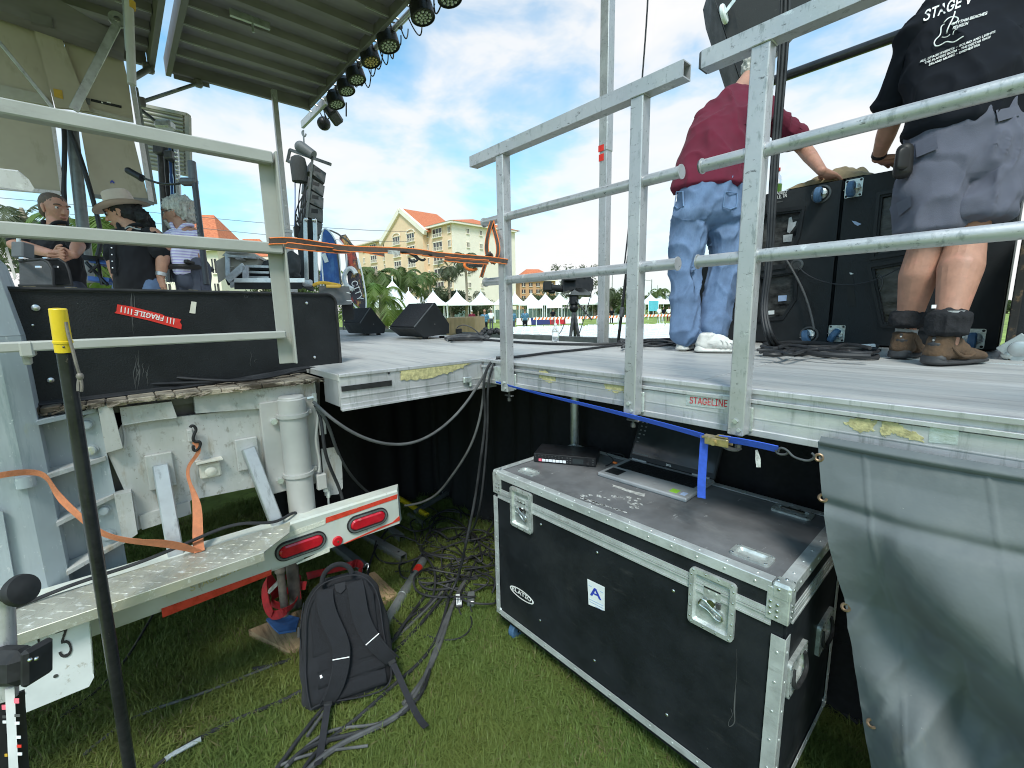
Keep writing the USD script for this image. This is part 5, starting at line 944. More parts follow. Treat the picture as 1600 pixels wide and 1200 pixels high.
# ---------------------------------------------------------------- people
def seg_hand(wr,el,out,thumb,size=1.0,flat=True,curl=.0):
 """bones of a hand at wrist WR, forearm from EL; OUT = finger direction, THUMB = side of the thumb"""
 out=norm(out);th=norm(A(thumb)-out*(A(thumb)@out));nn=np.cross(out,th);s=size;bones=[]
 pc=wr+out*.045*s
 pal=[ell(wr+out*.012*s,.024*s),ell(wr+out*.080*s+th*.022*s,.015*s),ell(wr+out*.078*s-th*.026*s,.014*s)]
 bones+=[manifold3d.Manifold.hull_points(np.vstack(pal).astype(np.float32))]
 dn=nn*(-1 if nn[2]>0 else 1)
 for k,(off,L)in enumerate(((.027,.068),(.009,.078),(-.010,.072),(-.028,.055))):
  p0=wr+out*.074*s+th*off*s;d1=norm(out+th*off*3+dn*curl*.5);p1=p0+d1*L*.5*s;p2=p1+norm(d1+dn*(.25+curl))*L*.5*s
  bones+=bone(ell(p0,.0105*s),ell(p1,.0095*s),ell(p2,.0080*s))
 t0=wr+out*.022*s+th*.022*s;t1=t0+norm(out*.7+th*.75)*.042*s;t2=t1+norm(out+th*.25)*.032*s
 return bones+bone(ell(t0,.014*s),ell(t1,.0115*s),ell(t2,.009*s))
def head_bones(c,f,u,s=1.0,jaw=1.0):
 """skull, jaw, nose and ears; c = centre of the head, f = facing, u = up"""
 f=norm(f);u=norm(A(u)-f*(A(u)@f));r_=np.cross(f,u);ax=[r_,f,u];E=lambda x,y,z,rr:ell(c+(r_*x+f*y+u*z)*s,A(rr)*s,ax)
 hb=[manifold3d.Manifold.hull_points(np.vstack([E(0,-.012,.03,(.073,.092,.085)),E(0,.02,.0,(.066,.076,.07))]).astype(np.float32)),manifold3d.Manifold.hull_points(np.vstack([E(0,.02,-.02,(.062,.070,.06)),E(0,.052,-.088*jaw,(.030,.030,.024)),E(.042,.0,-.062,(.018,.02,.02)),E(-.042,.0,-.062,(.018,.02,.02))]).astype(np.float32)),manifold3d.Manifold.hull_points(np.vstack([E(0,.094,.008,(.006,.008,.008)),E(0,.106,-.024,(.013,.011,.009)),E(0,.086,-.026,(.017,.012,.008))]).astype(np.float32)),manifold3d.Manifold.hull_points(np.vstack([E(0,.084,.030,(.046,.012,.008)),E(0,.07,.035,(.052,.016,.010))]).astype(np.float32)),manifold3d.Manifold.hull_points(np.vstack([E(0,.086,-.052,(.022,.010,.006)),E(0,.082,-.060,(.021,.011,.008))]).astype(np.float32))]
 for sx in(-1,1):hb.append(manifold3d.Manifold.hull_points(np.vstack([E(sx*.074,-.004,.012,(.008,.016,.018)),E(sx*.070,.004,-.022,(.007,.009,.012))]).astype(np.float32)))
 return hb,ax
def eyes(t,c,ax,s=1.0):
 r_,f,u=ax
 for sx in(-1,1):
  e_=c+(r_*sx*.031+f*.0775+u*.012)*s
  part(t,'eye',B().sph(e_,.0115*s),'eye_white');part(t,'pupil',B().sph(e_+f*.0075*s,.0062*s),'letter_dark')
  part(t,'eyebrow',B().tube([c+(r_*sx*.014+f*.098+u*.032)*s,c+(r_*sx*.032+f*.096+u*.038)*s,c+(r_*sx*.052+f*.080+u*.031)*s],.0040*s,6),'hair_brown')
 part(t,'mouth',B().tube([c+(-r_*.024+f*.089-u*.055)*s,c+(f*.098-u*.056)*s,c+(r_*.024+f*.089-u*.055)*s],.0032*s,6),'skin_lip')
mat('skin_lip',(.34,.12,.10),.5)
def hull3(*pts):return manifold3d.Manifold.hull_points(np.vstack(pts).astype(np.float32))
zax=[A([.664,.747,0]),A([-.747,.664,0]),ez]
# --- man in maroon, leaning on the cabinets, seen from behind
D0=2.74;J=lambda px,py,D=D0:P(px,py,D=D)
t=thing('person','man in maroon t-shirt and blue jeans seen from behind, leaning on a black cabinet','person',(.55,1.1,DK))
la,ra=J(1070,532,2.72),J(1113,533,2.72);la[2]=ra[2]=DK+.125
lk,rk=J(1071,420,2.72),J(1131,425,2.74);lh,rh=J(1081,330),J(1131,332)
pel=[ell(J(1106,318),(.195,.145,.10),zax),ell(J(1108,292),(.185,.14,.04),zax),ell(J(1082,335,D0-.03),(.105,.12,.09),zax),ell(J(1131,335,D0-.03),(.105,.12,.09),zax)]
jb=[hull3(*pel)]+bone(ell(lh,(.112,.115,.12),zax),ell((lh+lk)/2+A([.01,0,0]),.098),ell(lk,.086),ell((lk+la)/2,.084),ell(la+ez*.01,.082),ell(la-ez*.02,.084))+bone(ell(rh,(.112,.115,.12),zax),ell((rh+rk)/2,.100),ell(rk,.088),ell((rk+ra)/2,.085),ell(ra+ez*.01,.080),ell(ra-ez*.02,.082))
jeans=body(jb,.013,14,.036,3,8)
part(t,'jeans',jeans,'denim',True)
for(pts,w)in(([(1137,300),(1152,302),(1151,323),(1141,327),(1130,323),(1133,300)],0),([(1057,300),(1067,299),(1068,322),(1060,326),(1054,322)],0)):
 from scipy.spatial import cKDTree
 d_=(jeans.vertices-EYE)@RC;sx=800+F_PX*d_[:,0]/-d_[:,2];sy=600-F_PX*d_[:,1]/-d_[:,2];fr_=(jeans.vertex_normals@norm(EYE-J(1100,320)))>.1
 kt=cKDTree(np.stack([sx[fr_],sy[fr_]],1));vv=jeans.vertices[fr_];dist_=-d_[fr_,2]
 q=[P(a_,c_,D=float(dist_[kt.query((a_,c_))[1]])-.008)for a_,c_ in pts]
 part(t,'pocket',B().tube(q+[q[0]],.0035,6,sm=False),'denim_seam')
# torso and shirt
wa,ch,sl,sr,nk,hd=J(1110,275,2.76),J(1124,215,2.86),J(1106,190,2.92),J(1203,178,2.90),J(1158,140,3.02),J(1178,112,3.14)
el_,wr_=J(1256,232,2.98),J(1282,266,3.10);top_z=2.418
hc=P(1297,276,z=top_z+.02);wr_=P(1284,267,z=top_z+.055)
sb=[hull3(ell(J(1108,292,2.74),(.218,.172,.05),zax),ell(wa,(.212,.168,.07),zax)),hull3(ell(wa,(.212,.168,.07),zax),ell(ch,(.215,.15,.10),zax)),hull3(ell(ch,(.215,.15,.10),zax),ell(sl+(nk-sl)*.18,(.085,.09,.075),zax),ell(sr+(nk-sr)*.15,(.085,.09,.075),zax),ell(nk+(ch-nk)*.12,(.085,.075,.05),zax))]
slv=sr+(el_-sr)*.62
sb+=bone(ell(sr+(nk-sr)*.1,.082),ell(sr,.080),ell(slv,.075),ell(slv+(el_-sr)*.05,.078));lel=sl+A([.05,.22,-.22]);lwr=P(1150,300,z=top_z+.05)+A([.03,.25,0])
sb+=bone(ell(sl,.080),ell(sl+(lel-sl)*.6,.074))
shirt=body(sb,.013,14,.036,5,6);part(t,'t_shirt',shirt,'shirt_maroon',True)
skb=bone(ell(nk-(hd-nk)*.2,.058),ell(hd-(hd-nk)*.3,.055))+bone(ell(sr,.055),ell(el_,.045),ell((el_+wr_)/2+(el_-wr_)*.15,.043),ell(wr_,.028))+seg_hand(wr_,el_,hc-wr_+A([.02,.06,-.01]),A([-.6,.3,0]),1.05,curl=.1)
skb+=bone(ell(sl,.055),ell(lel,.045),ell(lwr,.028))+seg_hand(lwr,lel,A([.1,.5,-.05]),A([.6,0,0]),1.0)+[hull3(ell(nk,.05),ell(wa,.1),ell(ch,.12))]+bone(ell(wa,.1),ell(J(1106,305),.07),ell(lh,.06),ell(lk,.05),ell(la,.04))+bone(ell(J(1106,310),.06),ell(rh,.06),ell(rk,.05),ell(ra,.04))
fd=norm(A([-.35,.8,-.45]));hb,ax=head_bones(hd,fd,A([-.1,.5,.8]))
part(t,'body',body(skb+hb,.011,8),'skin',True)
part(t,'hair',body([hull3(ell(hd+ax[2]*.035-fd*.02,(.083,.100,.088),ax),ell(hd-fd*.055-ax[2]*.03,(.068,.045,.06),ax)),hull3(ell(hd-fd*.07-ax[2]*.07,(.055,.03,.04),ax),ell(hd-fd*.06,(.06,.04,.05),ax))],.010,4,.02,4,40),'hair_grey',True)
def shoe(t,heel,toe,m_up,m_sole,h=.10,wd=.048,parts=True,hi=.05):
 heel,toe=A(heel),A(toe);d=norm((toe-heel)*A([1,1,0]));s=A([-d[1],d[0],0]);L=np.linalg.norm((toe-heel)[:2]);z0=DK+.002;ax=[s,d,ez];pt=lambda f,z:heel*A([1,1,0])+d*L*f+ez*(z0+z)
 up=[hull3(ell(pt(.16,.05),(wd*.82,.05,.035),ax),ell(pt(.20,h),(wd*.78,.045,.014),ax)),hull3(ell(pt(.2,.06),(wd*.82,.055,.04),ax),ell(pt(.48,.062),(wd*.86,.05,.035),ax),ell(pt(.36,h*.92),(wd*.6,.045,.014),ax)),hull3(ell(pt(.48,.05),(wd*.9,.05,.034),ax),ell(pt(.84,.034),(wd*.86,.042,.022),ax))]
 p=part(t,'shoe',body(up,.010,6,.006,7,30),m_up,True)
 so=[hull3(ell(pt(.10,.014),(wd*.86,.04,.014),ax),ell(pt(.5,.012),(wd*.86,.05,.012),ax),ell(pt(.90,.016),(wd*.80,.038,.014),ax)),hull3(ell(pt(.10,.016),(wd*.86,.04,.016),ax),ell(pt(.06,.035),(wd*.7,.02,.02),ax))]
 part(p,'sole',body(so,.012,3),m_sole,40);return p,pt,ax
hl=P(1064,549,z=DK);p,pt,ax_=shoe(t,hl,hl+A([-.05,.27,0]),'sneaker','sneaker')
h2=P(1088,551,z=DK);p,pt,ax_=shoe(t,h2,h2+A([.235,.135,0]),'sneaker','sneaker')
for k_ in range(4):part(p,'stripe',B().tube([pt(.45+k_*.09,.075-k_*.008)+ax_[0]*-.040,pt(.50+k_*.09,.052)+ax_[0]*-.046,pt(.46+k_*.09,.03)+ax_[0]*-.046],.003,6),'sneaker_stripe')
# --- man in black, printed shirt, grey shorts
D0=1.96
t=thing('person','man in black printed t-shirt and grey cargo shorts seen from behind','person',(1.56,1.19,DK))
J=lambda px,py,D=D0:P(px,py,D=D)
zl=P(1410,555,z=DK);zr_=P(1468,566,z=DK)
HL,HR,TL,TR=P(1402,562,z=DK),P(1450,572,z=DK),A([.04,.30,0]),A([.14,.26,0]);la,ra=HL+TL*.26+ez*.135,HR+TR*.27+ez*.135;lk,rk=J(1447,375,2.02),J(1512,360,1.95);pc_=J(1512,245,1.98)
lh,rh=J(1460,285,2.0),J(1560,275,1.93);wl=J(1505,185,2.0)
za2=[A([.70,.71,0]),A([-.71,.70,0]),ez]
sb=[hull3(ell(pc_,(.20,.165,.10),za2),ell(wl,(.205,.17,.05),za2),ell(lh,(.11,.13,.08),za2),ell(rh,(.11,.13,.08),za2))]
sb+=bone(ell(lh,(.122,.135,.12),za2),ell(lk+ez*.10,(.115,.125,.05),za2),ell(lk+ez*.045,(.118,.128,.02),za2))+bone(ell(rh,(.125,.135,.12),za2),ell(rk+ez*.10,(.120,.125,.05),za2),ell(rk+ez*.055,(.124,.130,.02),za2))
shorts=body(sb,.013,13,.034,13,7);part(t,'shorts',shorts,'shorts_grey',True)
def on_mesh(m,px,py,lift=.004):
 d_=(m.vertices-EYE)@RC;dep=-d_[:,2];sx=800+F_PX*d_[:,0]/dep;sy=600-F_PX*d_[:,1]/dep;k_=(sx-px)**2+(sy-py)**2
 near=np.argsort(k_)[:14];D_=dep[near].min();return P(px,py,D=float(D_)-lift)
def seam(name,m,pts,r_,m_):part(t,name,B().tube([on_mesh(m,*p)for p in pts],r_,6,sm=False),m_)
def flap(name,m,pts,m_,th=.006):
 c=sum(on_mesh(m,*p)for p in pts)/len(pts);fc_=norm(EYE-c);part(t,name,B().hull([on_mesh(m,*p,.002)for p in pts]+[on_mesh(m,*p,.002+th)for p in pts]),m_,20)
flap('pocket_flap',shorts,[(1430,222),(1462,212),(1466,232),(1432,246)],'shorts_grey');flap('pocket_flap',shorts,[(1400,318),(1424,305),(1424,322),(1404,338)],'shorts_grey');flap('pocket_flap',shorts,[(1556,172),(1592,165),(1594,180),(1560,190)],'shorts_grey')
0 and seam('seam',shorts,[(1505,180),(1500,230),(1490,275),(1472,310)],.0022,'shorts_seam' if 'shorts_seam' in M else 'denim_seam')
# shirt
chest=J(1510,95,2.06);sl,sr=J(1432,62,2.14),J(1640,25,2.0);nk=J(1540,-50,2.2)
tb=[hull3(ell(J(1500,200,2.0),(.215,.185,.05),za2),ell(J(1508,160,2.0),(.22,.19,.06),za2)),hull3(ell(J(1508,160,2.0),(.22,.19,.06),za2),ell(chest,(.235,.175,.11),za2)),hull3(ell(chest,(.235,.175,.11),za2),ell(sl+(nk-sl)*.12,.085),ell(sr+(nk-sr)*.1,.085),ell(nk,(.09,.08,.04),za2))]
el_=J(1392,190,2.34);wr_=P(1372,246,z=2.418+.06);hem=sl+(el_-sl)*.72
tb+=bone(ell(sl,.085),ell(sl+(el_-sl)*.4,.083),ell(hem,.078),ell(hem+norm(el_-sl)*.01,.080))
tb+=bone(ell(sr,.085),ell(sr+A([.10,.08,-.22]),.08))
shirt=body(tb,.013,13,.042,21,5.5);part(t,'t_shirt',shirt,'shirt_black',True)
hd=J(1560,-130,2.35);fd=norm(A([-.5,.8,-.3]));hb,ax=head_bones(hd,fd,A([0,.2,1]))
rel=sr+A([.14,.14,-.26]);rwr=A([1.72,1.93,2.47])
bb_=bone(ell(nk-ez*.05,.065),ell(hd-ez*.06,.06))+hb+bone(ell(sl,.06),ell(el_,.047),ell((el_+wr_)/2+(el_-wr_)*.12,.045),ell(wr_,.030))+seg_hand(wr_,el_,A([.05,.10,-.02]),A([.6,-.2,0]),1.08)+bone(ell(sr,.06),ell(rel,.047),ell(rwr,.03))+seg_hand(rwr,rel,A([-.02,.1,-.03]),A([-.6,0,0]),1.05)
bb_+=[hull3(ell(chest,.12),ell(pc_,.12),ell(nk-ez*.08,.06))]
cl=(lk*.62+la*.38);cr=(rk*.62+ra*.38);bk_=norm((EYE-la)*A([1,1,0]))
bb_+=bone(ell(pc_,.1),ell(lh,.1),ell(lk+ez*.05,.070),ell(lk-ez*.03,.062),ell(cl+bk_*.015,.072),ell(la*.75+lk*.25,.052),ell(la,.041),ell(la-ez*.06,.040))+bone(ell(pc_,.1),ell(rh,.1),ell(rk+ez*.05,.074),ell(rk-ez*.03,.066),ell(cr+bk_*.016,.076),ell(ra*.75+rk*.25,.054),ell(ra,.042),ell(ra-ez*.06,.040))
part(t,'body',body(bb_,.012,8),'skin',True)
part(t,'hair',body([hull3(ell(hd+ax[2]*.035-fd*.02,(.082,.098,.086),ax),ell(hd-fd*.055-ax[2]*.04,(.066,.04,.06),ax))],.012,3,.01,4,40),'hair_brown',True)
c=wr_+norm(el_-wr_)*.022;part(t,'wrist_watch',B().lathe([(.033,-.011),(.036,-.010),(.036,.010),(.033,.011)],c,el_-wr_,20),'belt');part(t,'watch_face',B().box(c+norm(EYE-c)*.036,(.022,.022,.008),np.stack([*za2],1),.003),'dark_steel')
# ankle cuffs, socks, shoes
for(a_,sd,ht)in((la,(.066,.066),.05),(ra,(.070,.068),.075)):
 zb_=DK+.165
 c=A([a_[0],a_[1],0])
 part(t,'sock',B().lathe([(.030,DK+.09),(.041,DK+.115),(.043,DK+.15),(.047,DK+.20),(.048,DK+.23)],c,(0,0,1),22),'sock_grey',True)
 z2=a_[2]+.085;cf=body(bone(ell(c+ez*(z2-.015),(.066,.066,.03)),ell(c+ez*(z2-ht)+A([.0,-.012,0]),(.070,.072,.025))),.010,6,.014,31,22)
 part(t,'rolled_cuff',cf,'cuff_black',True)
part(t,'cuff_tag',B().box(on_mesh(trimesh.Trimesh(*(lambda b:b.arr())(B().sph(ra+A([0,-.0,.03]),.075))),1459,479),(.018,.003,.014),np.stack(zax,1)),'white_trim')
for(h_,to)in((HL,TL),(HR,TR)):
 p,pt,ax_=shoe(t,h_,h_+to,'suede_brown','shoe_dark',.115,.056)
 part(p,'heel_counter',body([hull3(ell(pt(.075,.03),(.046,.026,.022),ax_),ell(pt(.085,.052),(.030,.02,.014),ax_))],.01,3),'shoe_dark',True);part(p,'heel_panel',body([hull3(ell(pt(.10,.088),(.030,.025,.018),ax_),ell(pt(.10,.07),(.028,.022,.01),ax_))],.01,3),'shoe_dark',True)
 part(p,'pull_tab',B().box(pt(.045,.108),(.012,.006,.026),np.stack(ax_,1),.002),'shoe_dark');part(p,'toggle',B().sph(pt(.038,.106),.0045),'sock_grey')
 for s_ in(-1,1):part(p,'overlay',B().tube([pt(.14,.10)+ax_[0]*s_*.036,pt(.22,.065)+ax_[0]*s_*.047,pt(.38,.04)+ax_[0]*s_*.050,pt(.6,.05)+ax_[0]*s_*.048],.006,8),'suede_brown')
# belt pouch
pq=P(1412,252,D=1.97);part(t,'belt_pouch',body([hull3(ell(pq+ez*.045,(.032,.03,.03),zax),ell(pq-ez*.045,(.036,.034,.03),zax))],.01,3),'belt',40);part(t,'pouch_flap',body([hull3(ell(pq+ez*.03+norm(EYE-pq)*.03,(.03,.01,.03),zax),ell(pq-ez*.02+norm(EYE-pq)*.036,(.028,.008,.016),zax))],.01,3),'belt',40)
# print on the back
def cloth_pts(P2,lift=.003):return[on_mesh(shirt,a_,c_,lift)for a_,c_ in P2]
d_=(shirt.vertices-EYE)@RC;depS=-d_[:,2];sxS=800+F_PX*d_[:,0]/depS;syS=600-F_PX*d_[:,1]/depS;front_=(shirt.vertex_normals*(EYE-shirt.vertices)).sum(1)>0;ktS=cKDTree(np.stack([sxS[front_],syS[front_]],1));depF=depS[front_]
def print_mesh(tm_,o_,ux,uy,lift=.004):
 """lettering draped over the shirt: mesh coordinates -> points of the cloth"""
 m=tm_.subdivide()if len(tm_.faces)<4000 else tm_;q=A(o_)[None]+m.vertices[:,:1]*A(ux)+m.vertices[:,1:2]*A(uy);dd,ii=ktS.query(q,k=6);wv=1/(dd+1e-3);D_=(depF[ii]*wv).sum(1)/wv.sum(1)-lift-m.vertices[:,2]
 dirs=np.stack([q[:,0]-800,-(q[:,1]-600),np.full(len(q),-F_PX)],1)@RC.T;return B().add(EYE+dirs*(D_/F_PX)[:,None],m.faces)
pr_=part(t,'print_title',print_mesh(meshkit.text_mesh('STAGE V',1.0,.0008,True),(1441,34),(13.2,-5.2),(3.5,-17)),'letter_white',False)
r=random.Random(8)
def words(n):return ' '.join(''.join(r.choice('ABDEHILMNORSTU')for _ in range(r.randint(3,8)))for _ in range(n))
for k_ in range(3):
 s0=1.0;tm_=meshkit.text_mesh(('ALL STAGE EVENTS - SOUND AND LIGHTS','THE PLAYERS ROOM - THE GUITAR SHOP','ISLAND MUSIC - ORCHESTRA')[k_],1.0,.0006,True);L=(118,104,80)[k_];w_=tm_.bounds[1][0]
 part(t,'print_line',print_mesh(tm_,(1437+7*k_,98+2.5*k_-0),(L/w_,-.40*L/w_),(.5,-3.4),.004),'letter_white',False)
def stroke(pts,w,name='print_guitar',close=False):
 s_=smooth_path([(a_,c_,0)for a_,c_ in pts],8)[:,:2];q=cloth_pts(s_.tolist(),.006);part(t,name,B().tube(q,w,6,sm=False),'letter_white')
stroke([(1475,35),(1481,29),(1490,26),(1497,29),(1492,36),(1484,37)],.0022);stroke([(1475,38),(1470,46),(1469,54),(1460,66),(1461,71),(1470,70),(1481,65),(1486,66),(1497,62),(1505,57)],.0024);stroke([(1492,18),(1489,28),(1484,38),(1479,52)],.0026);stroke([(1472,58),(1478,58),(1484,54)],.0016);stroke([(1489,54),(1491,48),(1496,45)],.0012)
for k_,(txt,o_,L)in enumerate((('RHYTHM BEACHES',(1487,40),55),('REUNION',(1488,46),24))):
 tm_=meshkit.text_mesh(txt,1.0,.0006,True);w_=tm_.bounds[1][0];part(t,'print_line',print_mesh(tm_,o_,(L/w_,-.32*L/w_),(1.2,-4.6),.004),'letter_white',False)
# ---------------------------------------------------------------- black loudspeaker cabinets on the wing
YC=1.90;CT=2.415
def caster_face(t,px,py,plated=True,s=1.0,tilt=0.2):
 q=P(px,py,y=YC-.004);c=A([q[0],YC-.002,q[2]])
 b=B().prism([c+A([x*s,0,z*s])for x,z in rrect(.088,.105,.008)],(0,-.004,0))if plated else B().lathe([(.055,0),(.055,.004),(.045,.005),(.045,.001)],c,(0,-1,0),24)
 p=part(t,'caster_plate',b,'bright_zinc' if 'bright_zinc' in M else('zinc' if plated else 'dark_steel'),25);d=A([math.sin(tilt),0,math.cos(tilt)]);side=A([d[2],0,-d[0]])
 part(p,'swivel',B().lathe([(.036,0),(.034,.012),(.022,.020),(0,.021)],c+A([0,-.004,0]),(0,-1,0),20),'zinc')
 w=c+A([0,-.052,-.012])-side*.002
 part(p,'wheel',B().lathe([(.01,-.017),(.040,-.017),(.046,-.011),(.046,.011),(.040,.017),(.01,.017)],w,side,24),'caster_blue',30)
 part(p,'fork',B().beam(c+side*.022+A([0,-.01,0]),w+side*.022,.036,.003,(0,0,1)).beam(c-side*.022+A([0,-.01,0]),w-side*.022,.036,.003,(0,0,1)),'bright_steel')
 if plated:
  k=B()
  for x in(-1,1):
   for z in(-1,1):k.cyl(c+A([x*.034,-.004,z*.043]),c+A([x*.034,-.0055,z*.043]),.007,10)
  part(p,'bolt_holes',k,'black_rubber')
def port(t,pts,slant=0.0,extra=None):
 q=PX(pts,y=YC);c=sum(q)/4
 fr_=[c+(p-c)*1.16 for p in q];part(t,'port_frame',B().prism(fr_,(0,-.012,0),[q]),'cab_face',20)
 part(t,'port_window',B().prism([p+A([0,.03,0])for p in q],(0,.004,0)),'cab_inner',False)
c1=thing('speaker_cabinet','black loudspeaker cabinet with stencilled lettering under the tan jacket','loudspeaker',(.8,2.2,DK))
def cab(t,x0,x1,holes):
 b=B().bb((x0,YC+.032,DK+.004),(x1,YC+.78,CT),.012);part(t,'body',b,'cab_black',25)
 o=[A([x,YC,z])for x,z in((x0+.006,DK+.012),(x1-.006,DK+.012),(x1-.006,CT-.008),(x0+.006,CT-.008))]
 part(t,'back_board',B().prism(o,(0,.030,0),[PX(h,y=YC)for h in holes]),'cab_black',25)
h1=[[(1203,338),(1251,332),(1240,378),(1224,412)],[(1198,436),(1240,428),(1236,470),(1226,500)]]
h1=[[(1190,338),(1250,331),(1243,372),(1226,412),(1190,416)],[(1188,436),(1240,428),(1238,468),(1222,494),(1188,497)]]
cab(c1,.56,1.045,h1);c2=thing('speaker_cabinet','black loudspeaker cabinet with bare plated casters behind the man in shorts','loudspeaker',(1.4,2.2,DK))
h2=[[(1379,308),(1440,296),(1440,385),(1370,397)],[(1366,421),(1440,408),(1440,508),(1382,503)]]
cab(c2,1.052,1.80,h2)
for t,hs in((c1,h1),(c2,h2)):
 for h in hs:
  q=PX(h,y=YC);c=sum(q)/len(q);part(t,'port_frame',B().prism([c+(p-c)*A([1.30,1,1.20])for p in q],(0,-.010,0),[[c+(p-c)*A([1.12,1,1.08])for p in q]]),'cab_face',20)
  part(t,'port_window',B().prism([p+A([0,.026,0])for p in q],(0,.003,0)),'cab_inner',False)
def fstick(t,pts,m_,n='sticker',d=.0225):part(t,n,B().prism([p+A([0,d,0])for p in PX(pts,y=YC)],(0,-.001,0)),m_,False)
fstick(c1,[(1231,340),(1235,338),(1237,347),(1243,345),(1241,352),(1232,364),(1228,362)],'silver_gear');fstick(c1,[(1222,367),(1237,365),(1235,377),(1222,378)],'silver_gear');fstick(c1,[(1214,462),(1228,461),(1227,470),(1214,471)],'sticker_bluegrey');fstick(c1,[(1196,486),(1208,485),(1208,491),(1196,492)],'sticker_white')
fstick(c2,[(1331,345),(1337,346),(1346,350),(1340,353),(1335,350)],'sticker_bluegrey',d=-.001);fstick(c2,[(1327,426),(1330,426),(1334,428),(1329,429)],'sticker_white',d=-.001);fstick(c2,[(1320,430),(1332,430),(1338,478),(1326,480)],'cab_face','tape_patch',-.001)
part(c2,'cable_loop',B().tube([P(*p,y=YC+.02)for p in((1372,428),(1378,436),(1377,448),(1372,455),(1367,450),(1366,438),(1370,430))],.004,6),'cable_grey')
for k_,(txt,y0,hh)in enumerate((('AR AUDIO',306,.020),('VILLE, TN',312,.020))):
 t0,t1=P(1206,y0,y=YC-.001),P(1229,y0-4.5,y=YC-.001);tm_=meshkit.text_mesh(txt,hh,.001,False);s_=np.linalg.norm(t1-t0)/tm_.bounds[1][0];part(c1,'lettering',B().add(tm_.vertices*A([s_,1,1])@np.stack([ex,ez,-ey])+t0,tm_.faces),'letter_white',False)
part(c1,'lettering',B().beam(P(1205,317.5,y=YC-.001),P(1223,314.5,y=YC-.001),.001,.007),'cable_grey',False)
caster_face(c1,1283,303,False,1,.05);caster_face(c1,1264,523,False,1,-.25);caster_face(c2,1334,294,True,1,.0);caster_face(c2,1307,521,True,1,.5);caster_face(c2,1521,529,True,1,.0)
part(c1,'connector',B().lathe([(.04,0),(.04,.004),(.028,.006),(.028,.001),(0,.001)],P(1245,414,y=YC-.001),(0,-1,0),20),'dark_steel')
t=thing('road_case','worn black road case with brown scuffed edges at the right edge','case',(2.2,1.7,DK))
q=P(1563,562,z=DK);x0_,y0_=q[0]+.01,q[1]
part(t,'body',B().bb((x0_+.012,y0_+.012,DK+.012),(x0_+.8,y0_+.5,2.02),.01),'trunk_black',25)
for(a_,c_)in(((x0_+.01,y0_+.01,DK+.01),(x0_+.01,y0_+.01,2.02)),((x0_+.01,y0_+.01,DK+.015),(x0_+.8,y0_+.01,DK+.015)),((x0_+.01,y0_+.01,2.015),(x0_+.8,y0_+.01,2.015)),((x0_+.01,y0_+.5,DK+.01),(x0_+.01,y0_+.5,2.02))):part(t,'edge_trim',B().beam(a_,c_,.03,.03,ch=.004),'worn_edge',25)
part(t,'corner_cap',B().sph((x0_+.012,y0_+.012,DK+.024),.026),'zinc');pq=P(1592,545,y=y0_-.006)
part(t,'caster_plate',B().box(pq,(.10,.006,.10),np.stack([norm(A([1,0,1])),ey,norm(A([-1,0,1]))],1),.002).lathe([(.035,0),(.033,.012),(.02,.016),(0,.016)],pq-ey*.003,-ey,18),'gal_pipe')
bx=thing('equipment_case','low black case standing behind the legs of the man in maroon','case',(.35,1.95,DK));zt_=P(1100,415,y=1.75)[2]
xq0,xq1=P(1088,500,y=1.75)[0],P(1150,500,y=1.75)[0]
part(bx,'body',B().bb((xq0,1.75,DK+.02),(xq1,2.1,zt_),.006),'cab_black');part(bx,'foot',B().bb((xq0+.02,1.77,DK),(xq0+.05,1.8,DK+.02)).bb((xq1-.05,1.77,DK),(xq1-.02,1.8,DK+.02)),'black_rubber')
# tan jacket and bottle on the cabinet
def jk_(u,v):
 x=.72+.42*u+.05*np.sin(v*5);y=1.93+.40*v;e_=np.minimum(np.minimum(u,1-u)*5,np.minimum(v,1-v)*5).clip(0,1)**.6
 p=np.stack([x*9,y*9,u*0],1);h=(.030+.105*meshkit.fbm(p,3,2)*np.sin(np.clip(u*1.1,0,1)*np.pi*.92)+.05*np.abs(meshkit.noise(p*1.7,4)-.5))*e_;return np.stack([x,y,CT+.003+h],1)
b=B().grid(jk_,50,40);single('jacket',b,'jacket_olive','crumpled tan jacket lying on top of the black cabinet','jacket',smooth=True)
bq=P(1213,302,y=2.15);bq[2]=CT;t=thing('bottle','bottle with red cap and yellow green label on the cabinet','bottle',bq)
part(t,'glass',B().lathe([(0,0),(.030,0),(.032,.01),(.032,.12),(.026,.15),(.013,.17),(.013,.19),(0,.19)],bq,n=20),'bottle',True);part(t,'cap',B().lathe([(0,.19),(.016,.19),(.016,.212),(0,.213)],bq,n=18),'sticker_red');part(t,'label',B().lathe([(.0326,.02),(.0326,.10)],bq,n=20),'sticker_green')
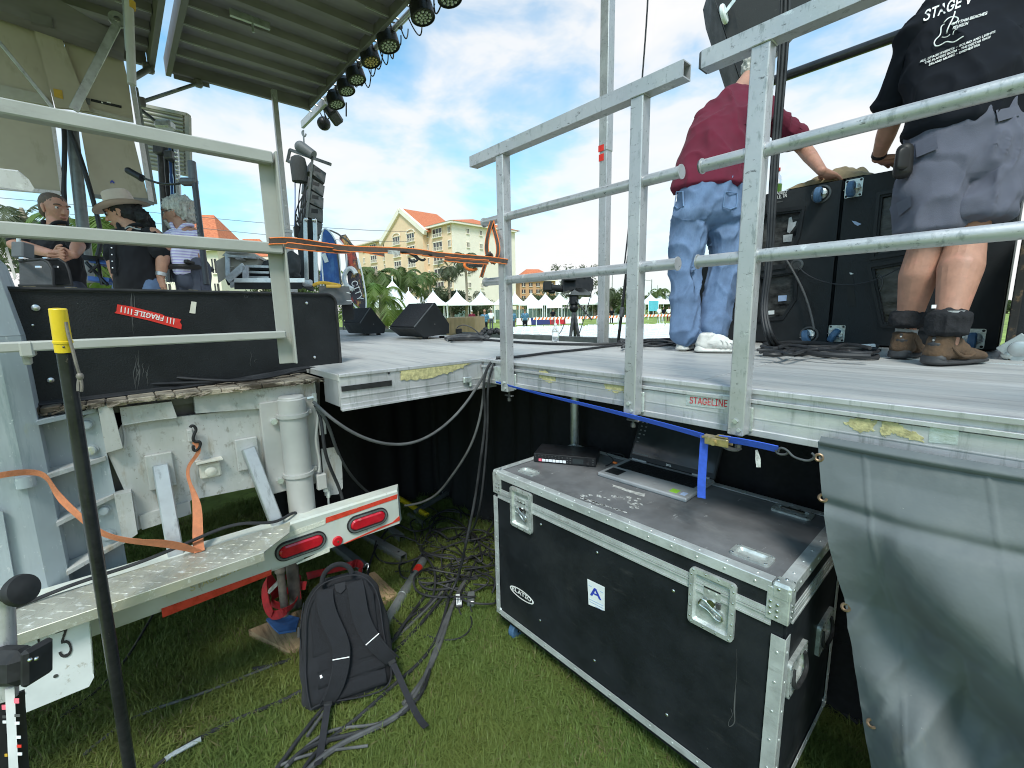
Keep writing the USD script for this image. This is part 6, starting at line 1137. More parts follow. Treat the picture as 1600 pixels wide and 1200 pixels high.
# black bar rail on the far side, hanging cables, hanging speaker
t=thing('black_barrier','black round barrier rail on the far side of the stage wing','railing',(1.2,2.42,DK))
p0,p1=P(1195,124,y=2.42),P(1412,61,y=2.42);zb2=(p0[2]+p1[2])/2
part(t,'rail',B().cyl((p0[0]-.2,2.42,zb2),(2.6,2.42,zb2),.034,18),'pole_black');part(t,'upright',B().cyl((1.62,2.42,DK),(1.62,2.42,zb2+.8),.030,18),'pole_black');part(t,'upright',B().cyl((p0[0]-.1,2.42,DK),(p0[0]-.1,2.42,zb2+.03),.030,18),'pole_black')
for k_,(off,r_,m_)in enumerate(((0,.0095,'cable_black'),(6,.011,'cable_black'),(12,.008,'cable_black'))):
 pts=[P(1222+off,-30,y=1.35),P(1219+off,60,y=1.35),P(1210+off*.8,200,y=1.33),P(1202+off*.7,330,y=1.30),P(1195+off*.6,440,y=1.28),P(1191+off*.6,490,y=1.24),P(1196+off*.8,520,y=1.2)]
 e1,e2,e3=P(1215+off,541+k_,z=DK+.012),P(1260+off,550+k_*1.5,z=DK+.011),P(1372,556+k_*2,z=DK+.011)
 single('hanging_cable',B().tube(pts+[e1,e2,e3],r_,8,k=10),m_,('leftmost','middle','rightmost')[k_]+' of the three black cables hanging down beside the second guard rail post','cable','cables hanging down to the stage')
t=thing('hanging_speaker','black tapering loudspeaker with a pale caster hanging above the man in maroon','loudspeaker',P(1180,50,D=4.4))
q=[P(*p,D=4.3)for p in((1112,-30),(1118,0),(1160,113),(1180,117),(1262,30),(1300,-30))];back=norm(RC@A([.25,.25,-1.]))*.5
part(t,'cabinet',B().prism(q,back),'cab_black',20);part(t,'side_strip',B().prism([P(*p,D=4.29)for p in((1118,0),(1142,0),(1172,113),(1160,113))],back*.02),'cab_face',20)
cq=P(1131,22,D=4.22);part(t,'caster',B().lathe([(.02,-.02),(.075,-.02),(.085,-.01),(.085,.01),(.075,.02),(.02,.02)],cq,norm(RC@A([.75,.1,.65])),24),'sticker_white');part(t,'caster_fork',B().beam(P(1146,2,D=4.2),cq,.05,.03),'zinc')
single('hanging_line',B().tube([P(1013,-20,y=1.5),P(1009,50,y=1.5),P(1004,116,y=1.5),P(994,240,y=1.48),P(984,340,y=1.45),P(975,420,y=1.4)],.006,8),'cable_black','thin black line hanging down past the first guard rail','cable')
t=thing('black_pole','slim black stand pole leaning behind the first guard rail','pole',P(966,535,z=DK));part(t,'tube',B().cyl(P(966,533,z=DK),P(982,400,y=1.45),.012,12),'pole_black');part(t,'collar',B().cyl(P(971,495,y=1.32),P(973,480,y=1.33),.018,12),'dark_steel')
# cables on the deck
def dcable(pts,r_,label,group=None,m_='cable_black',name='stage_cable',dz=0):return single(name,B().tube([P(a_,c_,z=DK+r_+.001+dz)for a_,c_ in pts],r_,7,k=7),m_,label,'cable',group)
dcable([(775,559),(800,558),(850,552),(900,547),(950,541),(1000,537)],.008,'single cable lying across the deck from the corner to the cable heap')
dcable([(700,531),(760,531),(800,534),(860,537),(920,538),(1000,534)],.010,'thick cable along the front edge of the stage')
r=random.Random(21)
for i in range(9):
 yb=531+i*1.1;dcable([(975+r.uniform(-14,10),yb+3),(1000,yb+r.uniform(-2,2)),(1020,yb-1+r.uniform(-2,2)),(1050+r.uniform(0,10),yb-1+r.uniform(-2,3)),(1100+r.uniform(-20,30),yb+r.uniform(-1,1))],.008,'cable in the heap on the deck left of the white sneakers','cable heap left of the sneakers',dz=.008*(i%3))
for i in range(11):
 y1=537+i*1.7;dcable([(1186+r.uniform(-4,10),y1+r.uniform(-2,0)),(1215+r.uniform(-9,9),y1+r.uniform(-6,5)),(1240+r.uniform(-9,9),y1+r.uniform(-6,6)),(1275+r.uniform(-9,9),y1+1.5+r.uniform(-6,5)),(1318,y1+3+r.uniform(-7,3)),(1368+r.uniform(-14,8),y1+2+r.uniform(-2,2))],r.choice((.007,.009,.011)),'cable in the heap on the deck below the black cabinets','cable heap below the cabinets',dz=.014*(i%4))
single('stage_cable',B().tube([P(1228,405,y=1.86),P(1240,425,y=1.86),P(1258,462,y=1.85),P(1268,495,y=1.84),P(1272,515,y=1.83)],.007,8),'cable_grey','grey cable hanging down the back of the left cabinet','cable')
single('stage_cable',B().tube([P(1247,416,y=1.86),P(1270,434,y=1.84),P(1300,443,y=1.83),P(1340,444,y=1.83),P(1375,434,y=1.84),P(1420,410,y=1.86)],.004,6),'cable_black','thin black cable sagging across both cabinets','cable')
t=thing('plug','white cable connector lying in the heap below the cabinets','plug',P(1356,542,z=DK));part(t,'body',B().cyl(P(1341,542,z=DK+.03),P(1366,541,z=DK+.03),.014,14),'white_trim');part(t,'ring',B().cyl(P(1366,541,z=DK+.03),P(1371,541,z=DK+.03),.016,14),'black_rubber')
# ---------------------------------------------------------------- monitor wedges
def wedge(label,xs,prof,w,feet):
 q=PX(prof,x=xs);zmin=min(p[2]for p in q);q=[p+A([0,0,DK+.02-zmin])for p in q];c=sum(q)/len(q);t=thing('monitor_wedge',label,'stage monitor',(xs-w/2,c[1],DK))
 part(t,'cabinet',B().prism(q,(-w,0,0)),'trunk_black',20);a_,c_=q[0],q[1];n=norm(np.cross(c_-a_,(1,0,0)));n=n if n@(EYE-a_)>0 else-n;xx_=A([-1,0,0])
 g0,g1=a_+(c_-a_)*.05,a_+(c_-a_)*.95;part(t,'grille',B().prism([g0+xx_*.02+n*.001,g1+xx_*.02+n*.001,g1+xx_*(w-.02)+n*.001,g0+xx_*(w-.02)+n*.001],n*.010),'bag_mesh',20)
 part(t,'grille_edge',B().beam(g0+xx_*.012+n*.004,g1+xx_*.012+n*.004,.010,.008),'speaker_grey');part(t,'foot',B().bb((xs-.08,q[-1][1]+.02,DK),(xs-.04,q[-1][1]+.06,DK+.022)),'black_rubber');part(t,'foot',B().bb((xs-.08,q[3][1]-.07,DK),(xs-.04,q[3][1]-.03,DK+.022)),'black_rubber')
 part(t,'screw',B().cyl(c+A([0,0,.01]),c+A([.003,0,.01]),.008,10),'dark_steel')
 return t
wedge('larger black stage monitor wedge nearest the camera',-1.98,[(647,519),(680,478),(702,511),(702,526),(664,532.5)],.52,1)
wedge('smaller black stage monitor wedge beyond the long black case',-3.25,[(563,512),(580,486),(603,515),(601,526),(572,527.5)],.52,1)
t=thing('draped_riser','box draped in tan cloth standing behind the larger monitor wedge','riser',far(720,6.6));q0=far(697,6.4);q1=far(741,6.8);q2=far(757,7.6);q3=far(705,7.4);zt_=1.56
b=B();ring=[q0,q1,q2,q3];pts=[]
for i in range(4):
 for s_ in np.linspace(0,1,22)[:-1]:pts.append(ring[i]+(ring[(i+1)%4]-ring[i])*s_)
pts=A(pts);c=pts.mean(0);N=len(pts);V=[]
for k_,(z,e_)in enumerate(((zt_,1.0),(zt_-.02,1.01),(.8,1.10),(.0,1.2))):V.append(np.column_stack([(c+(pts-c)*(e_+.035*k_*np.sin(np.arange(N)*1.9)[:,None]/2))[:,:2],np.full(N,z)]))
V=np.concatenate(V+[[A([c[0],c[1],zt_])]]);f=[[k_*N+i,k_*N+(i+1)%N,(k_+1)*N+(i+1)%N]for k_ in range(3)for i in range(N)]+[[k_*N+i,(k_+1)*N+(i+1)%N,(k_+1)*N+i]for k_ in range(3)for i in range(N)]+[[i,4*N,(i+1)%N]for i in range(N)]
part(t,'cloth',B().add(V,f),'cloth_tan',50)
for i in range(5):dcable([(701+i*2,528+i*.5),(715,523+i*1.2),(735,521+i*1.5),(752,522+i*1.5),(748,529),(725,531-i*.4),(704,529)],.009,'coiled cable on the deck beside the larger monitor wedge','coil beside the monitor wedge','cable_grey' if i%2 else 'cable_black',dz=.006*i)
t=thing('plug_box','small black plug box with a cable on the deck edge','plug',P(717,522,z=DK));part(t,'box',B().box(P(717,522,z=DK)+ez*.035,(.07,.05,.06),None,.006),'black_rubber');part(t,'cord',B().tube([P(714,512,D=4.4),P(725,508,D=4.4),P(740,514,D=4.4),P(752,524,D=4.4)],.006,6),'cable_black')
t=thing('cable_bag','black heap of plugs and cables left of the guard rail post','cable heap',P(768,530,z=DK))
for i in range(14):part(t,'plug',B().sph(P(752+i*3.4,527-(i%4)*2.0,z=DK)+ez*(.03+.015*(i%3)),(.035,.03,.025)),'cable_black')
bq=P(868,534,z=DK);t=thing('water_bottle','clear plastic water bottle standing at the stage edge','bottle',bq);part(t,'bottle',B().lathe([(0,0),(.026,0),(.029,.008),(.027,.03),(.029,.05),(.027,.07),(.029,.09),(.020,.118),(.011,.128),(.011,.14),(0,.14)],bq,n=20),'bottle',True);part(t,'cap',B().lathe([(0,.139),(.013,.139),(.013,.152),(0,.153)],bq,n=16),'sticker_white');part(t,'label',B().lathe([(.0296,.045),(.0296,.08)],bq,n=20),'tent_white')
# ---------------------------------------------------------------- television camera on its tripod
Dc=5.8;t=thing('video_camera','shoulder television camera on a black tripod in front of the audience','camera',far(893,Dc));J=lambda px,py,D=Dc:P(px,py,D=D);RB2=np.stack([rt_,upc,-fwd],1)
part(t,'body',B().prism([J(*p)for p in((878,436),(921,433),(927,436),(927,452),(918,457),(905,457),(897,452),(880,456))],fwd*.16),'gear_black',20);part(t,'battery',B().box(J(924,444)+fwd*.08,(.06,.15,.14),RB2,.01),'gear_black');part(t,'handle',B().tube([J(883,437),J(886,431),J(905,430),J(914,434)],.014,8),'gear_black')
part(t,'lens',B().lathe([(0,0),(.05,0),(.055,.02),(.055,.10),(.045,.12),(.045,.26),(.05,.28)],J(851,447)+fwd*.08,rt_-upc*.08,22),'black_rubber');part(t,'lens_hood',B().box(J(856,446)+fwd*.08,(.11,.125,.13),RB2,.01),'black_rubber');part(t,'lens_motor',B().box(J(863,454)+fwd*.08,(.09,.05,.08),RB2,.015),'gear_black');part(t,'viewfinder',B().box(J(890,437)+fwd*-.04,(.15,.06,.07),RB2,.01),'gear_black');part(t,'shoulder_pad',B().prism([J(*p)for p in((893,456),(900,450),(912,450),(924,458),(924,461),(893,461))],fwd*.14),'speaker_grey',20)
part(t,'tripod_head',B().box(J(898,468)+fwd*.08,(.12,.16,.12),RB2,.03),'gear_black');part(t,'head_plate',B().box(J(900,460)+fwd*.08,(.26,.02,.12),RB2,.006),'dark_steel');part(t,'bowl',B().sph(J(898,480)+fwd*.08,.06),'gear_black')
hb_=J(898,483)+fwd*.08
for(px,D_)in((872,5.6),(934,5.6),(905,6.6)):
 g_=far(px,D_);part(t,'tripod_leg',B().cyl(hb_+(g_-hb_)*.02,g_,.024,10,.014),'dark_steel')
part(t,'pan_bar',B().cyl(J(900,470),J(925,500),.011,8),'dark_steel');part(t,'cable',B().tube([J(925,452),J(918,480),J(912,500),J(902,530)],.006,6),'cable_black');part(t,'cable',B().tube([J(890,470),J(884,490),J(880,510),J(862,530)],.005,6),'cable_black')
# ---------------------------------------------------------------- long black trunk on the trailer floor
zf=1.3585;g0,g1=P(50,634,z=zf),P(533,574.5,z=zf);xa=norm(g1-g0);xa[2]=0;L=np.linalg.norm(g1-g0)+.0;nb_=A([xa[1],-xa[0],0]);g0=g0-xa*.35;L+=.35;HT=.39
t=thing('long_case','long black instrument case with a red FRAGILE sticker on the trailer floor','case',(g0+g1)/2)
pl_=lambda s,z,d=0.0:g1-xa*s+ez*(z+.004)+nb_*d
prof=[(L,0)]+[(.035-.035*math.sin(a_),.035-.035*math.cos(a_))for a_ in np.linspace(0,math.pi/2,7)]+[(.05-.05*math.cos(a_),HT-.05+.05*math.sin(a_))for a_ in np.linspace(0,math.pi/2,8)]+[(L,HT)]
part(t,'shell',B().prism([pl_(s,z)for s,z in prof],-nb_*.36),'trunk_black',30)
inner=[(s*.98+.012,z*.95+.008)for s,z in prof];part(t,'edge_piping',B().tube([pl_(s,z,.002)for s,z in prof],.007,8,sm=False),'black_rubber');part(t,'lid_seam',B().beam(pl_(0.04,HT-.006,.001),pl_(L,HT-.006,.001),.003,.003),'speaker_grey')
def on_tr(px,py,d=.001):
 n=nb_;d0=RC@A([px-800,-(py-600),-F_PX]);o_=g1+n*d;return EYE+d0*((o_-EYE)@n)/(d0@n)
part(t,'fragile_sticker',B().prism([on_tr(*p)for p in((183,475.5),(205,479),(253,491),(258,494),(283,499),(281,503),(284,508),(283,514.5),(230,500),(179,489),(182,486))],nb_*.001),'sticker_red',False,'red sticker with the word FRAGILE upside down')
o_=on_tr(257,494.5,.0025);e_=on_tr(211,484.5,.0025);tm_=meshkit.text_mesh('FRAGILE',.02,.0006,True);s_=np.linalg.norm(e_-o_)/tm_.bounds[1][0];xd=norm(e_-o_);yd=np.cross(nb_,xd);part(t,'lettering',B().add(tm_.vertices*A([s_,.95,1])@np.stack([xd,yd,nb_])+o_,tm_.faces),'letter_white',False)
b=B()
for px in(190,196,201,206,262,267,272):b.beam(on_tr(px,479+(px-190)*.23,.0025),on_tr(px-1,488+(px-190)*.23,.0025),.0006,.003)
part(t,'small_print',b,'letter_white',False);part(t,'cream_label',B().prism([on_tr(*p)for p in((299,471),(307,472),(305,490),(296,489))],nb_*.001),'label_cream',False)
for(px,py,r_)in((55.5,481,.012),(51,508,.004),(79,594,.010),(479,473.5,.0075),(491.5,558,.0075)):part(t,'screw',B().lathe([(1,0),(.9,.35),(.5,.6),(0,.65)]and[(r_,0),(r_*.9,r_*.35),(r_*.45,r_*.6),(0,r_*.62)],on_tr(px,py),nb_,12),'bright_steel',30)
r=random.Random(31)
for(px,y0,y1,n_s)in((212,450,525,5),(215,540,612,6),(228,566,608,3),(383,452,470,3),(396,540,590,2)):
 for _ in range(n_s):
  x_=px+r.uniform(-6,6);ya_=r.uniform(y0,(y0+y1)/2);yb_=r.uniform((y0+y1)/2,y1);q=[on_tr(x_+r.uniform(-2,2),ya_+(yb_-ya_)*s_,.0006)for s_ in np.linspace(0,1,5)];part(t,'glue_streak',B().ribbon(q,xa,[.0005,.0015,.002,.0012,.0004],.0005),'case_scrape' if 'case_scrape' in M else 'cable_grey',False)
for px in(45,110,252,300,350,452):c=on_tr(px,446,-.03);c[2]=zf+HT+.008;part(t,'clasp',B().box(c,(.035,.03,.010),np.stack([xa,nb_,ez],1),.003),'brass_zinc')
part(t,'end_handle',B().tube([pl_(-.004,.10,-.16),pl_(-.022,.085,-.17),pl_(-.024,.03,-.17),pl_(-.004,.015,-.16)],.008,8),'black_rubber')
for k_ in range(3):single('floor_cable',B().tube([pl_(L-.1,.004+.006*(k_==2),.045+.018*k_),pl_(.55,.006,.04+.016*k_),pl_(.32,.022-.004*k_,.05+.014*k_),pl_(.18,.015,.075),pl_(.14+.02*k_,-.03,.13),pl_(.16,-.10,.17)],.0065,8),'cable_black',('lowest','middle','highest')[k_]+' of the black cables lying along the foot of the long case','cable','cables along the foot of the long case')
# smaller cases behind the trunk on the left
for(pts,D_,lab)in(([(30,408),(66,405),(76,410),(82,420),(84,446),(30,446)],2.55,'grey hard instrument case standing behind the long case, nearest the mast'),([(66,406),(92,405),(103,412),(108,424),(113,446),(70,446)],2.75,'black rounded instrument case standing beside the grey hard case')):
 t=thing('instrument_case',lab,'case',P(pts[0][0]+25,446,D=D_));q=[P(*p,D=D_)for p in pts];part(t,'shell',B().prism(q,norm(P(70,430,D=1)-EYE)*.25),'speaker_grey' if 'grey' in lab[:5]else 'trunk_black',25);part(t,'rim',B().tube(q,.008,8,sm=False),'black_rubber');part(t,'latch',B().box(P(pts[2][0]-16,417,D=D_-.01),(.035,.015,.01),RB2,.003).box(P(pts[0][0]+7,404,D=D_-.01),(.03,.012,.03),RB2,.003),'bright_steel')
t=thing('case_stack','grey metal latch box standing on the instrument case by the mast','box',P(35,405,D=2.6));part(t,'box',B().box(P(36,392,D=2.6),(.07,.09,.07),RB2,.006),'speaker_grey');part(t,'post',B().cyl(P(29,372,D=2.6),P(30,402,D=2.6),.010,10),'zinc')
# ---------------------------------------------------------------- stage roof
RZ,XE,YF,YH=4.95,-6.05,1.21,-.70
rf=thing('stage_roof','dark ribbed folding stage roof with a hinge beam seen from below','roof',(-3,0,RZ))
YB=-3.4
for(y0,y1)in((YH+.10,YF),(YB,YH-.12)):part(rf,'roof_panel',B().bb((XE,y0,RZ+.10),(-.6,y1,RZ+.13)),'roof_under',False)
for x in np.arange(XE+.30,-.7,.40):
 part(rf,'roof_rib',B().prism([(x,0,RZ+.10),(x+.015,0,RZ+.03),(x+.085,0,RZ+.03),(x+.10,0,RZ+.10)],(0,1,0))and B().prism([(x,YH+.10,RZ+.10),(x+.015,YH+.10,RZ+.02),(x+.10,YH+.10,RZ+.02),(x+.115,YH+.10,RZ+.10)],(0,YF-YH-.12,0)),'roof_under',25)
 part(rf,'roof_rib',B().prism([(x,YB,RZ+.10),(x+.015,YB,RZ+.02),(x+.10,YB,RZ+.02),(x+.115,YB,RZ+.10)],(0,YH-.14-YB,0)),'roof_under',25)
 for(ya,yb)in((YH+.12,YH+.42),(YF-.30,YF-.03),(YH-.45,YH-.15)):part(rf,'rib_cleat',B().bb((x+.09,ya,RZ+.005),(x+.10,yb,RZ+.045)),'rail_aluminium')
for y in(YH+.05,YH-.13):part(rf,'hinge_beam',B().bb((XE-.05,y,RZ-.10),(-.6,y+.06,RZ+.12),.004),'roof_beam')
part(rf,'front_beam',B().bb((XE-.02,YF-.03,RZ-.02),(-.6,YF+.02,RZ+.14),.004),'roof_beam');part(rf,'end_beam',B().bb((XE-.06,YH+.12,RZ-.05),(XE,YF,RZ+.14),.004).bb((XE-.075,YH+.14,RZ-.10),(XE-.062,YH+.55,RZ+.12),.004),'roof_under',25)
part(rf,'end_beam',B().bb((XE-.06,YB,RZ-.05),(XE,YH-.14,RZ+.14),.004),'roof_under',25)
part(rf,'cross_tube',B().bb((-4.3,YH+.5,RZ-.03),(-4.26,YH+.9,RZ+.04)).cyl((-4.28,YH+.72,RZ-.12),(-4.28,YH+.72,RZ-.02),.012),'gal_pipe')
for(a_,c_,r_)in(((310,130,XE+.0),(222,159,XE+.25),.022),((237,105,XE+.1),(205,124,XE+.3),.035)):part(rf,'stay_tube',B().cyl(P(a_[0],a_[1],x=a_[2]),P(c_[0],c_[1],x=c_[2]),r_,12),'frame_grey')
part(rf,'stay_joint',B().box(P(310,130,x=XE),(.10,.10,.10),None,.02),'roof_beam');part(rf,'stay_joint',B().box(P(222,159,x=XE+.25),(.07,.07,.10),None,.01),'roof_beam');part(rf,'stay_joint',B().box(P(232,106,x=XE+.1),(.10,.12,.12),None,.02),'roof_beam')
a_,c_=P(430,150,x=XE+.2),P(457,452,x=XE+.2);t=thing('roof_post','slim aluminium leg holding up the far corner of the stage roof','post',(a_[0],a_[1],DK));part(t,'upper_tube',B().beam((a_[0],(a_[1]+c_[1])/2,2.9),(a_[0],(a_[1]+c_[1])/2,RZ),.07,.07,(0,1,0),.004),'rail_aluminium');part(t,'lower_tube',B().beam((a_[0],(a_[1]+c_[1])/2,DK),(a_[0],(a_[1]+c_[1])/2,2.95),.10,.10,(0,1,0),.004),'rail_aluminium');part(t,'joint',B().box((a_[0],(a_[1]+c_[1])/2,2.93),(.12,.12,.05),None,.006),'gal_pipe')
# front light truss
YT,ZT2=1.34,None
z0=P(472,196,y=YT)[2];xt=P(472,196,y=YT)[0]
tt=thing('light_truss','silver lighting bar along the front edge of the stage roof','truss',(-3,YT,z0))
part(tt,'chord',B().bb((xt,YT-.02,z0-.05),(xt+1.2,YT+.03,z0+.07),.004).cyl((xt+1.2,YT,z0+.03),(-.6,YT,z0+.03),.026,12),'rail_aluminium');part(tt,'chord',B().cyl((xt+.8,YT+.16,z0+.18),(-.6,YT+.16,z0+.18),.025,12),'rail_aluminium')
r=random.Random(12)
for i,x in enumerate(np.arange(xt+.5,-.7,.28)):part(tt,'brace',B().cyl((x,YF+.0,RZ+.1),(x+.10,YT,z0+.02),.012,8).cyl((x,YT,z0+.05),(x+.14,YT+.16,z0+.18),.010,6),'gal_pipe')
for i in range(26):
 x=xt+.7+i*.19;single('lamp_cable',B().tube([(x,YT+.05,z0+.06),(x+r.uniform(-.08,.1),YT+.10+r.uniform(0,.1),z0-r.uniform(.02,.16)),(x+r.uniform(.0,.16),YT+.14,z0+.03+r.uniform(-.04,.1))],.008,6),'cable_black','black cable looped along the lighting bar between the lamps','cable','cables on the lighting bar')
lamps=[(660,22,38,0),(702,-8,40,0),(607,68,34,0),(579,93,30,1),(557,121,28,0),(541,139,26,0),(525,160,26,0)]
for i,(px,py,wpx,am)in enumerate(lamps):
 c=P(px,py,y=YT-.02);D_=((c-EYE)@fwd);R_=wpx/2*D_/F_PX
 lab=('large','cut off')[i==1]
 t=thing('stage_lamp',['black stage lamp nearest the top edge, on its own beside the sky','black stage lamp cut off by the top edge of the picture','largest black stage lamp below a gap in the row','black stage lamp with an amber face','black stage lamp just below the amber faced one','black stage lamp second from the lower end of the row','black stage lamp at the lower end of the row'][i],'stage lamp',c,'stage lamps along the roof edge')
 ax=norm(A([-.15,.35,-1.0])+(EYE-c)/np.linalg.norm(EYE-c)*.55);face=c+ax*R_*.2
 part(t,'housing',B().lathe([(0,-R_*1.5),(R_*.62,-R_*1.45),(R_*.8,-R_*1.1),(R_*.95,-R_*.9),(R_*1.0,-.0),(R_*1.0,R_*.10),(R_*.93,R_*.12),(R_*.92,R_*.02)],face,ax,28),'par_black',30)
 part(t,'lens_plate',B().lathe([(R_*.92,R_*.04),(0,R_*.04)],face,ax,28),'par_black');y_=norm(np.cross(ax,(1,0,0)));x_=np.cross(y_,ax)
 for(rr_,n_)in((0,1),(.30,6),(.60,11),(.80,0)):
  for k_ in range(n_):q=face+ax*R_*.05+(x_*math.cos(k_*6.283/n_)+y_*math.sin(k_*6.283/n_))*rr_*R_;part(t,'led_lens',B().lathe([(R_*.125,0),(R_*.115,R_*.05),(0,R_*.07)],q,ax,10),'par_lens_amber' if am else 'par_lens',40)
 up_=A([c[0]-.02,YT+.16,z0+.18])
 part(t,'yoke',B().tube([face-ax*R_*.6+x_*R_*1.08,face-ax*R_*1.5+x_*R_*1.0,up_,face-ax*R_*1.5-x_*R_*1.0,face-ax*R_*.6-x_*R_*1.08],.012,6,sm=False),'par_black');part(t,'clamp',B().box(up_,(.05,.06,.09),None,.01),'par_black')
t=thing('moving_head','black flood lamp with a square body at the far end of the lighting bar','stage lamp',P(516,182,y=YT+.15));c=P(520,178,y=YT+.2);part(t,'housing',B().box(c,(.18,.22,.34),RC@np.array([[.8,.6,0],[-.6,.8,0],[0,0,1]]).T,.03),'par_black');part(t,'head',B().sph(P(506,193,y=YT+.2),.11),'par_black');part(t,'yoke',B().box(P(512,165,y=YT+.15),(.12,.1,.2),None,.02),'par_black');part(t,'tail',B().tube([P(541,160,y=YT+.3),P(541,175,y=YT+.3),P(541,182,y=YT+.3)],.012,6),'cable_black')
# hanging line array
Da=8.0;J=lambda px,py,D=Da:P(px,py,D=D)
t=thing('line_array','hanging line array of grey speaker boxes under a chain motor','loudspeaker',J(495,300));dp=norm(rt_*-.75+fwd*.9)*.42
bx_=[((485,253),(516,263),(513,280),(482,268)),((482,275),(514,284),(511,301),(480,291)),((481,295),(512,303),(511,321),(478,314)),((479,317),(511,322),(511,342),(477,338)),((478,341),(511,344),(507,362),(480,362)),((480,365),(506,365),(496,384),(478,382))]
for i,q in enumerate(bx_):
 q3=[J(*p)for p in q];bxp=part(t,'speaker_box',B().prism(q3,dp),'speaker_grey',20);c=sum(q3)/4;part(bxp,'port',B().prism([c+(p-c)*.32+rt_*-.03-fwd*.003 for p in q3],fwd*-.004),'black_rubber')
part(t,'fly_bar',B().beam(J(453,234),J(517,257),.05,.05).beam(J(450,252),J(470,259),.05,.05).beam(J(453,234),J(449,253),.05,.05),'dark_steel');part(t,'link_bar',B().beam(J(488,250),J(476,370),.03,.03),'frame_grey')
part(t,'chain_motor',B().cyl(J(470,230),J(490,243),.105,20,.085).sph(J(470,230),.105),'speaker_grey');part(t,'motor_handle',B().tube([J(462,228),J(468,222),J(476,224)],.012,6),'frame_grey');part(t,'chain',B().tube([J(474,206),J(475,224)],.014,6,sm=False),'frame_grey');part(t,'hook',B().tube([J(475,204),J(472,208),J(475,213),J(478,209)],.014,6),'frame_grey');part(t,'chain_bag',B().lathe([(.02,0),(.13,.02),(.14,.3),(.12,.42),(.06,.46),(0,.46)],J(469,286),(0,0,1),18),'case_fabric')
for i in range(9):x=462+r.uniform(0,16);part(t,'cable',B().tube([J(478-r.uniform(0,3),262+i*8),J(x,290+i*8+r.uniform(-8,8)),J(x-2,325+r.uniform(-5,25)),J(463+r.uniform(0,10),372)],.010,6),'cable_black')
part(t,'blue_cable',B().tube([J(461,285),J(461,330),J(460,365)],.010,6),'flag_blue');part(t,'connector_box',B().box(J(464,362),(.10,.10,.2),None,.02),'par_black')
# tall black and silver case, other cases beyond the long case
def boxpx(name,lab,cat,pts,D_,depth,m_,trims=()):
 q=[P(*p,D=D_)for p in pts];c=sum(q)/len(q);t=thing(name,lab,cat,A([c[0],c[1],DK]));part(t,'body',B().prism(q,norm(c-EYE)*depth),m_,20)
 for(a_,c_,w,mm)in trims:part(t,'edge_trim',B().beam(P(*a_,D=D_-.005),P(*c_,D=D_-.005),w,.012,-fwd),mm)
 return t
t=boxpx('tall_case','tall upright black flight case with two silver edge strips','flight case',[(474,343),(494,343),(496,446),(478,446)],4.2,.35,'case_black',[((477,343),(479,446),.035,'case_aluminium'),((492,343),(494,446),.035,'case_aluminium')])
part(t,'ball_corner',B().sph(P(491,344,D=4.18),.02),'bright_steel');part(t,'ball_corner',B().sph(P(478,343,D=4.18),.02),'bright_steel');part(t,'latch',B().box(P(480,442,D=4.15),(.09,.06,.05),RB2,.01),'silver_gear');part(t,'soft_back',B().prism([P(*p,D=4.3)for p in((464,372),(476,340),(476,448),(470,448))],fwd*.2),'case_fabric')
t=boxpx('flight_box','beige and silver flight case standing open beyond the long case','flight case',[(337,408),(356,398),(357,432),(341,443)],4.0,.3,'flight_beige');part(t,'front',B().prism([P(*p,D=4.0)for p in((356,398),(402,401),(402,430),(357,432))],fwd*.3),'flight_panel',20);part(t,'lid',B().prism([P(*p,D=3.98)for p in((347,399),(354,392),(398,396),(402,402),(356,400))],fwd*.35),'flight_beige');part(t,'edge_trim',B().beam(P(357,400,D=3.97),P(402,403,D=3.97),.05,.02).beam(P(356,398,D=3.97),P(357,432,D=3.97),.04,.02,-fwd),'silver_gear');part(t,'latch',B().box(P(376,405,D=3.95),(.06,.02,.08),RB2,.01).box(P(370,393,D=3.95),(.2,.03,.03),RB2,.01),'silver_gear');part(t,'lamp_reflection',B().box(P(361,417,D=3.97),(.05,.004,.012),RB2),'label_cream')
t=boxpx('open_lid','silver edged case lid propped open at an angle','case lid',[(352,436),(379,413),(386,418),(386,446),(356,446)],3.8,.12,'case_black',[((355,438),(382,415),.06,'case_aluminium'),((384,416),(384,445),.05,'silver_gear'),((360,445),(386,443),.05,'silver_gear')])
for k_,y in enumerate((415,424,432)):boxpx('rack_case',('topmost','middle','lowest')[k_]+' of the flat silver edged cases stacked behind the guard rail post','flight case',[(384,y),(420,y+1),(420,y+7),(384,y+7)],3.9,.4,'case_black',[((384,y+1),(420,y+2),.02,'case_aluminium')])
boxpx('rack_case','wide black case with a silver edge under the stack of flat cases','flight case',[(366,437),(476,437),(476,452),(366,452)],3.7,.4,'case_black',[((366,438),(476,438),.035,'case_aluminium')])
t=thing('soft_bag','black soft bag slumped on the cases behind the guard rail post','bag',P(440,430,D=4.0));part(t,'bag',body([hull3(ell(P(404,428,D=4.1),.07),ell(P(424,420,D=4.1),.07),ell(P(466,432,D=4.1),.03)),hull3(ell(P(458,415,D=4.1),(.07,.06,.13)),ell(P(452,432,D=4.1),.06))],.03,4,.03,3,12),'case_fabric',True)
t=boxpx('grey_box','plain grey box with a bundle of yellow cable on top','box',[(498,446),(546,447),(551,476),(500,478)],3.9,.35,'speaker_grey');part(t,'white_mark',B().box(P(545,458,D=3.89),(.02,.004,.05),RB2).box(P(546,470,D=3.89),(.04,.004,.03),RB2),'sticker_white');part(t,'cable_bundle',B().tube([P(490,446,D=3.85),P(500,442,D=3.85),(P(515,443,D=3.9)),P(530,446,D=3.9),P(510,447,D=3.85)],.014,6),'warn_yellow')
boxpx('small_speaker','small black speaker box beside the grey box','loudspeaker',[(534,473),(552,473),(553,500),(536,500)],4.2,.3,'black_rubber')
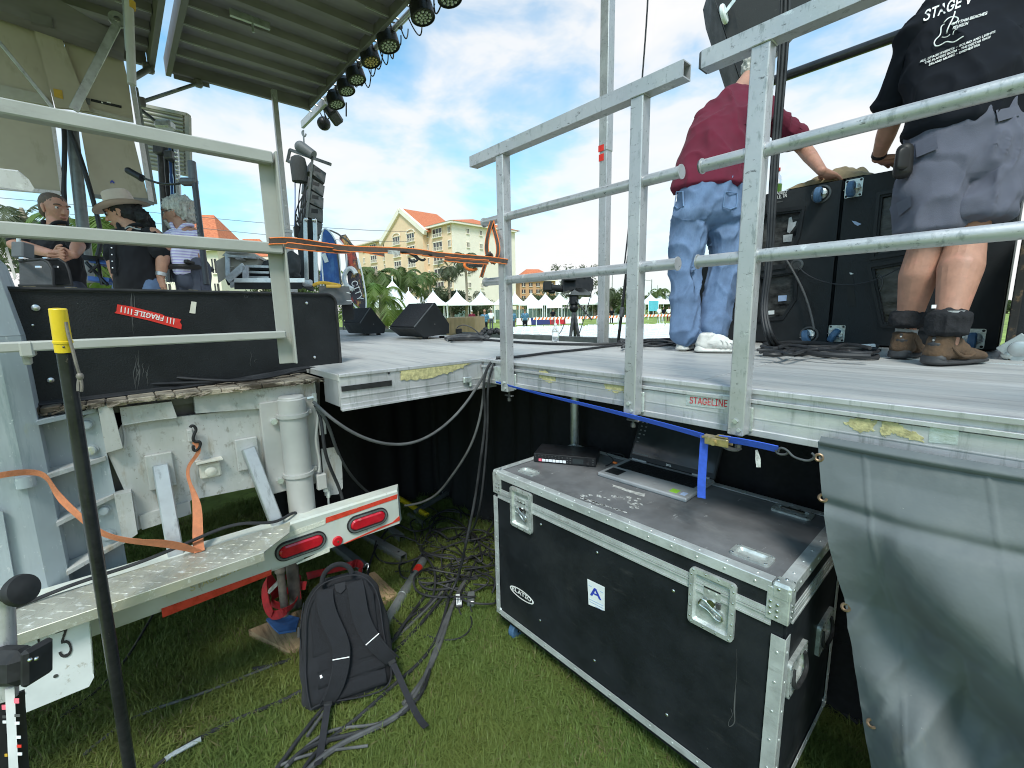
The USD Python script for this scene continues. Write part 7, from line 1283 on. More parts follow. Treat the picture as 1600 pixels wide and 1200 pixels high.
# feather flags
for(pts,m_,lab,D_)in(([(500,440),(503,366),(508,357),(515,362),(524,376),(530,400),(532,448)],'flag_blue','blue feather flag beside the line array',9.0),([(530,375),(538,386),(541,420),(548,470),(570,486),(572,480),(562,420),(553,385),(540,366),(531,368)],'flag_dark','dark printed feather flag with a white emblem',9.3)):
 q=[P(*p,D=D_)for p in pts];g_=far((pts[0][0]+pts[-1][0])/2+8,D_);t=thing('feather_flag',lab,'flag',g_);part(t,'cloth',B().prism(q,fwd*.012),m_,20);part(t,'pole',B().tube([g_+A([0,0,0]),P(pts[-1][0]+1,pts[-1][1],D=D_),P(*pts[-3],D=D_)],.018,6),'cable_grey');edge_=B().tube(q[:7][::-1],.016,6)
 part(t,'piping',edge_,'tent_white')
 if 'dark' in lab:part(t,'emblem',B().tube([P(*p,D=D_-.02)for p in((556,428),(545,420),(538,432),(542,446),(552,452))],.05,6),'tent_white');part(t,'lettering',B().text('CITY',.13,P(548,440,D=D_-.03),norm(P(562,478,D=D_)-P(548,440,D=D_)),upc),'tent_white',False)
 else:part(t,'emblem',B().beam(P(505,404,D=D_-.02),P(511,402,D=D_-.02),.02,.18),'tent_white')
# ---------------------------------------------------------------- beige end wall, struts, mast pole
XW=-5.2;wl=thing('end_wall','beige folding wall panels hanging below the stage roof','wall',(XW,-1.6,3))
def wp(name,pts,m_='wall_panel',x=XW,th=.05):return part(wl,name,B().prism(PX(pts,x=x),(-th,0,0)),m_,20)
wp('wall_panel',[(-60,-10),(40,25),(57,40),(84,166),(-60,140)]);wp('wall_panel',[(52,42),(94,54),(140,172),(86,167)],x=XW+.06);wp('wall_panel',[(98,52),(190,82),(201,130),(209,190),(118,172)])
wp('wall_panel',[(-60,150),(78,176),(97,303),(-60,287)]);wp('wall_panel',[(124,190),(206,206),(232,311),(144,304)]);wp('panel_seam',[(100,158),(208,186),(209,191),(104,165)],'louvre',XW+.02,.02);wp('panel_seam',[(-60,118),(70,148),(84,166),(-60,140)],'louvre',XW+.02,.02)
wp('frame_strip',[(203,130),(211,134),(241,316),(232,313)],'rail_aluminium',XW+.03);wp('frame_strip',[(231,310),(241,311),(241,320),(143,308),(143,303)],'frame_grey',XW+.02);wp('frame_strip',[(212,134),(216,138),(246,318),(241,318)],'frame_grey',XW+.02);wp('frame_strip',[(77,176),(84,180),(101,303),(95,303)],'rail_aluminium',XW+.02);wp('frame_strip',[(-60,283),(97,299),(97,304),(-60,290)],'rail_aluminium',XW+.02)
wp('header_beam',[(-60,-40),(60,-20),(194,60),(194,84),(40,30),(-60,-5)],'roof_under',XW+.25,.2);wp('header_pad',[(46,18),(80,27),(83,42),(48,34)],'roof_beam',XW+.28,.05)
wp('warning_label',[(83,138),(97,141),(99,155),(85,151)],'warn_yellow',XW+.065,.004);wp('black_label',[(142,154),(190,165),(190,169),(142,158)],'black_rubber',XW+.006,.004);wp('grey_label',[(131,152),(141,154),(141,164),(131,162)],'frame_grey',XW+.006,.004);wp('blue_mark',[(172,284),(175,281),(179,285),(178,287),(175,284),(173,287)],'sticker_blue',XW+.006,.004)
b=B()
for(x0,x1)in((158,161),(167,173)):b.prism(PX([(x0,158.5),(x1,159.5),(x1,161.5),(x0,160.5)],x=XW+.009),(-.002,0,0))
part(wl,'label_print',b,'letter_white',False)
def strut(a_,c_,x,w,m_='gal_pipe',n='strut'):return part(wl,n,B().beam(P(*a_,x=x),P(*c_,x=x),w,.03,(1,0,0),.003),m_)
strut((183,38),(115,172),XW+.3,.075);strut((-30,30),(82,168),XW+.3,.03);part(wl,'strut_eye',B().lathe([(.03,-.02),(.075,-.02),(.075,.02),(.03,.02)],P(183,31,x=XW+.3),(1,0,0),18),'gal_pipe')
t=thing('roof_ram','pale upright roof ram with a yellow band at its top','post',P(204,130,x=-4.0));part(t,'tube',B().cyl(P(200,-40,x=-4.0),P(206,132,x=-4.0),.035,14),'cylinder_paint');part(t,'rod',B().cyl(P(193,-30,x=-4.05),P(200,80,x=-4.05),.022,10),'gal_pipe');part(t,'yellow_band',B().cyl(P(204,2,x=-4.0),P(204.6,14,x=-4.0),.037,14),'warn_yellow')
t=thing('mast_pole','grey mast pole with black cables between the wall panels','post',P(135,350,D=4.9));part(t,'pole',B().cyl(P(110,180,D=4.9),P(139,440,D=4.9),.055,18),'frame_grey')
part(t,'cable',B().tube([P(98,185,D=4.8),P(101,230,D=4.8),P(100,300,D=4.8),P(103,340,D=4.8),P(103,440,D=4.8)],.022,8),'cable_black');part(t,'cable',B().tube([P(106,195,D=4.8),P(130,260,D=4.8),P(150,330,D=4.8),P(157,370,D=4.8),P(152,400,D=4.8)],.022,8),'cable_black');part(t,'bracket',B().box(P(82,198,D=4.85),(.15,.03,.02)).box(P(118,200,D=4.85),(.15,.03,.02)),'dark_steel')
# louvred speaker panel and lift tower beyond the wall
lp_=[(220,165),(295,181),(297,275),(228,262)];t=thing('louvred_panel','grey corrugated panel hanging behind the lift tower','panel',P(260,220,D=6.2));q=[P(*p,D=6.2)for p in lp_];part(t,'sheet',B().prism(q,fwd*.05),'louvre',20)
for i in range(16):s_=(i+.5)/16;a_,c_=q[0]+(q[3]-q[0])*s_,q[1]+(q[2]-q[1])*s_;part(t,'corrugation',B().cyl(a_*.98+c_*.02-fwd*.01,a_*.1+c_*.9-fwd*.01,.018,8),'louvre')
part(t,'edge_strip',B().beam(q[1]-fwd*.02,q[2]-fwd*.02,.06,.04),'louvre');part(t,'edge_strip',B().beam(q[0]-fwd*.02,q[1]-fwd*.02,.05,.04),'louvre')
t=thing('lift_tower','dark lift tower with chains and cables in front of the corrugated panel','tower',P(265,440,D=5.6))
for(a_,c_,r_,m_)in(((250,232),(264,440),.035,'dark_steel'),((259,230),(271,440),.022,'cable_black'),((265,228),(277,440),.016,'flag_blue'),((275,228),(287,440),.028,'gal_pipe'),((270,230),(282,440),.014,'cable_black')):part(t,'upright',B().cyl(P(*a_,D=5.6),P(*c_,D=5.6),r_,10),m_)
for i in range(8):part(t,'chain_link',B().sph(P(275+i*.6,238+i*7,D=5.5),.02),'bright_steel')
part(t,'head',B().box(P(258,196,D=5.6),(.2,.1,.12),RB2,.02),'silver_gear');part(t,'arm',B().tube([P(220,172,D=5.6),P(236,184,D=5.6),P(250,196,D=5.6)],.022,8),'dark_steel');part(t,'clamp',B().box(P(250,235,D=5.55),(.12,.1,.1),RB2,.01).box(P(268,245,D=5.55),(.1,.1,.14),RB2,.01),'dark_steel')
# microphone on a boom stand
t=thing('microphone_stand','black microphone on a boom arm and tall stand','microphone',P(320,445,D=3.2));J=lambda px,py:P(px,py,D=3.2)
part(t,'pole',B().cyl(J(301,258),J(323,445),.020,14),'pole_black');part(t,'collar',B().cyl(J(299,253),J(302,282),.028,14),'dark_steel');part(t,'clamp',B().box(J(295,284),(.12,.05,.06),RB2,.015),'dark_steel');part(t,'boom',B().tube([J(282,286),J(262,288),J(240,284),J(222,277)],.008,8),'pole_black');part(t,'microphone',B().cyl(J(201,267),J(221,278),.024,16).sph(J(201,267),.024),'gear_black');part(t,'ring',B().cyl(J(219,277),J(222,278.5),.026,16),'gear_black')
for i in range(7):part(t,'pole_mark',B().box(J(307.5+i*1.0,327+i*7)-fwd*.0205,(.014,.016,.001),RB2),'cable_grey',False)
# music stand with charts
t=thing('music_stand','black music stand with sheets beside the seated man','stand',P(155,440,D=3.3));J=lambda px,py,D=3.3:P(px,py,D=D)
part(t,'desk',B().prism([J(128,398),J(172,402),J(170,412),J(130,406)],fwd*.02),'gear_black');part(t,'shelf',B().prism([J(137,405),J(175,407),J(173,414),J(140,410)],fwd*.15),'flag_blue');part(t,'shelf',B().prism([J(137,431),J(170,434),J(170,440),J(137,438)],fwd*.15),'flag_blue')
for(a_,c_)in(((135,410),(168,445)),((152,404),(160,445)),((140,425),(155,412))):part(t,'leg',B().cyl(J(*a_),J(*c_),.012,8),'pole_black')
# ---------------------------------------------------------------- three men on the stage at the left
def half_person(label,D_,hp,face,sh,hipp,arms,shirt_m,pants_m,skin_m,hair=None,dz_=.0,beard=False,depth=.115,wscale=1.0):
 J=lambda px,py,D=D_:P(px,py,D=D);t=thing('person',label,'person',A([*J((sh[0][0]+sh[1][0])/2,440)[:2],DK]));hd=J(*hp);sl,sr=J(*sh[0]),J(*sh[1]);hl,hr=J(*hipp[0]),J(*hipp[1])
 ra_=norm((sr-sl)*A([1,1,0]));fa=np.cross(ez,ra_);fa=fa if fa@(EYE-hd)>0 else-fa;ax=[ra_,fa,ez];mid=(sl+sr)/2;hm=(hl+hr)/2;nk=mid+(hd-mid)*.36;W_=np.linalg.norm(sr-sl)/2;Wh=np.linalg.norm(hr-hl)/2
 tb=[hull3(ell(hm-ez*.06,(Wh,depth*1.1,.05),ax),ell(hm+(mid-hm)*.3,(Wh*1.02,depth*1.18,.08),ax)),hull3(ell(hm+(mid-hm)*.3,(Wh*1.02,depth*1.18,.08),ax),ell(hm+(mid-hm)*.72,(W_*.93,depth*1.1,.08),ax)),hull3(ell(hm+(mid-hm)*.72,(W_*.93,depth*1.1,.08),ax),ell(sl+(sr-sl)*.12-ez*.03,.065),ell(sr+(sl-sr)*.12-ez*.03,.065),ell(nk-ez*.03,(.075,.065,.03),ax))]
 skb=bone(ell(mid,.06),ell(nk,.052),ell(hd-ez*.05,.055))+[hull3(ell(mid,.07),ell(hm,.08))]
 for s_,(e_,w_,out,th,sl_)in zip((sl,sr),arms):
  e3,w3=J(*e_),P(*w_,D=D_-dz_);e3=e3-fwd*dz_*.35;tb+=bone(ell(s_+(mid-s_)*.12-ez*.02,.066),ell(s_+(e3-s_)*sl_,.062));skb+=bone(ell(s_,.05),ell(e3,.042),ell(e3+(w3-e3)*.35,.041),ell(w3,.027))+seg_hand(w3,e3,out,th,.95,curl=.35)
 fd=norm(face);u_=norm(A([0,0,1.])-fd*fd[2]);hb,hx=head_bones(hd,fd,u_);part(t,'body',body(skb+hb,.009,6),skin_m,True);eyes(t,hd,hx)
 part(t,'shirt',body(tb,.016,7,.018,len(label),10),shirt_m,True)
 part(t,'collar',B().tube([nk+ra_*-.07+ez*.012,nk+ra_*-.045+fa*.05-ez*.0,nk+fa*.065-ez*.045,nk+ra_*.045+fa*.05,nk+ra_*.07+ez*.012,nk-fa*.06+ez*.02,nk+ra_*-.07+ez*.012],.014,8),shirt_m)
 lg=[]
 for h_ in(hl,hr):q=h_+(hm-h_)*.45;lg+=bone(ell(q-ez*.03,(.095,.10,.08),ax),ell(A([q[0],q[1],DK+.5]),.075),ell(A([q[0],q[1],DK+.10]),.06))
 lg.append(hull3(ell(hm-ez*.07,(Wh*.96,depth,.04),ax),ell(hm-ez*.14,(Wh*.9,depth,.06),ax)));part(t,'trousers',body(lg,.025,6,.012,3,9),pants_m,True)
 for h_ in(hl,hr):q=h_+(hm-h_)*.45;part(t,'shoe',B().sph((q[0]+fa[0]*.06,q[1]+fa[1]*.06,DK+.045),(.055,.055,.045)).sph((q[0]+fa[0]*.15,q[1]+fa[1]*.15,DK+.032),(.048,.06,.032)),'shoe_dark')
 if hair:part(t,'hair',body([hull3(ell(hd+hx[2]*(.042+hair[1])-fd*.020,(.0765+hair[2],.094+hair[2],.074+hair[2]),hx),ell(hd-fd*.055-hx[2]*hair[3],(.068+hair[2],.045+hair[2],.06),hx)),hull3(ell(hd-fd*.035+hx[2]*.02,(.0755+hair[2],.062,.05),hx),ell(hd-fd*.06-hx[2]*.03,(.062,.04,.045),hx))],.010,4,hair[4],7,45),hair[0],True)
 if beard:part(t,'beard',body([hull3(ell(hd+fd*.06-u_*.085,(.04,.035,.03),hx),ell(hd+fd*.088-u_*.068,(.03,.018,.016),hx)),hull3(ell(hd+fd*.098-u_*.044,(.03,.012,.009),hx),ell(hd+fd*.09-u_*.06,(.03,.012,.012),hx))],.007,3,.008,2,70),hair[0],True)
 return t,hd,hx,hm,ax,J
RT,UPW=norm(RC@A([1.,0,0])),ez;TOW=-norm(fwd*A([1,1,0]))
# man with short hair, hands together
t,hd,hx,hm,ax,J=half_person('man with short dark hair in a black shirt clasping his hands',3.35,(86,327),RT*.95+TOW*.28-ez*.14,((54,362),(122,366)),((66,455),(126,457)),[((44,388),(84,397),RT*1+TOW*.2,ez,.75),((141,389),(116,398),-RT+TOW*.2-ez*.2,ez,.75)],'shirt_black_b','trousers_dark','skin',('hair_brown',.004,-.0015,.0,.004),dz_=.26)
# man in a hat
t,hd,hx,hm,ax,J=half_person('man in a tan cowboy hat and black western shirt with sunglasses',3.25,(192,334),-RT*.88+TOW*.35-ez*.25,((182,368),(240,366)),((188,455),(248,455)),[((177,408),(184,440),-ez+TOW*.1,RT,.78),((255,402),(251,432),-ez+TOW*.15,-RT,.78)],'shirt_black_b','jeans_dark','skin_tan',('hair_black',-.01,.006,.03,.01))
part(t,'long_hair',body(bone(ell(hd-hx[1]*.07+hx[2]*.0,.06),ell(hd-hx[1]*.095-hx[2]*.07,.062),ell(hd-hx[1]*.11-hx[2]*.14,.045)),.012,4,.03,3,25),'hair_black',True)
hc_=hd+hx[2]*.062-hx[1]*.01;r_,f_,u_=hx
part(t,'hat_crown',body([hull3(ell(hc_+u_*.0,(.080,.098,.02),hx),ell(hc_+u_*.085+r_*.03,(.034,.078,.02),hx),ell(hc_+u_*.085-r_*.03,(.034,.078,.02),hx))],.012,3),'hat_tan',True)
part(t,'hat_brim',B().grid(lambda a_,b_:A([hc_+(r_*math.cos(x*6.2832)*.86+f_*math.sin(x*6.2832))*(.07+.105*y)+u_*(-.012+.030*(y*abs(math.cos(x*6.2832)))**2.0-.012*y)for x,y in zip(a_,b_)]),48,8),'hat_tan',True)
part(t,'hat_brim',B().grid(lambda a_,b_:A([hc_+(r_*math.cos(-x*6.2832)*.86+f_*math.sin(-x*6.2832))*(.07+.105*y)+u_*(-.018+.030*(y*abs(math.cos(x*6.2832)))**2.0-.012*y)for x,y in zip(a_,b_)]),48,8),'hat_tan',True)
part(t,'hat_band',B().lathe([(1,0)],hc_)if False else B().tube([hc_+(r_*math.cos(x)*.081+f_*math.sin(x)*.099)+u_*.008 for x in np.linspace(0,6.2832,30)],.008,6),'hat_band')
part(t,'sunglasses',B().box(hd+f_*.088+u_*.012+r_*.032,(.046,.006,.032),np.stack(hx,1),.002).box(hd+f_*.088+u_*.012-r_*.032,(.046,.006,.032),np.stack(hx,1),.002).tube([hd+f_*.085+u_*.016+r_*.056,hd+r_*.076+u_*.016],.003,6),'screen')
fa=ax[1]
for i in range(6):part(t,'shirt_button',B().sph(J(203+i*.5,372+i*10)+fa*.155,.0065),'bright_steel')
part(t,'placket',B().ribbon([J(199,366)+fa*.12,J(203,395)+fa*.148,J(206,430)+fa*.15],ax[0],.04,.004),'shirt_black_b',False);part(t,'embroidery',B().tube([J(212,361)+fa*.09,J(220,358)+fa*.09,J(226,360)+fa*.09,J(234,361)+fa*.08],.004,6),'sock_grey')
part(t,'wrist_watch',B().lathe([(.030,-.014),(.034,-.012),(.034,.012),(.030,.014)],J(252,428),J(255,402)-J(251,432),16),'silver_gear')
# man with white hair, striped polo
t,hd,hx,hm,ax,J=half_person('man with white hair and beard in a lilac striped polo shirt',3.4,(279,334),-RT*.92+TOW*.2-ez*.15,((276,366),(302,366)),((282,412),(314,412)),[((268,386),(250,384),-RT-TOW*.1,ez,.55),((302,386),(258,387),-RT+ez*.1,ez,.50)],'polo','trousers_dark','skin',('hair_grey',.008,.007,.0,.026),dz_=.16,beard=True,depth=.135)
part(t,'belt',B().tube([hm+(ax[0]*math.cos(x)*.115+ax[1]*math.sin(x)*.155)-ez*.035 for x in np.linspace(0,6.2832,30)],.020,6),'belt');part(t,'phone_pouch',B().box(J(312,413)+TOW*.1,(.04,.03,.10),RB2,.008),'belt');part(t,'glasses',B().tube([hd+hx[1]*.085+hx[2]*.014+hx[0]*.05,hd+hx[1]*.03+hx[2]*.016+hx[0]*.075,hd+hx[2]*.018+hx[0]*.078],.003,6).tube([hd+hx[1]*.085+hx[2]*.014-hx[0]*.05,hd+hx[1]*.03+hx[2]*.016-hx[0]*.075,hd+hx[2]*.018-hx[0]*.078],.003,6),'dark_steel')
# ---------------------------------------------------------------- hotel
def building(label,cat,corners,zr,name='hotel'):
 return thing(name,label,cat,corners[1])
Lc,C0,Rc=far(567,146),far(711,111),far(806,126);HE=P(711,350,D=111)[2]
ht=building('seven storey beige hotel with red tiled roofs behind the tents','hotel',(Lc,C0,Rc),0)
uL=(Lc-C0);LL=np.linalg.norm(uL);uL/=LL;uR=(Rc-C0);LR=np.linalg.norm(uR);uR/=LR;nF=A([-uL[1],uL[0],0]);nF=nF if nF@(EYE-C0)>0 else-nF;nS=A([-uR[1],uR[0],0]);nS=nS if nS@(EYE-C0)>0 else-nS
NF=7;fh=(HE-.2)/NF
def fcol(px):
 d=RC@A([px-800,-(484-600),-F_PX]);a_=A([[d[0],-uL[0]],[d[1],-uL[1]]]);s_=np.linalg.solve(a_,(C0-EYE)[:2]);return s_[1]
part(ht,'front_wall',B().prism([C0,Lc,Lc+ez*HE,C0+ez*HE],-nF*14),'hotel_tan',False);part(ht,'side_wall',B().prism([C0+nS*.15,Rc+nS*.15,Rc+nS*.15+ez*HE,C0+nS*.15+ez*HE],-nS*.3),'hotel_white',False);part(ht,'wing',B().prism([C0-nF*.2,Rc,Rc+uL*30,C0+uL*30-nF*.2],ez*(HE-.3)),'hotel_cream',False)
g0,g1=fcol(673),fcol(613);gm=(g0+g1)/2;za_=P(641,338,D=128)[2]
gq=lambda s_,z,d=1.4:C0+uL*s_+ez*z+nF*d
part(ht,'gable_bay',B().prism([gq(g0,0),gq(g1,0),gq(g1,HE-.5),gq(gm,za_-.8),gq(g0,HE-.5)],-nF*2.5),'hotel_tan',False)
for(a_,c_)in((g0-1.6,HE-1.6),(g1+1.6,HE-1.6)):part(ht,'gable_cornice',B().beam(gq(gm,za_+.0,1.5),gq(a_,c_+.0,1.5),1.2,.9,nF),'hotel_white')
part(ht,'gable_roof',B().prism([gq(gm,za_+.5,1.4),gq(g0-1.8,HE-1.0,1.4),gq(g0-1.8,HE-1.5,1.4),gq(gm,za_+.1,1.4)],-nF*12).prism([gq(gm,za_+.5,1.4),gq(g1+1.8,HE-1.0,1.4),gq(g1+1.8,HE-1.5,1.4),gq(gm,za_+.1,1.4)],-nF*12),'roof_tile',20)
def hip(s0,s1,z0,dz,dep,inset):
 o_=1.1;e_=[gq(s0-o_,z0,o_),gq(s1+o_,z0,o_),gq(s1+o_,z0,-dep-o_),gq(s0-o_,z0,-dep-o_)];rr_=[gq(s0+inset,z0+dz,-dep/2),gq(s1-inset,z0+dz,-dep/2)];return B().add(e_+rr_,[[0,1,5],[0,5,4],[1,2,5],[2,3,4],[2,4,5],[3,0,4],[0,3,2],[0,2,1]])
part(ht,'roof',hip(0,g0,HE,2.6,22,5),'roof_tile',False);part(ht,'roof',hip(g1-1,LL,HE-.4,3.0,16,5),'roof_tile',False);part(ht,'eaves',B().prism([gq(-1,HE-.55,1.0),gq(LL+1,HE-.55,1.0),gq(LL+1,HE,1.0),gq(-1,HE,1.0)],-nF*.9),'hotel_white',False);part(ht,'eaves',B().prism([C0+nS*1.0+ez*(HE-.5),Rc+nS*1.0+ez*(HE-.5),Rc+nS*1.0+ez*(HE+.02),C0+nS*1.0+ez*(HE+.02)],-nS*.8),'hotel_white',False)
def win(c,ux,nn,w,h,rail=True,mull=3):
 o_=lambda x,z,d:c+ux*x+ez*z+nn*d;p=part(ht,'window',B().prism([o_(-w/2,0,.02),o_(w/2,0,.02),o_(w/2,h,.02),o_(-w/2,h,.02)],nn*.05),'pane_dark',False)
 b=B()
 for i in range(mull+1):x=-w/2+w*i/mull;b.box(o_(x,h/2,.12),(.09,.14,h),np.stack([ux,nn,ez],1))
 b.box(o_(0,h,.12),(w+.2,.18,.22),np.stack([ux,nn,ez],1)).box(o_(0,0,.12),(w+.2,.2,.2),np.stack([ux,nn,ez],1));part(p,'window_frame',b,'hotel_white',False)
 if rail:
  b=B().box(o_(0,.95,.35),(w+.3,.10,.10),np.stack([ux,nn,ez],1)).box(o_(0,.08,.30),(w+.4,.4,.16),np.stack([ux,nn,ez],1));nb2=int(w/.28)
  for i in range(nb2+1):b.box(o_(-w/2+w*i/nb2,.5,.35),(.05,.05,.9),np.stack([ux,nn,ez],1))
  part(p,'balcony_rail',b,'hotel_white',False)
for(px,w,d)in((689,3.9,.1),(655,3.6,1.5),(633,3.6,1.5),(610,3.4,.1),(590,3.8,.1)):
 s_=fcol(px)
 for k_ in range(NF):win(C0+uL*s_+ez*(.35+fh*k_)+nF*(d-.1),uL,nF,w,fh*.70)
for px in(673.5,707,575):
 for k_ in range(NF):win(C0+uL*fcol(px)+ez*(.9+fh*k_)+nF*.0,uL,nF,1.0,1.6,False,2)
for s_ in(LR*.22,LR*.42,LR*.8):
 for k_ in range(NF):win(C0+uR*s_+ez*(1.0+fh*k_)+nS*.16,uR,nS,.8,1.3,False,2)
for px in(655,633):
 c=C0+uL*fcol(px)+nF*1.5+ez*(.35+fh*6+fh*.70);part(ht,'window_arch',B().prism([c+uL*2.2*math.cos(a_)+ez*1.1*math.sin(a_)for a_ in np.linspace(0,math.pi,14)],nF*.15,[[c+uL*1.9*math.cos(a_)+ez*(.02+.85*math.sin(a_))for a_ in np.linspace(0.02,math.pi-.02,14)]]),'hotel_white',False)
part(ht,'ground_canopy',B().prism([gq(fcol(663),2.6,2.2),gq(fcol(646),2.6,2.2),gq(fcol(646),3.0,2.2),gq(fcol(663),3.0,2.2)],-nF*1),'roof_tile',False)
# lower building with orange walls, further right, and the red roofed houses at the left
def house(label,pxs,D_,ztop,roofh,wall_m,nwin,flo,name='apartment_house'):
 a_,c_=far(pxs[0],D_),far(pxs[1],D_*1.02);u_=norm(c_-a_);L=np.linalg.norm(c_-a_);n_=A([-u_[1],u_[0],0]);n_=n_ if n_@(EYE-a_)>0 else-n_;t=thing(name,label,'building',(a_+c_)/2)
 part(t,'wall',B().prism([a_,c_,c_+ez*ztop,a_+ez*ztop],-n_*12),wall_m,False);e_=[a_+n_*.8-u_*.8+ez*ztop,c_+n_*.8+u_*.8+ez*ztop,c_-n_*13+u_*.8+ez*ztop,a_-n_*13-u_*.8+ez*ztop];rr_=[a_+u_*L*.32-n_*6+ez*(ztop+roofh),c_-u_*L*.32-n_*6+ez*(ztop+roofh)]
 part(t,'roof',B().add(e_+rr_,[[0,1,5],[0,5,4],[1,2,5],[2,3,4],[2,4,5],[3,0,4],[0,3,2],[0,2,1]]),'roof_tile',False);part(t,'eaves',B().prism([a_+n_*.7-u_*.7+ez*(ztop-.5),c_+n_*.7+u_*.7+ez*(ztop-.5),c_+n_*.7+u_*.7+ez*(ztop-.02),a_+n_*.7-u_*.7+ez*(ztop-.02)],-n_*.6),'hotel_white',False)
 for k_ in range(flo):
  for i in range(nwin):
   c=a_+u_*L*(i+.5)/nwin+ez*(.8+(ztop-1)/flo*k_)+n_*.03;w=L/nwin*.5;h=(ztop-1)/flo*.6;p=part(t,'window',B().prism([c-u_*w/2,c+u_*w/2,c+u_*w/2+ez*h,c-u_*w/2+ez*h],n_*.05),'pane_dark',False);part(p,'window_frame',B().beam(c-u_*w/2+n_*.1,c+u_*w/2+n_*.1,.15,.15).beam(c+n_*.1,c+ez*h+n_*.1,.12,.12),'hotel_white',False)
house('low orange walled building with red roof behind the television camera',(813,868),150,P(840,437,D=150)[2],4.0,'hotel_orange',5,5);house('cream building with a red pyramid roof seen between the men and the cases',(262,352),62,P(300,388,D=62)[2],5.5,'hotel_cream',6,3);house('cream balcony building with red roof behind the guard rail post',(352,425),80,P(390,402,D=80)[2],4.0,'hotel_cream',5,3)
# ---------------------------------------------------------------- trees
def palm(label,px,D_,py_top,seed,crown=2.3,m_='leaf_palm',nf=20,thick=.17):
 r=random.Random(seed);g_=far(px,D_);zt_=P(px,py_top,D=D_)[2];t=thing('palm_tree',label,'palm',g_);top=g_+A([r.uniform(-.3,.3),r.uniform(-.3,.3),zt_-crown*.45]);part(t,'trunk',B().tube([g_,(g_+top)/2+A([r.uniform(-.2,.2),r.uniform(-.2,.2),0]),top],[thick*1.25,thick,thick*.9],10),'palm_trunk',True);part(t,'crownshaft',B().lathe([(thick*.9,-.2),(thick*1.5,.1),(thick*1.1,.5),(.05,.9)],top,(0,0,1),10),'palm_trunk',True)
 V,F_=[],[];n=0
 for i in range(nf):
  az=i*2.399+r.uniform(-.3,.3);el=r.uniform(-.35,1.25);L=crown*r.uniform(.85,1.15);d=A([math.cos(az),math.sin(az),0]);pts=[];p=top+ez*.5;a_=el
  for k_ in range(12):pts.append(p.copy());p=p+(d*math.cos(a_)+ez*math.sin(a_))*L/11;a_-=.17+.05*k_*.6
  pts=A(pts);sd=np.cross(d,ez)
  for k_ in range(1,11):
   tg=norm(pts[k_+1]-pts[k_-1]);w=L*.26*math.sin(math.pi*(k_+.8)/12.5)+.06
   for s_ in(-1,1):
    for h_ in(0,.33,.66):
     b0=pts[k_]+(pts[k_+1]-pts[k_])*h_;tip=b0+(sd*s_*.85+tg*.55-ez*(.35+r.uniform(0,.35)))*w*r.uniform(.8,1.1);e_=tg*.038*crown/2
     V+=[b0-e_,b0+e_,tip];F_.append([n,n+1,n+2]);n+=3
 part(t,'crown',B().add(V,F_),m_,False);return t
def tree(label,px,D_,py_top,width,seed,m_='leaf_dark',name='tree',leaf=.16,n=5200,zb=.25):
 r=np.random.default_rng(seed);g_=far(px,D_);H_=P(px,py_top,D=D_)[2];t=thing(name,label,'tree',g_);part(t,'trunk',B().tube([g_,g_+ez*H_*.5,g_+ez*H_*.8],[.05*width+.08,.035*width+.05,.03],8),'bark',True)
 for _ in range(6):a_=r.uniform(0,6.28);part(t,'limb',B().tube([g_+ez*H_*.38,g_+A([math.cos(a_)*width*.22,math.sin(a_)*width*.22,H_*.6]),g_+A([math.cos(a_)*width*.36,math.sin(a_)*width*.36,H_*.76])],[.05,.03,.015],6),'bark',True)
 cl=[A([r.normal(0,width*.23),r.normal(0,width*.23),H_*r.uniform(zb+.12,.90)])for _ in range(26)];V,F_=[],[]
 per=n//len(cl);k_=0
 for c in cl:
  sc_=width*r.uniform(.10,.20);q=r.normal(0,1,(per,3));q/=np.linalg.norm(q,axis=1,keepdims=True);q=c+q*(sc_*r.uniform(.3,1.15,(per,1)))*A([1,1,.75])
  for p in q:
   a_=r.normal(0,1,3);a_/=np.linalg.norm(a_);b_=np.cross(a_,r.normal(0,1,3));b_/=np.linalg.norm(b_)+1e-9;s_=leaf*r.uniform(.6,1.3);p=p+g_*A([1,1,0]);p[2]=min(p[2],H_)
   V+=[p-a_*s_,p+b_*s_*.5,p+a_*s_,p-b_*s_*.5];F_+=[[k_,k_+1,k_+2],[k_,k_+2,k_+3]];k_+=4
 part(t,'crown',B().add(V,F_),m_,False);return t
G_=None
palm('full green palm leftmost in front of the hotel',590,34,412,1,3.0);palm('full green palm in front of the hotel, right of the leftmost palm',632,36,430,2,2.9);palm('palm rising behind the two full green palms',638,52,418,3,3.0);palm('slim palm between the hotel balconies and the tents',677,62,428,4,2.1);palm('tall shaggy palm before the white hotel wall',727,60,397,5,2.9,'leaf_grey',26);palm('small thin palm left of the guard rail post',747,70,456,6,1.7,'leaf_grey',14,.12);palm('shaggy palm against the white hotel wall behind the orange strap',706,64,412,7,2.7,'leaf_grey')
palm('young palm with low bright fronds beside the dark flag',590,16,455,8,1.6,'leaf_bright',14,.09);palm('low bright palm left of the first white tent',570,18,452,9,1.7,'leaf_bright',14,.09);palm('palm behind the man in the cowboy hat',165,14,350,10,2.4,'leaf_bright',20,.14);palm('palm beside the white haired man',232,15,345,11,2.1,'leaf_palm',16,.14);palm('palm fronds behind the short haired man',60,16,330,12,2.0,'leaf_grey',14,.14);palm('palm seen between the tall case and the blue flag',512,20,420,13,1.5,'leaf_bright',14,.10);palm('slim palm right of the television camera',948,70,452,14,2.2,'leaf_grey',18,.14);palm('palm on the low rise beside the man in jeans',1030,80,452,15,2.6);palm('palm left of the low rise on the right',985,85,460,16,2.2,'leaf_grey')
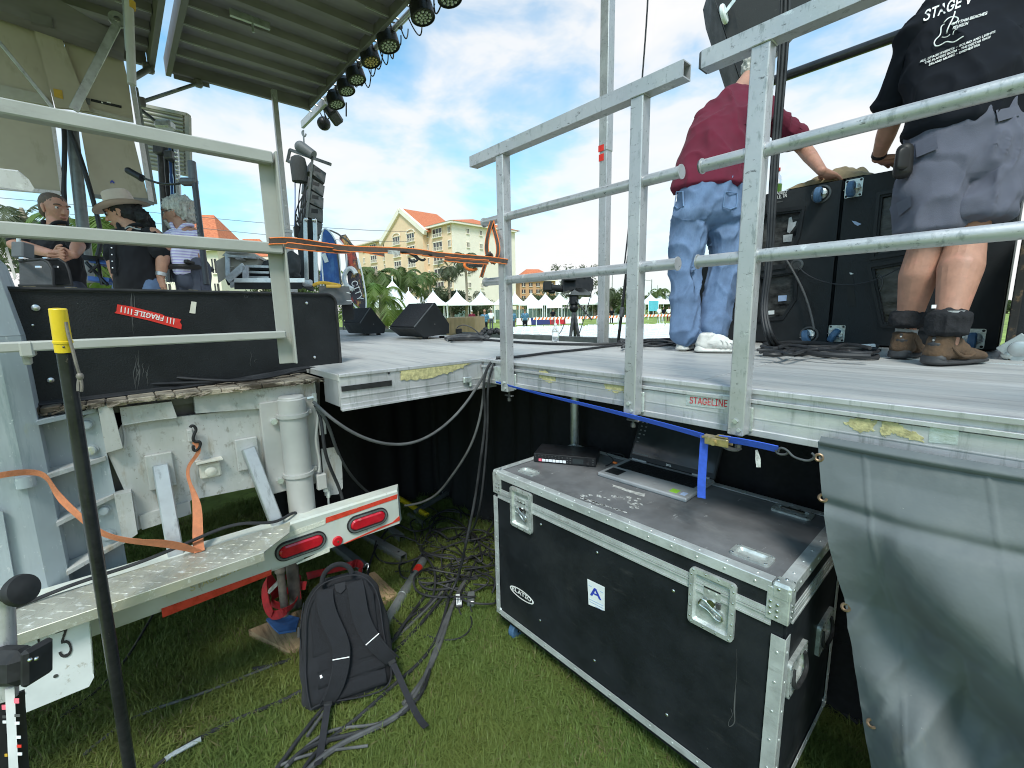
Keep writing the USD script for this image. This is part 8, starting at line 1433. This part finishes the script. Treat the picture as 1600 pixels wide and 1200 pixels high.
tree('round grey green tree in front of the hotel between the tents',706,66,450,7.5,21,'leaf_grey',n=7000,leaf=.20);tree('bushy tree left of the slim palm before the hotel',688,68,458,5,22,'leaf_grey');tree('airy tree above the television camera',905,95,412,9,23,'leaf_grey',n=2600,leaf=.22);tree('dense tree behind the television camera',872,90,458,9,24);tree('dense tree left of the tall square post',930,85,462,8,25);tree('tree right of the tall square post',955,80,448,6,26);tree('round bush beside the slanting black pole',980,72,475,3.5,27,'leaf_palm','bush');tree('bright tree on the low rise at the left of the jeans',1020,90,462,10,28,'leaf_palm');tree('tree at the left end of the low rise',990,95,466,9,29,'leaf_palm');tree('tree on the low rise nearest the jeans',1045,88,455,8,30,'leaf_palm');tree('bushes behind the leftmost tents',600,45,470,6,31,'leaf_bright','bush');tree('trees behind the case stack on the left',455,40,415,6,32,'leaf_dark');tree('shrub behind the tents left of the post',745,75,468,6,33,'leaf_dark','bush');tree('tree seen at the right beyond the cabinets',1572,60,470,6,34);tree('trees behind the man in the cowboy hat',140,22,400,5,35,'leaf_grey');tree('shrub right of the first white tents',840,88,462,7,36,'leaf_dark','bush')
# ---------------------------------------------------------------- white tents
def tent_geo():
 w=1.5;t=thing('event_tent','white peaked event tent','tent',(0,0,0),'row of white tents');V=[]
 def roof(u,v):
  a_=u*2*np.pi;m_=np.maximum(np.abs(np.cos(a_)),np.abs(np.sin(a_)));r_=(1-v)*w/m_;z=2.15+1.35*(v**1.55)+.0*u-.06*np.cos(a_*4)*-(1-v)*.6;return np.stack([r_*np.cos(a_),r_*np.sin(a_),z],1)
 part(t,'canopy',B().grid(roof,65,12),'tent_white',40);part(t,'valance',B().bb((-w,-w,1.95),(w,-w+.01,2.17)).bb((-w,w-.01,1.95),(w,w,2.17)).bb((-w,-w,1.95),(-w+.01,w,2.17)).bb((w-.01,-w,1.95),(w,w,2.17)),'tent_white',False)
 for sx in(-1,1):
  for sy in(-1,1):part(t,'leg',B().cyl((sx*(w-.06),sy*(w-.06),0),(sx*(w-.06),sy*(w-.06),2.15),.04,8),'tent_white')
 part(t,'finial',B().cyl((0,0,3.4),(0,0,3.75),.03,6),'tent_white');return t
t0_=tent_geo();yawc=math.atan2(fwd[1],fwd[0]);first=True
tents=[(616,26,1.0),(640,34,.95),(678,58,1.25),(715,60,1.25),(752,62,1.25),(790,64,1.25),(805,66,1.2),(830,68,1.2),(852,70,1.2),(874,71,1.2),(895,72,1.2),(915,73,1.2),(930,74,1.2),(1016,78,1.15),(1029,79,1.15),(1040,80,1.15),(660,40,.9)]
tl=['white peaked tent leftmost, its tip between the palms','white tent right of the leftmost peak, near the monitor wedges','white peaked tent directly behind the larger monitor wedge','white peaked tent second right of the larger monitor wedge','white peaked tent just left of the first guard rail post','white tent hidden behind the first guard rail post','white peaked tent just right of the first guard rail post','white peaked tent left of the camera lens','white peaked tent below the camera lens','white peaked tent behind the camera tripod head','white peaked tent right of the camera tripod head','white tent right of the television camera','white tent left of the tall square post','white tent leftmost of the three beside the jeans','white tent in the middle of the three beside the jeans','white tent rightmost of the three beside the jeans','low white tent behind the larger monitor wedge']
for(px,D_,s_),lab in zip(tents,tl):
 if first:place(t0_,far(px,D_),yawc+.1,s_);tag(stage.GetPrimAtPath(t0_),lab);first=False
 else:dup(t0_,far(px,D_),yawc+.1,s_,lab,'row of white tents')
# ---------------------------------------------------------------- rows of white chairs
t0_=thing('folding_chair','white folding chair in the rows facing the stage','chair',(0,0,0),'white folding chairs facing the stage')
part(t0_,'seat',B().box((0,0,.44),(.42,.40,.03),None,.01),'chair_white',20);part(t0_,'backrest',B().box((0,.20,.70),(.42,.025,.22),None,.01),'chair_white',20)
for s_ in(-1,1):part(t0_,'leg',B().beam((s_*.2,-.22,0),(s_*.2,.22,.82),.025,.03),'chair_white');part(t0_,'leg',B().beam((s_*.18,.22,0),(s_*.18,-.12,.44),.025,.03),'chair_white')
chairs=[]
for j in range(40):
 for i in range(-60,40):
  x,y=-.3+i*.50-.0,6.0+j*.95;q=A([x,y,.6]);c_=(q-EYE)@RC
  if c_[2]>-8:continue
  px=800+F_PX*c_[0]/-c_[2];D_=-c_[2]
  if D_<24 and(796<px<1056 or(742<px<765 and 0)):chairs.append((D_,x,y,i,j))
chairs.sort();chairs=chairs[:290];first=True
for(D_,x,y,i,j)in chairs:
 if first:place(t0_,(x,y,0),rng.uniform(-.06,.06));first=False
 else:dup(t0_,(x+rng.uniform(-.03,.03),y+rng.uniform(-.05,.05),0),rng.uniform(-.08,.08),1.0,None,'white folding chairs facing the stage')
# ---------------------------------------------------------------- barricades, tables, people far off, fence, poles
t0_=thing('barricade','white barricade with an orange striped board','barricade',(0,0,0),'striped barricades across the lawn');part(t0_,'board',B().bb((-1.2,-.02,.85),(1.2,.02,1.05)),'tent_white')
for i in range(8):x=-1.15+i*.30;part(t0_,'stripe',B().prism([(x,-.025,.85),(x+.14,-.025,.85),(x+.24,-.025,1.05),(x+.10,-.025,1.05)],(0,.05,0)),'board_orange')
for x in(-.95,.95):
 for s_ in(-1,1):part(t0_,'leg',B().beam((x,s_*.35,0),(x,s_*.03,1.1),.09,.03,(1,0,0)),'tent_white')
bl=[(885,36,'striped barricade behind the tripod legs'),(918,37,'striped barricade right of the tripod'),(950,38,'striped barricade half hidden by the tall square post'),(985,39,'striped barricade beside the slanting black pole'),(1019,40,'striped barricade left of the jeans'),(1046,40,'striped barricade touching the jeans in the view'),(856,36,'striped barricade left of the tripod')]
for k_,(px,D_,lab)in enumerate(bl):
 if k_==0:place(t0_,far(px,D_),yawc-math.pi/2+.05);tag(stage.GetPrimAtPath(t0_),lab)
 else:dup(t0_,far(px,D_),yawc-math.pi/2+.05,1,lab,'striped barricades across the lawn')
for(px,D_,m_,lab,w)in((843,50,'cloth_navy','table under a navy cloth in the tents',2.2),(870,50,'cloth_red','table under a red cloth in the tents',1.8),(818,50,'tent_white','table under a white cloth in the tents',1.6),(960,52,'tent_white','white table right of the tall square post',2.0),(985,52,'tent_white','white table by the slanting black pole',2.0),(895,52,'tent_white','white table behind the tripod',2.0)):
 c=far(px,D_);t=thing('table',lab,'table',c);part(t,'cloth',B().hull([c+norm(rt_*A([1,1,0]))*x*w/2*(1.05 if z<.5 else 1)+norm(fwd*A([1,1,0]))*y*.4*(1.1 if z<.5 else 1)+ez*z for x in(-1,1)for y in(-1,1)for z in(.02,.76)]),m_,20);part(t,'table_top',B().box(c+ez*.77,(w,.8,.02),np.stack([norm(rt_*A([1,1,0])),norm(fwd*A([1,1,0])),ez],1)),m_)
for(px,D_,m_,lab)in((1021,62,'banner_teal','teal banner hanging in the tents beside the jeans'),(836,55,'tent_white','white booth frame with a printed header left of the camera'),(866,55,'tent_white','white booth frame with a printed header below the camera')):
 c=far(px,D_);rr_=norm(rt_*A([1,1,0]));t=thing('banner',lab,'banner',c);w=1.4 if 'teal' in lab else 1.9
 if 'teal' in lab:part(t,'sheet',B().beam(c+ez*1.2,c+ez*2.6,w,.03,fwd),m_)
 else:part(t,'header',B().box(c+ez*2.1,(w,.06,.5),np.stack([rr_,norm(fwd*A([1,1,0])),ez],1)),m_)
 for s_ in(-1,1):part(t,'post',B().cyl(c+rr_*s_*w/2,c+rr_*s_*w/2+ez*2.3,.05,8),'tent_white')
def far_person(px,D_,label,sm,pm,hm_='hair_brown',h=1.72,turn=0.0):
 c=far(px,D_);t=thing('person',label,'person',c);s=h/1.72;r_=norm(rt_*A([1,1,0])+fwd*A([1,1,0])*turn);f_=np.cross(ez,r_);Q=lambda x,y,z:c+r_*x*s+f_*y*s+ez*z*s;ax=[r_,f_,ez]
 sk=bone(ell(Q(0,0,1.35),.06*s),ell(Q(0,.01,1.52),.055*s))+[hull3(ell(Q(0,.0,1.63),(.075,.09,.10),ax),ell(Q(0,.03,1.56),(.05,.06,.05),ax))]
 for k_ in(-1,1):sk+=bone(ell(Q(k_*.2,0,1.38),.05*s),ell(Q(k_*.25,.0,1.10),.042*s),ell(Q(k_*.2,.12,.92),.032*s),ell(Q(k_*.17,.2,.9),.03*s))
 part(t,'body',body(sk,.03,4),'skin',True);sh_=[hull3(ell(Q(0,0,1.0),(.17,.12,.06),ax),ell(Q(0,0,1.28),(.19,.12,.08),ax),ell(Q(.15,0,1.40),.06),ell(Q(-.15,0,1.40),.06))]
 for k_ in(-1,1):sh_+=bone(ell(Q(k_*.18,0,1.39),.065*s),ell(Q(k_*.235,0,1.18),.06*s))
 part(t,'shirt',body(sh_,.03,4),sm,True);lg=[hull3(ell(Q(0,0,.95),(.165,.11,.07),ax),ell(Q(.08,0,.82),.09),ell(Q(-.08,0,.82),.09))]
 for k_ in(-1,1):lg+=bone(ell(Q(k_*.085,0,.85),.09*s),ell(Q(k_*.10,.02,.48),.065*s),ell(Q(k_*.11,0,.08),.05*s),ell(Q(k_*.11,.1,.05),.045*s))
 part(t,'trousers',body(lg,.03,4),pm,True);part(t,'hair',B().sph(Q(0,-.012,1.66),(.082*s,.09*s,.085*s),2,np.stack(ax,1)),hm_)
for a_ in((820,30,'person in a blue patterned shirt standing before the booth left of the tripod','hawaiian','shirt_black'),(757,27,'bald person in a blue patterned shirt beside the draped riser','hawaiian','shirt_black','skin'),(800,28,'person in a blue patterned shirt half hidden by the guard rail post','hawaiian','trousers_dark'),(737,33,'person in a red shirt behind the draped riser','shirt_maroon','jeans_dark','hair_grey'),(767,40,'person in a pale shirt beside the bald person','sticker_white','trousers_dark'),(864,48,'person in dark clothes at the red table','shirt_black','trousers_dark','hair_black'),(956,50,'person in black beside the tall square post','shirt_black','shirt_black'),(1030,52,'person in white at the tents nearest the teal banner','sticker_white','trousers_dark'),(1037,54,'person in black at the tents beside the jeans','shirt_black','trousers_dark'),(1045,52,'person in a white top touching the jeans in the view','sticker_white','shirt_maroon')):far_person(*a_)
c0,c1=far(690,80),far(985,92);t=thing('mesh_fence','long green mesh fence behind the row of tents','fence',c0);n=26
for i in range(n):a_,c_=c0+(c1-c0)*i/n,c0+(c1-c0)*(i+1)/n;part(t,'fence_panel',B().prism([a_+(c_-a_)*.01,c_-(c_-a_)*.01,c_-(c_-a_)*.01+ez*1.8,a_+(c_-a_)*.01+ez*1.8],norm(A([*(c1-c0)[:2][::-1],0])*A([1,-1,0]))*.03),'fence_green',False);part(t,'post',B().cyl(a_,a_+ez*1.95,.05,6),'gal_pipe')
def upole(px,D_,py,label,arm=True):
 c=far(px,D_);z=P(px,py,D=D_)[2];t=thing('utility_pole',label,'pole',c);part(t,'pole',B().cyl(c,c+ez*z,.14,8,.09),'concrete_pole')
 if arm:part(t,'arm',B().beam(c+ez*(z-.3)-rt_*.1,c+ez*(z-.1)-rt_*1.6,.10,.10),'concrete_pole');part(t,'lamp',B().box(c+ez*(z-.05)-rt_*1.7,(.7,.3,.15)),'concrete_pole')
upole(1017,90,437,'street light pole between the posts on the right');upole(1026,130,446,'thinner utility pole beside the street light',False);upole(956,100,430,'utility pole behind the tall square post',False)
wa,wb=P(250,332,D=45),P(620,365,D=60)
for k_ in range(2):single('overhead_wire',B().tube([P(-50,305+17*k_,D=45),P(300,338+17*k_,D=48),P(420,349+18*k_,D=50),P(640,362+15*k_,D=55)],.03,5),'dark_steel',('upper','lower')[k_]+' overhead wire behind the guard rail post','wire')
hill=B().grid(lambda u,v:np.stack([*(far(940,110)[:2][:,None]+(far(1640,100)[:2]-far(940,110)[:2])[:,None]*u+(norm(fwd*A([1,1,0]))[:2])[:,None]*(v*60)),-.5+3.6*np.sin(np.clip(v*1.3,0,1)*np.pi/2)*np.sin(np.clip(u*1.2,0,1)*np.pi)**.6],1),40,12)
single('hill',hill,'lawn','low green rise behind the tents on the right','hill',kind='structure',smooth=True)
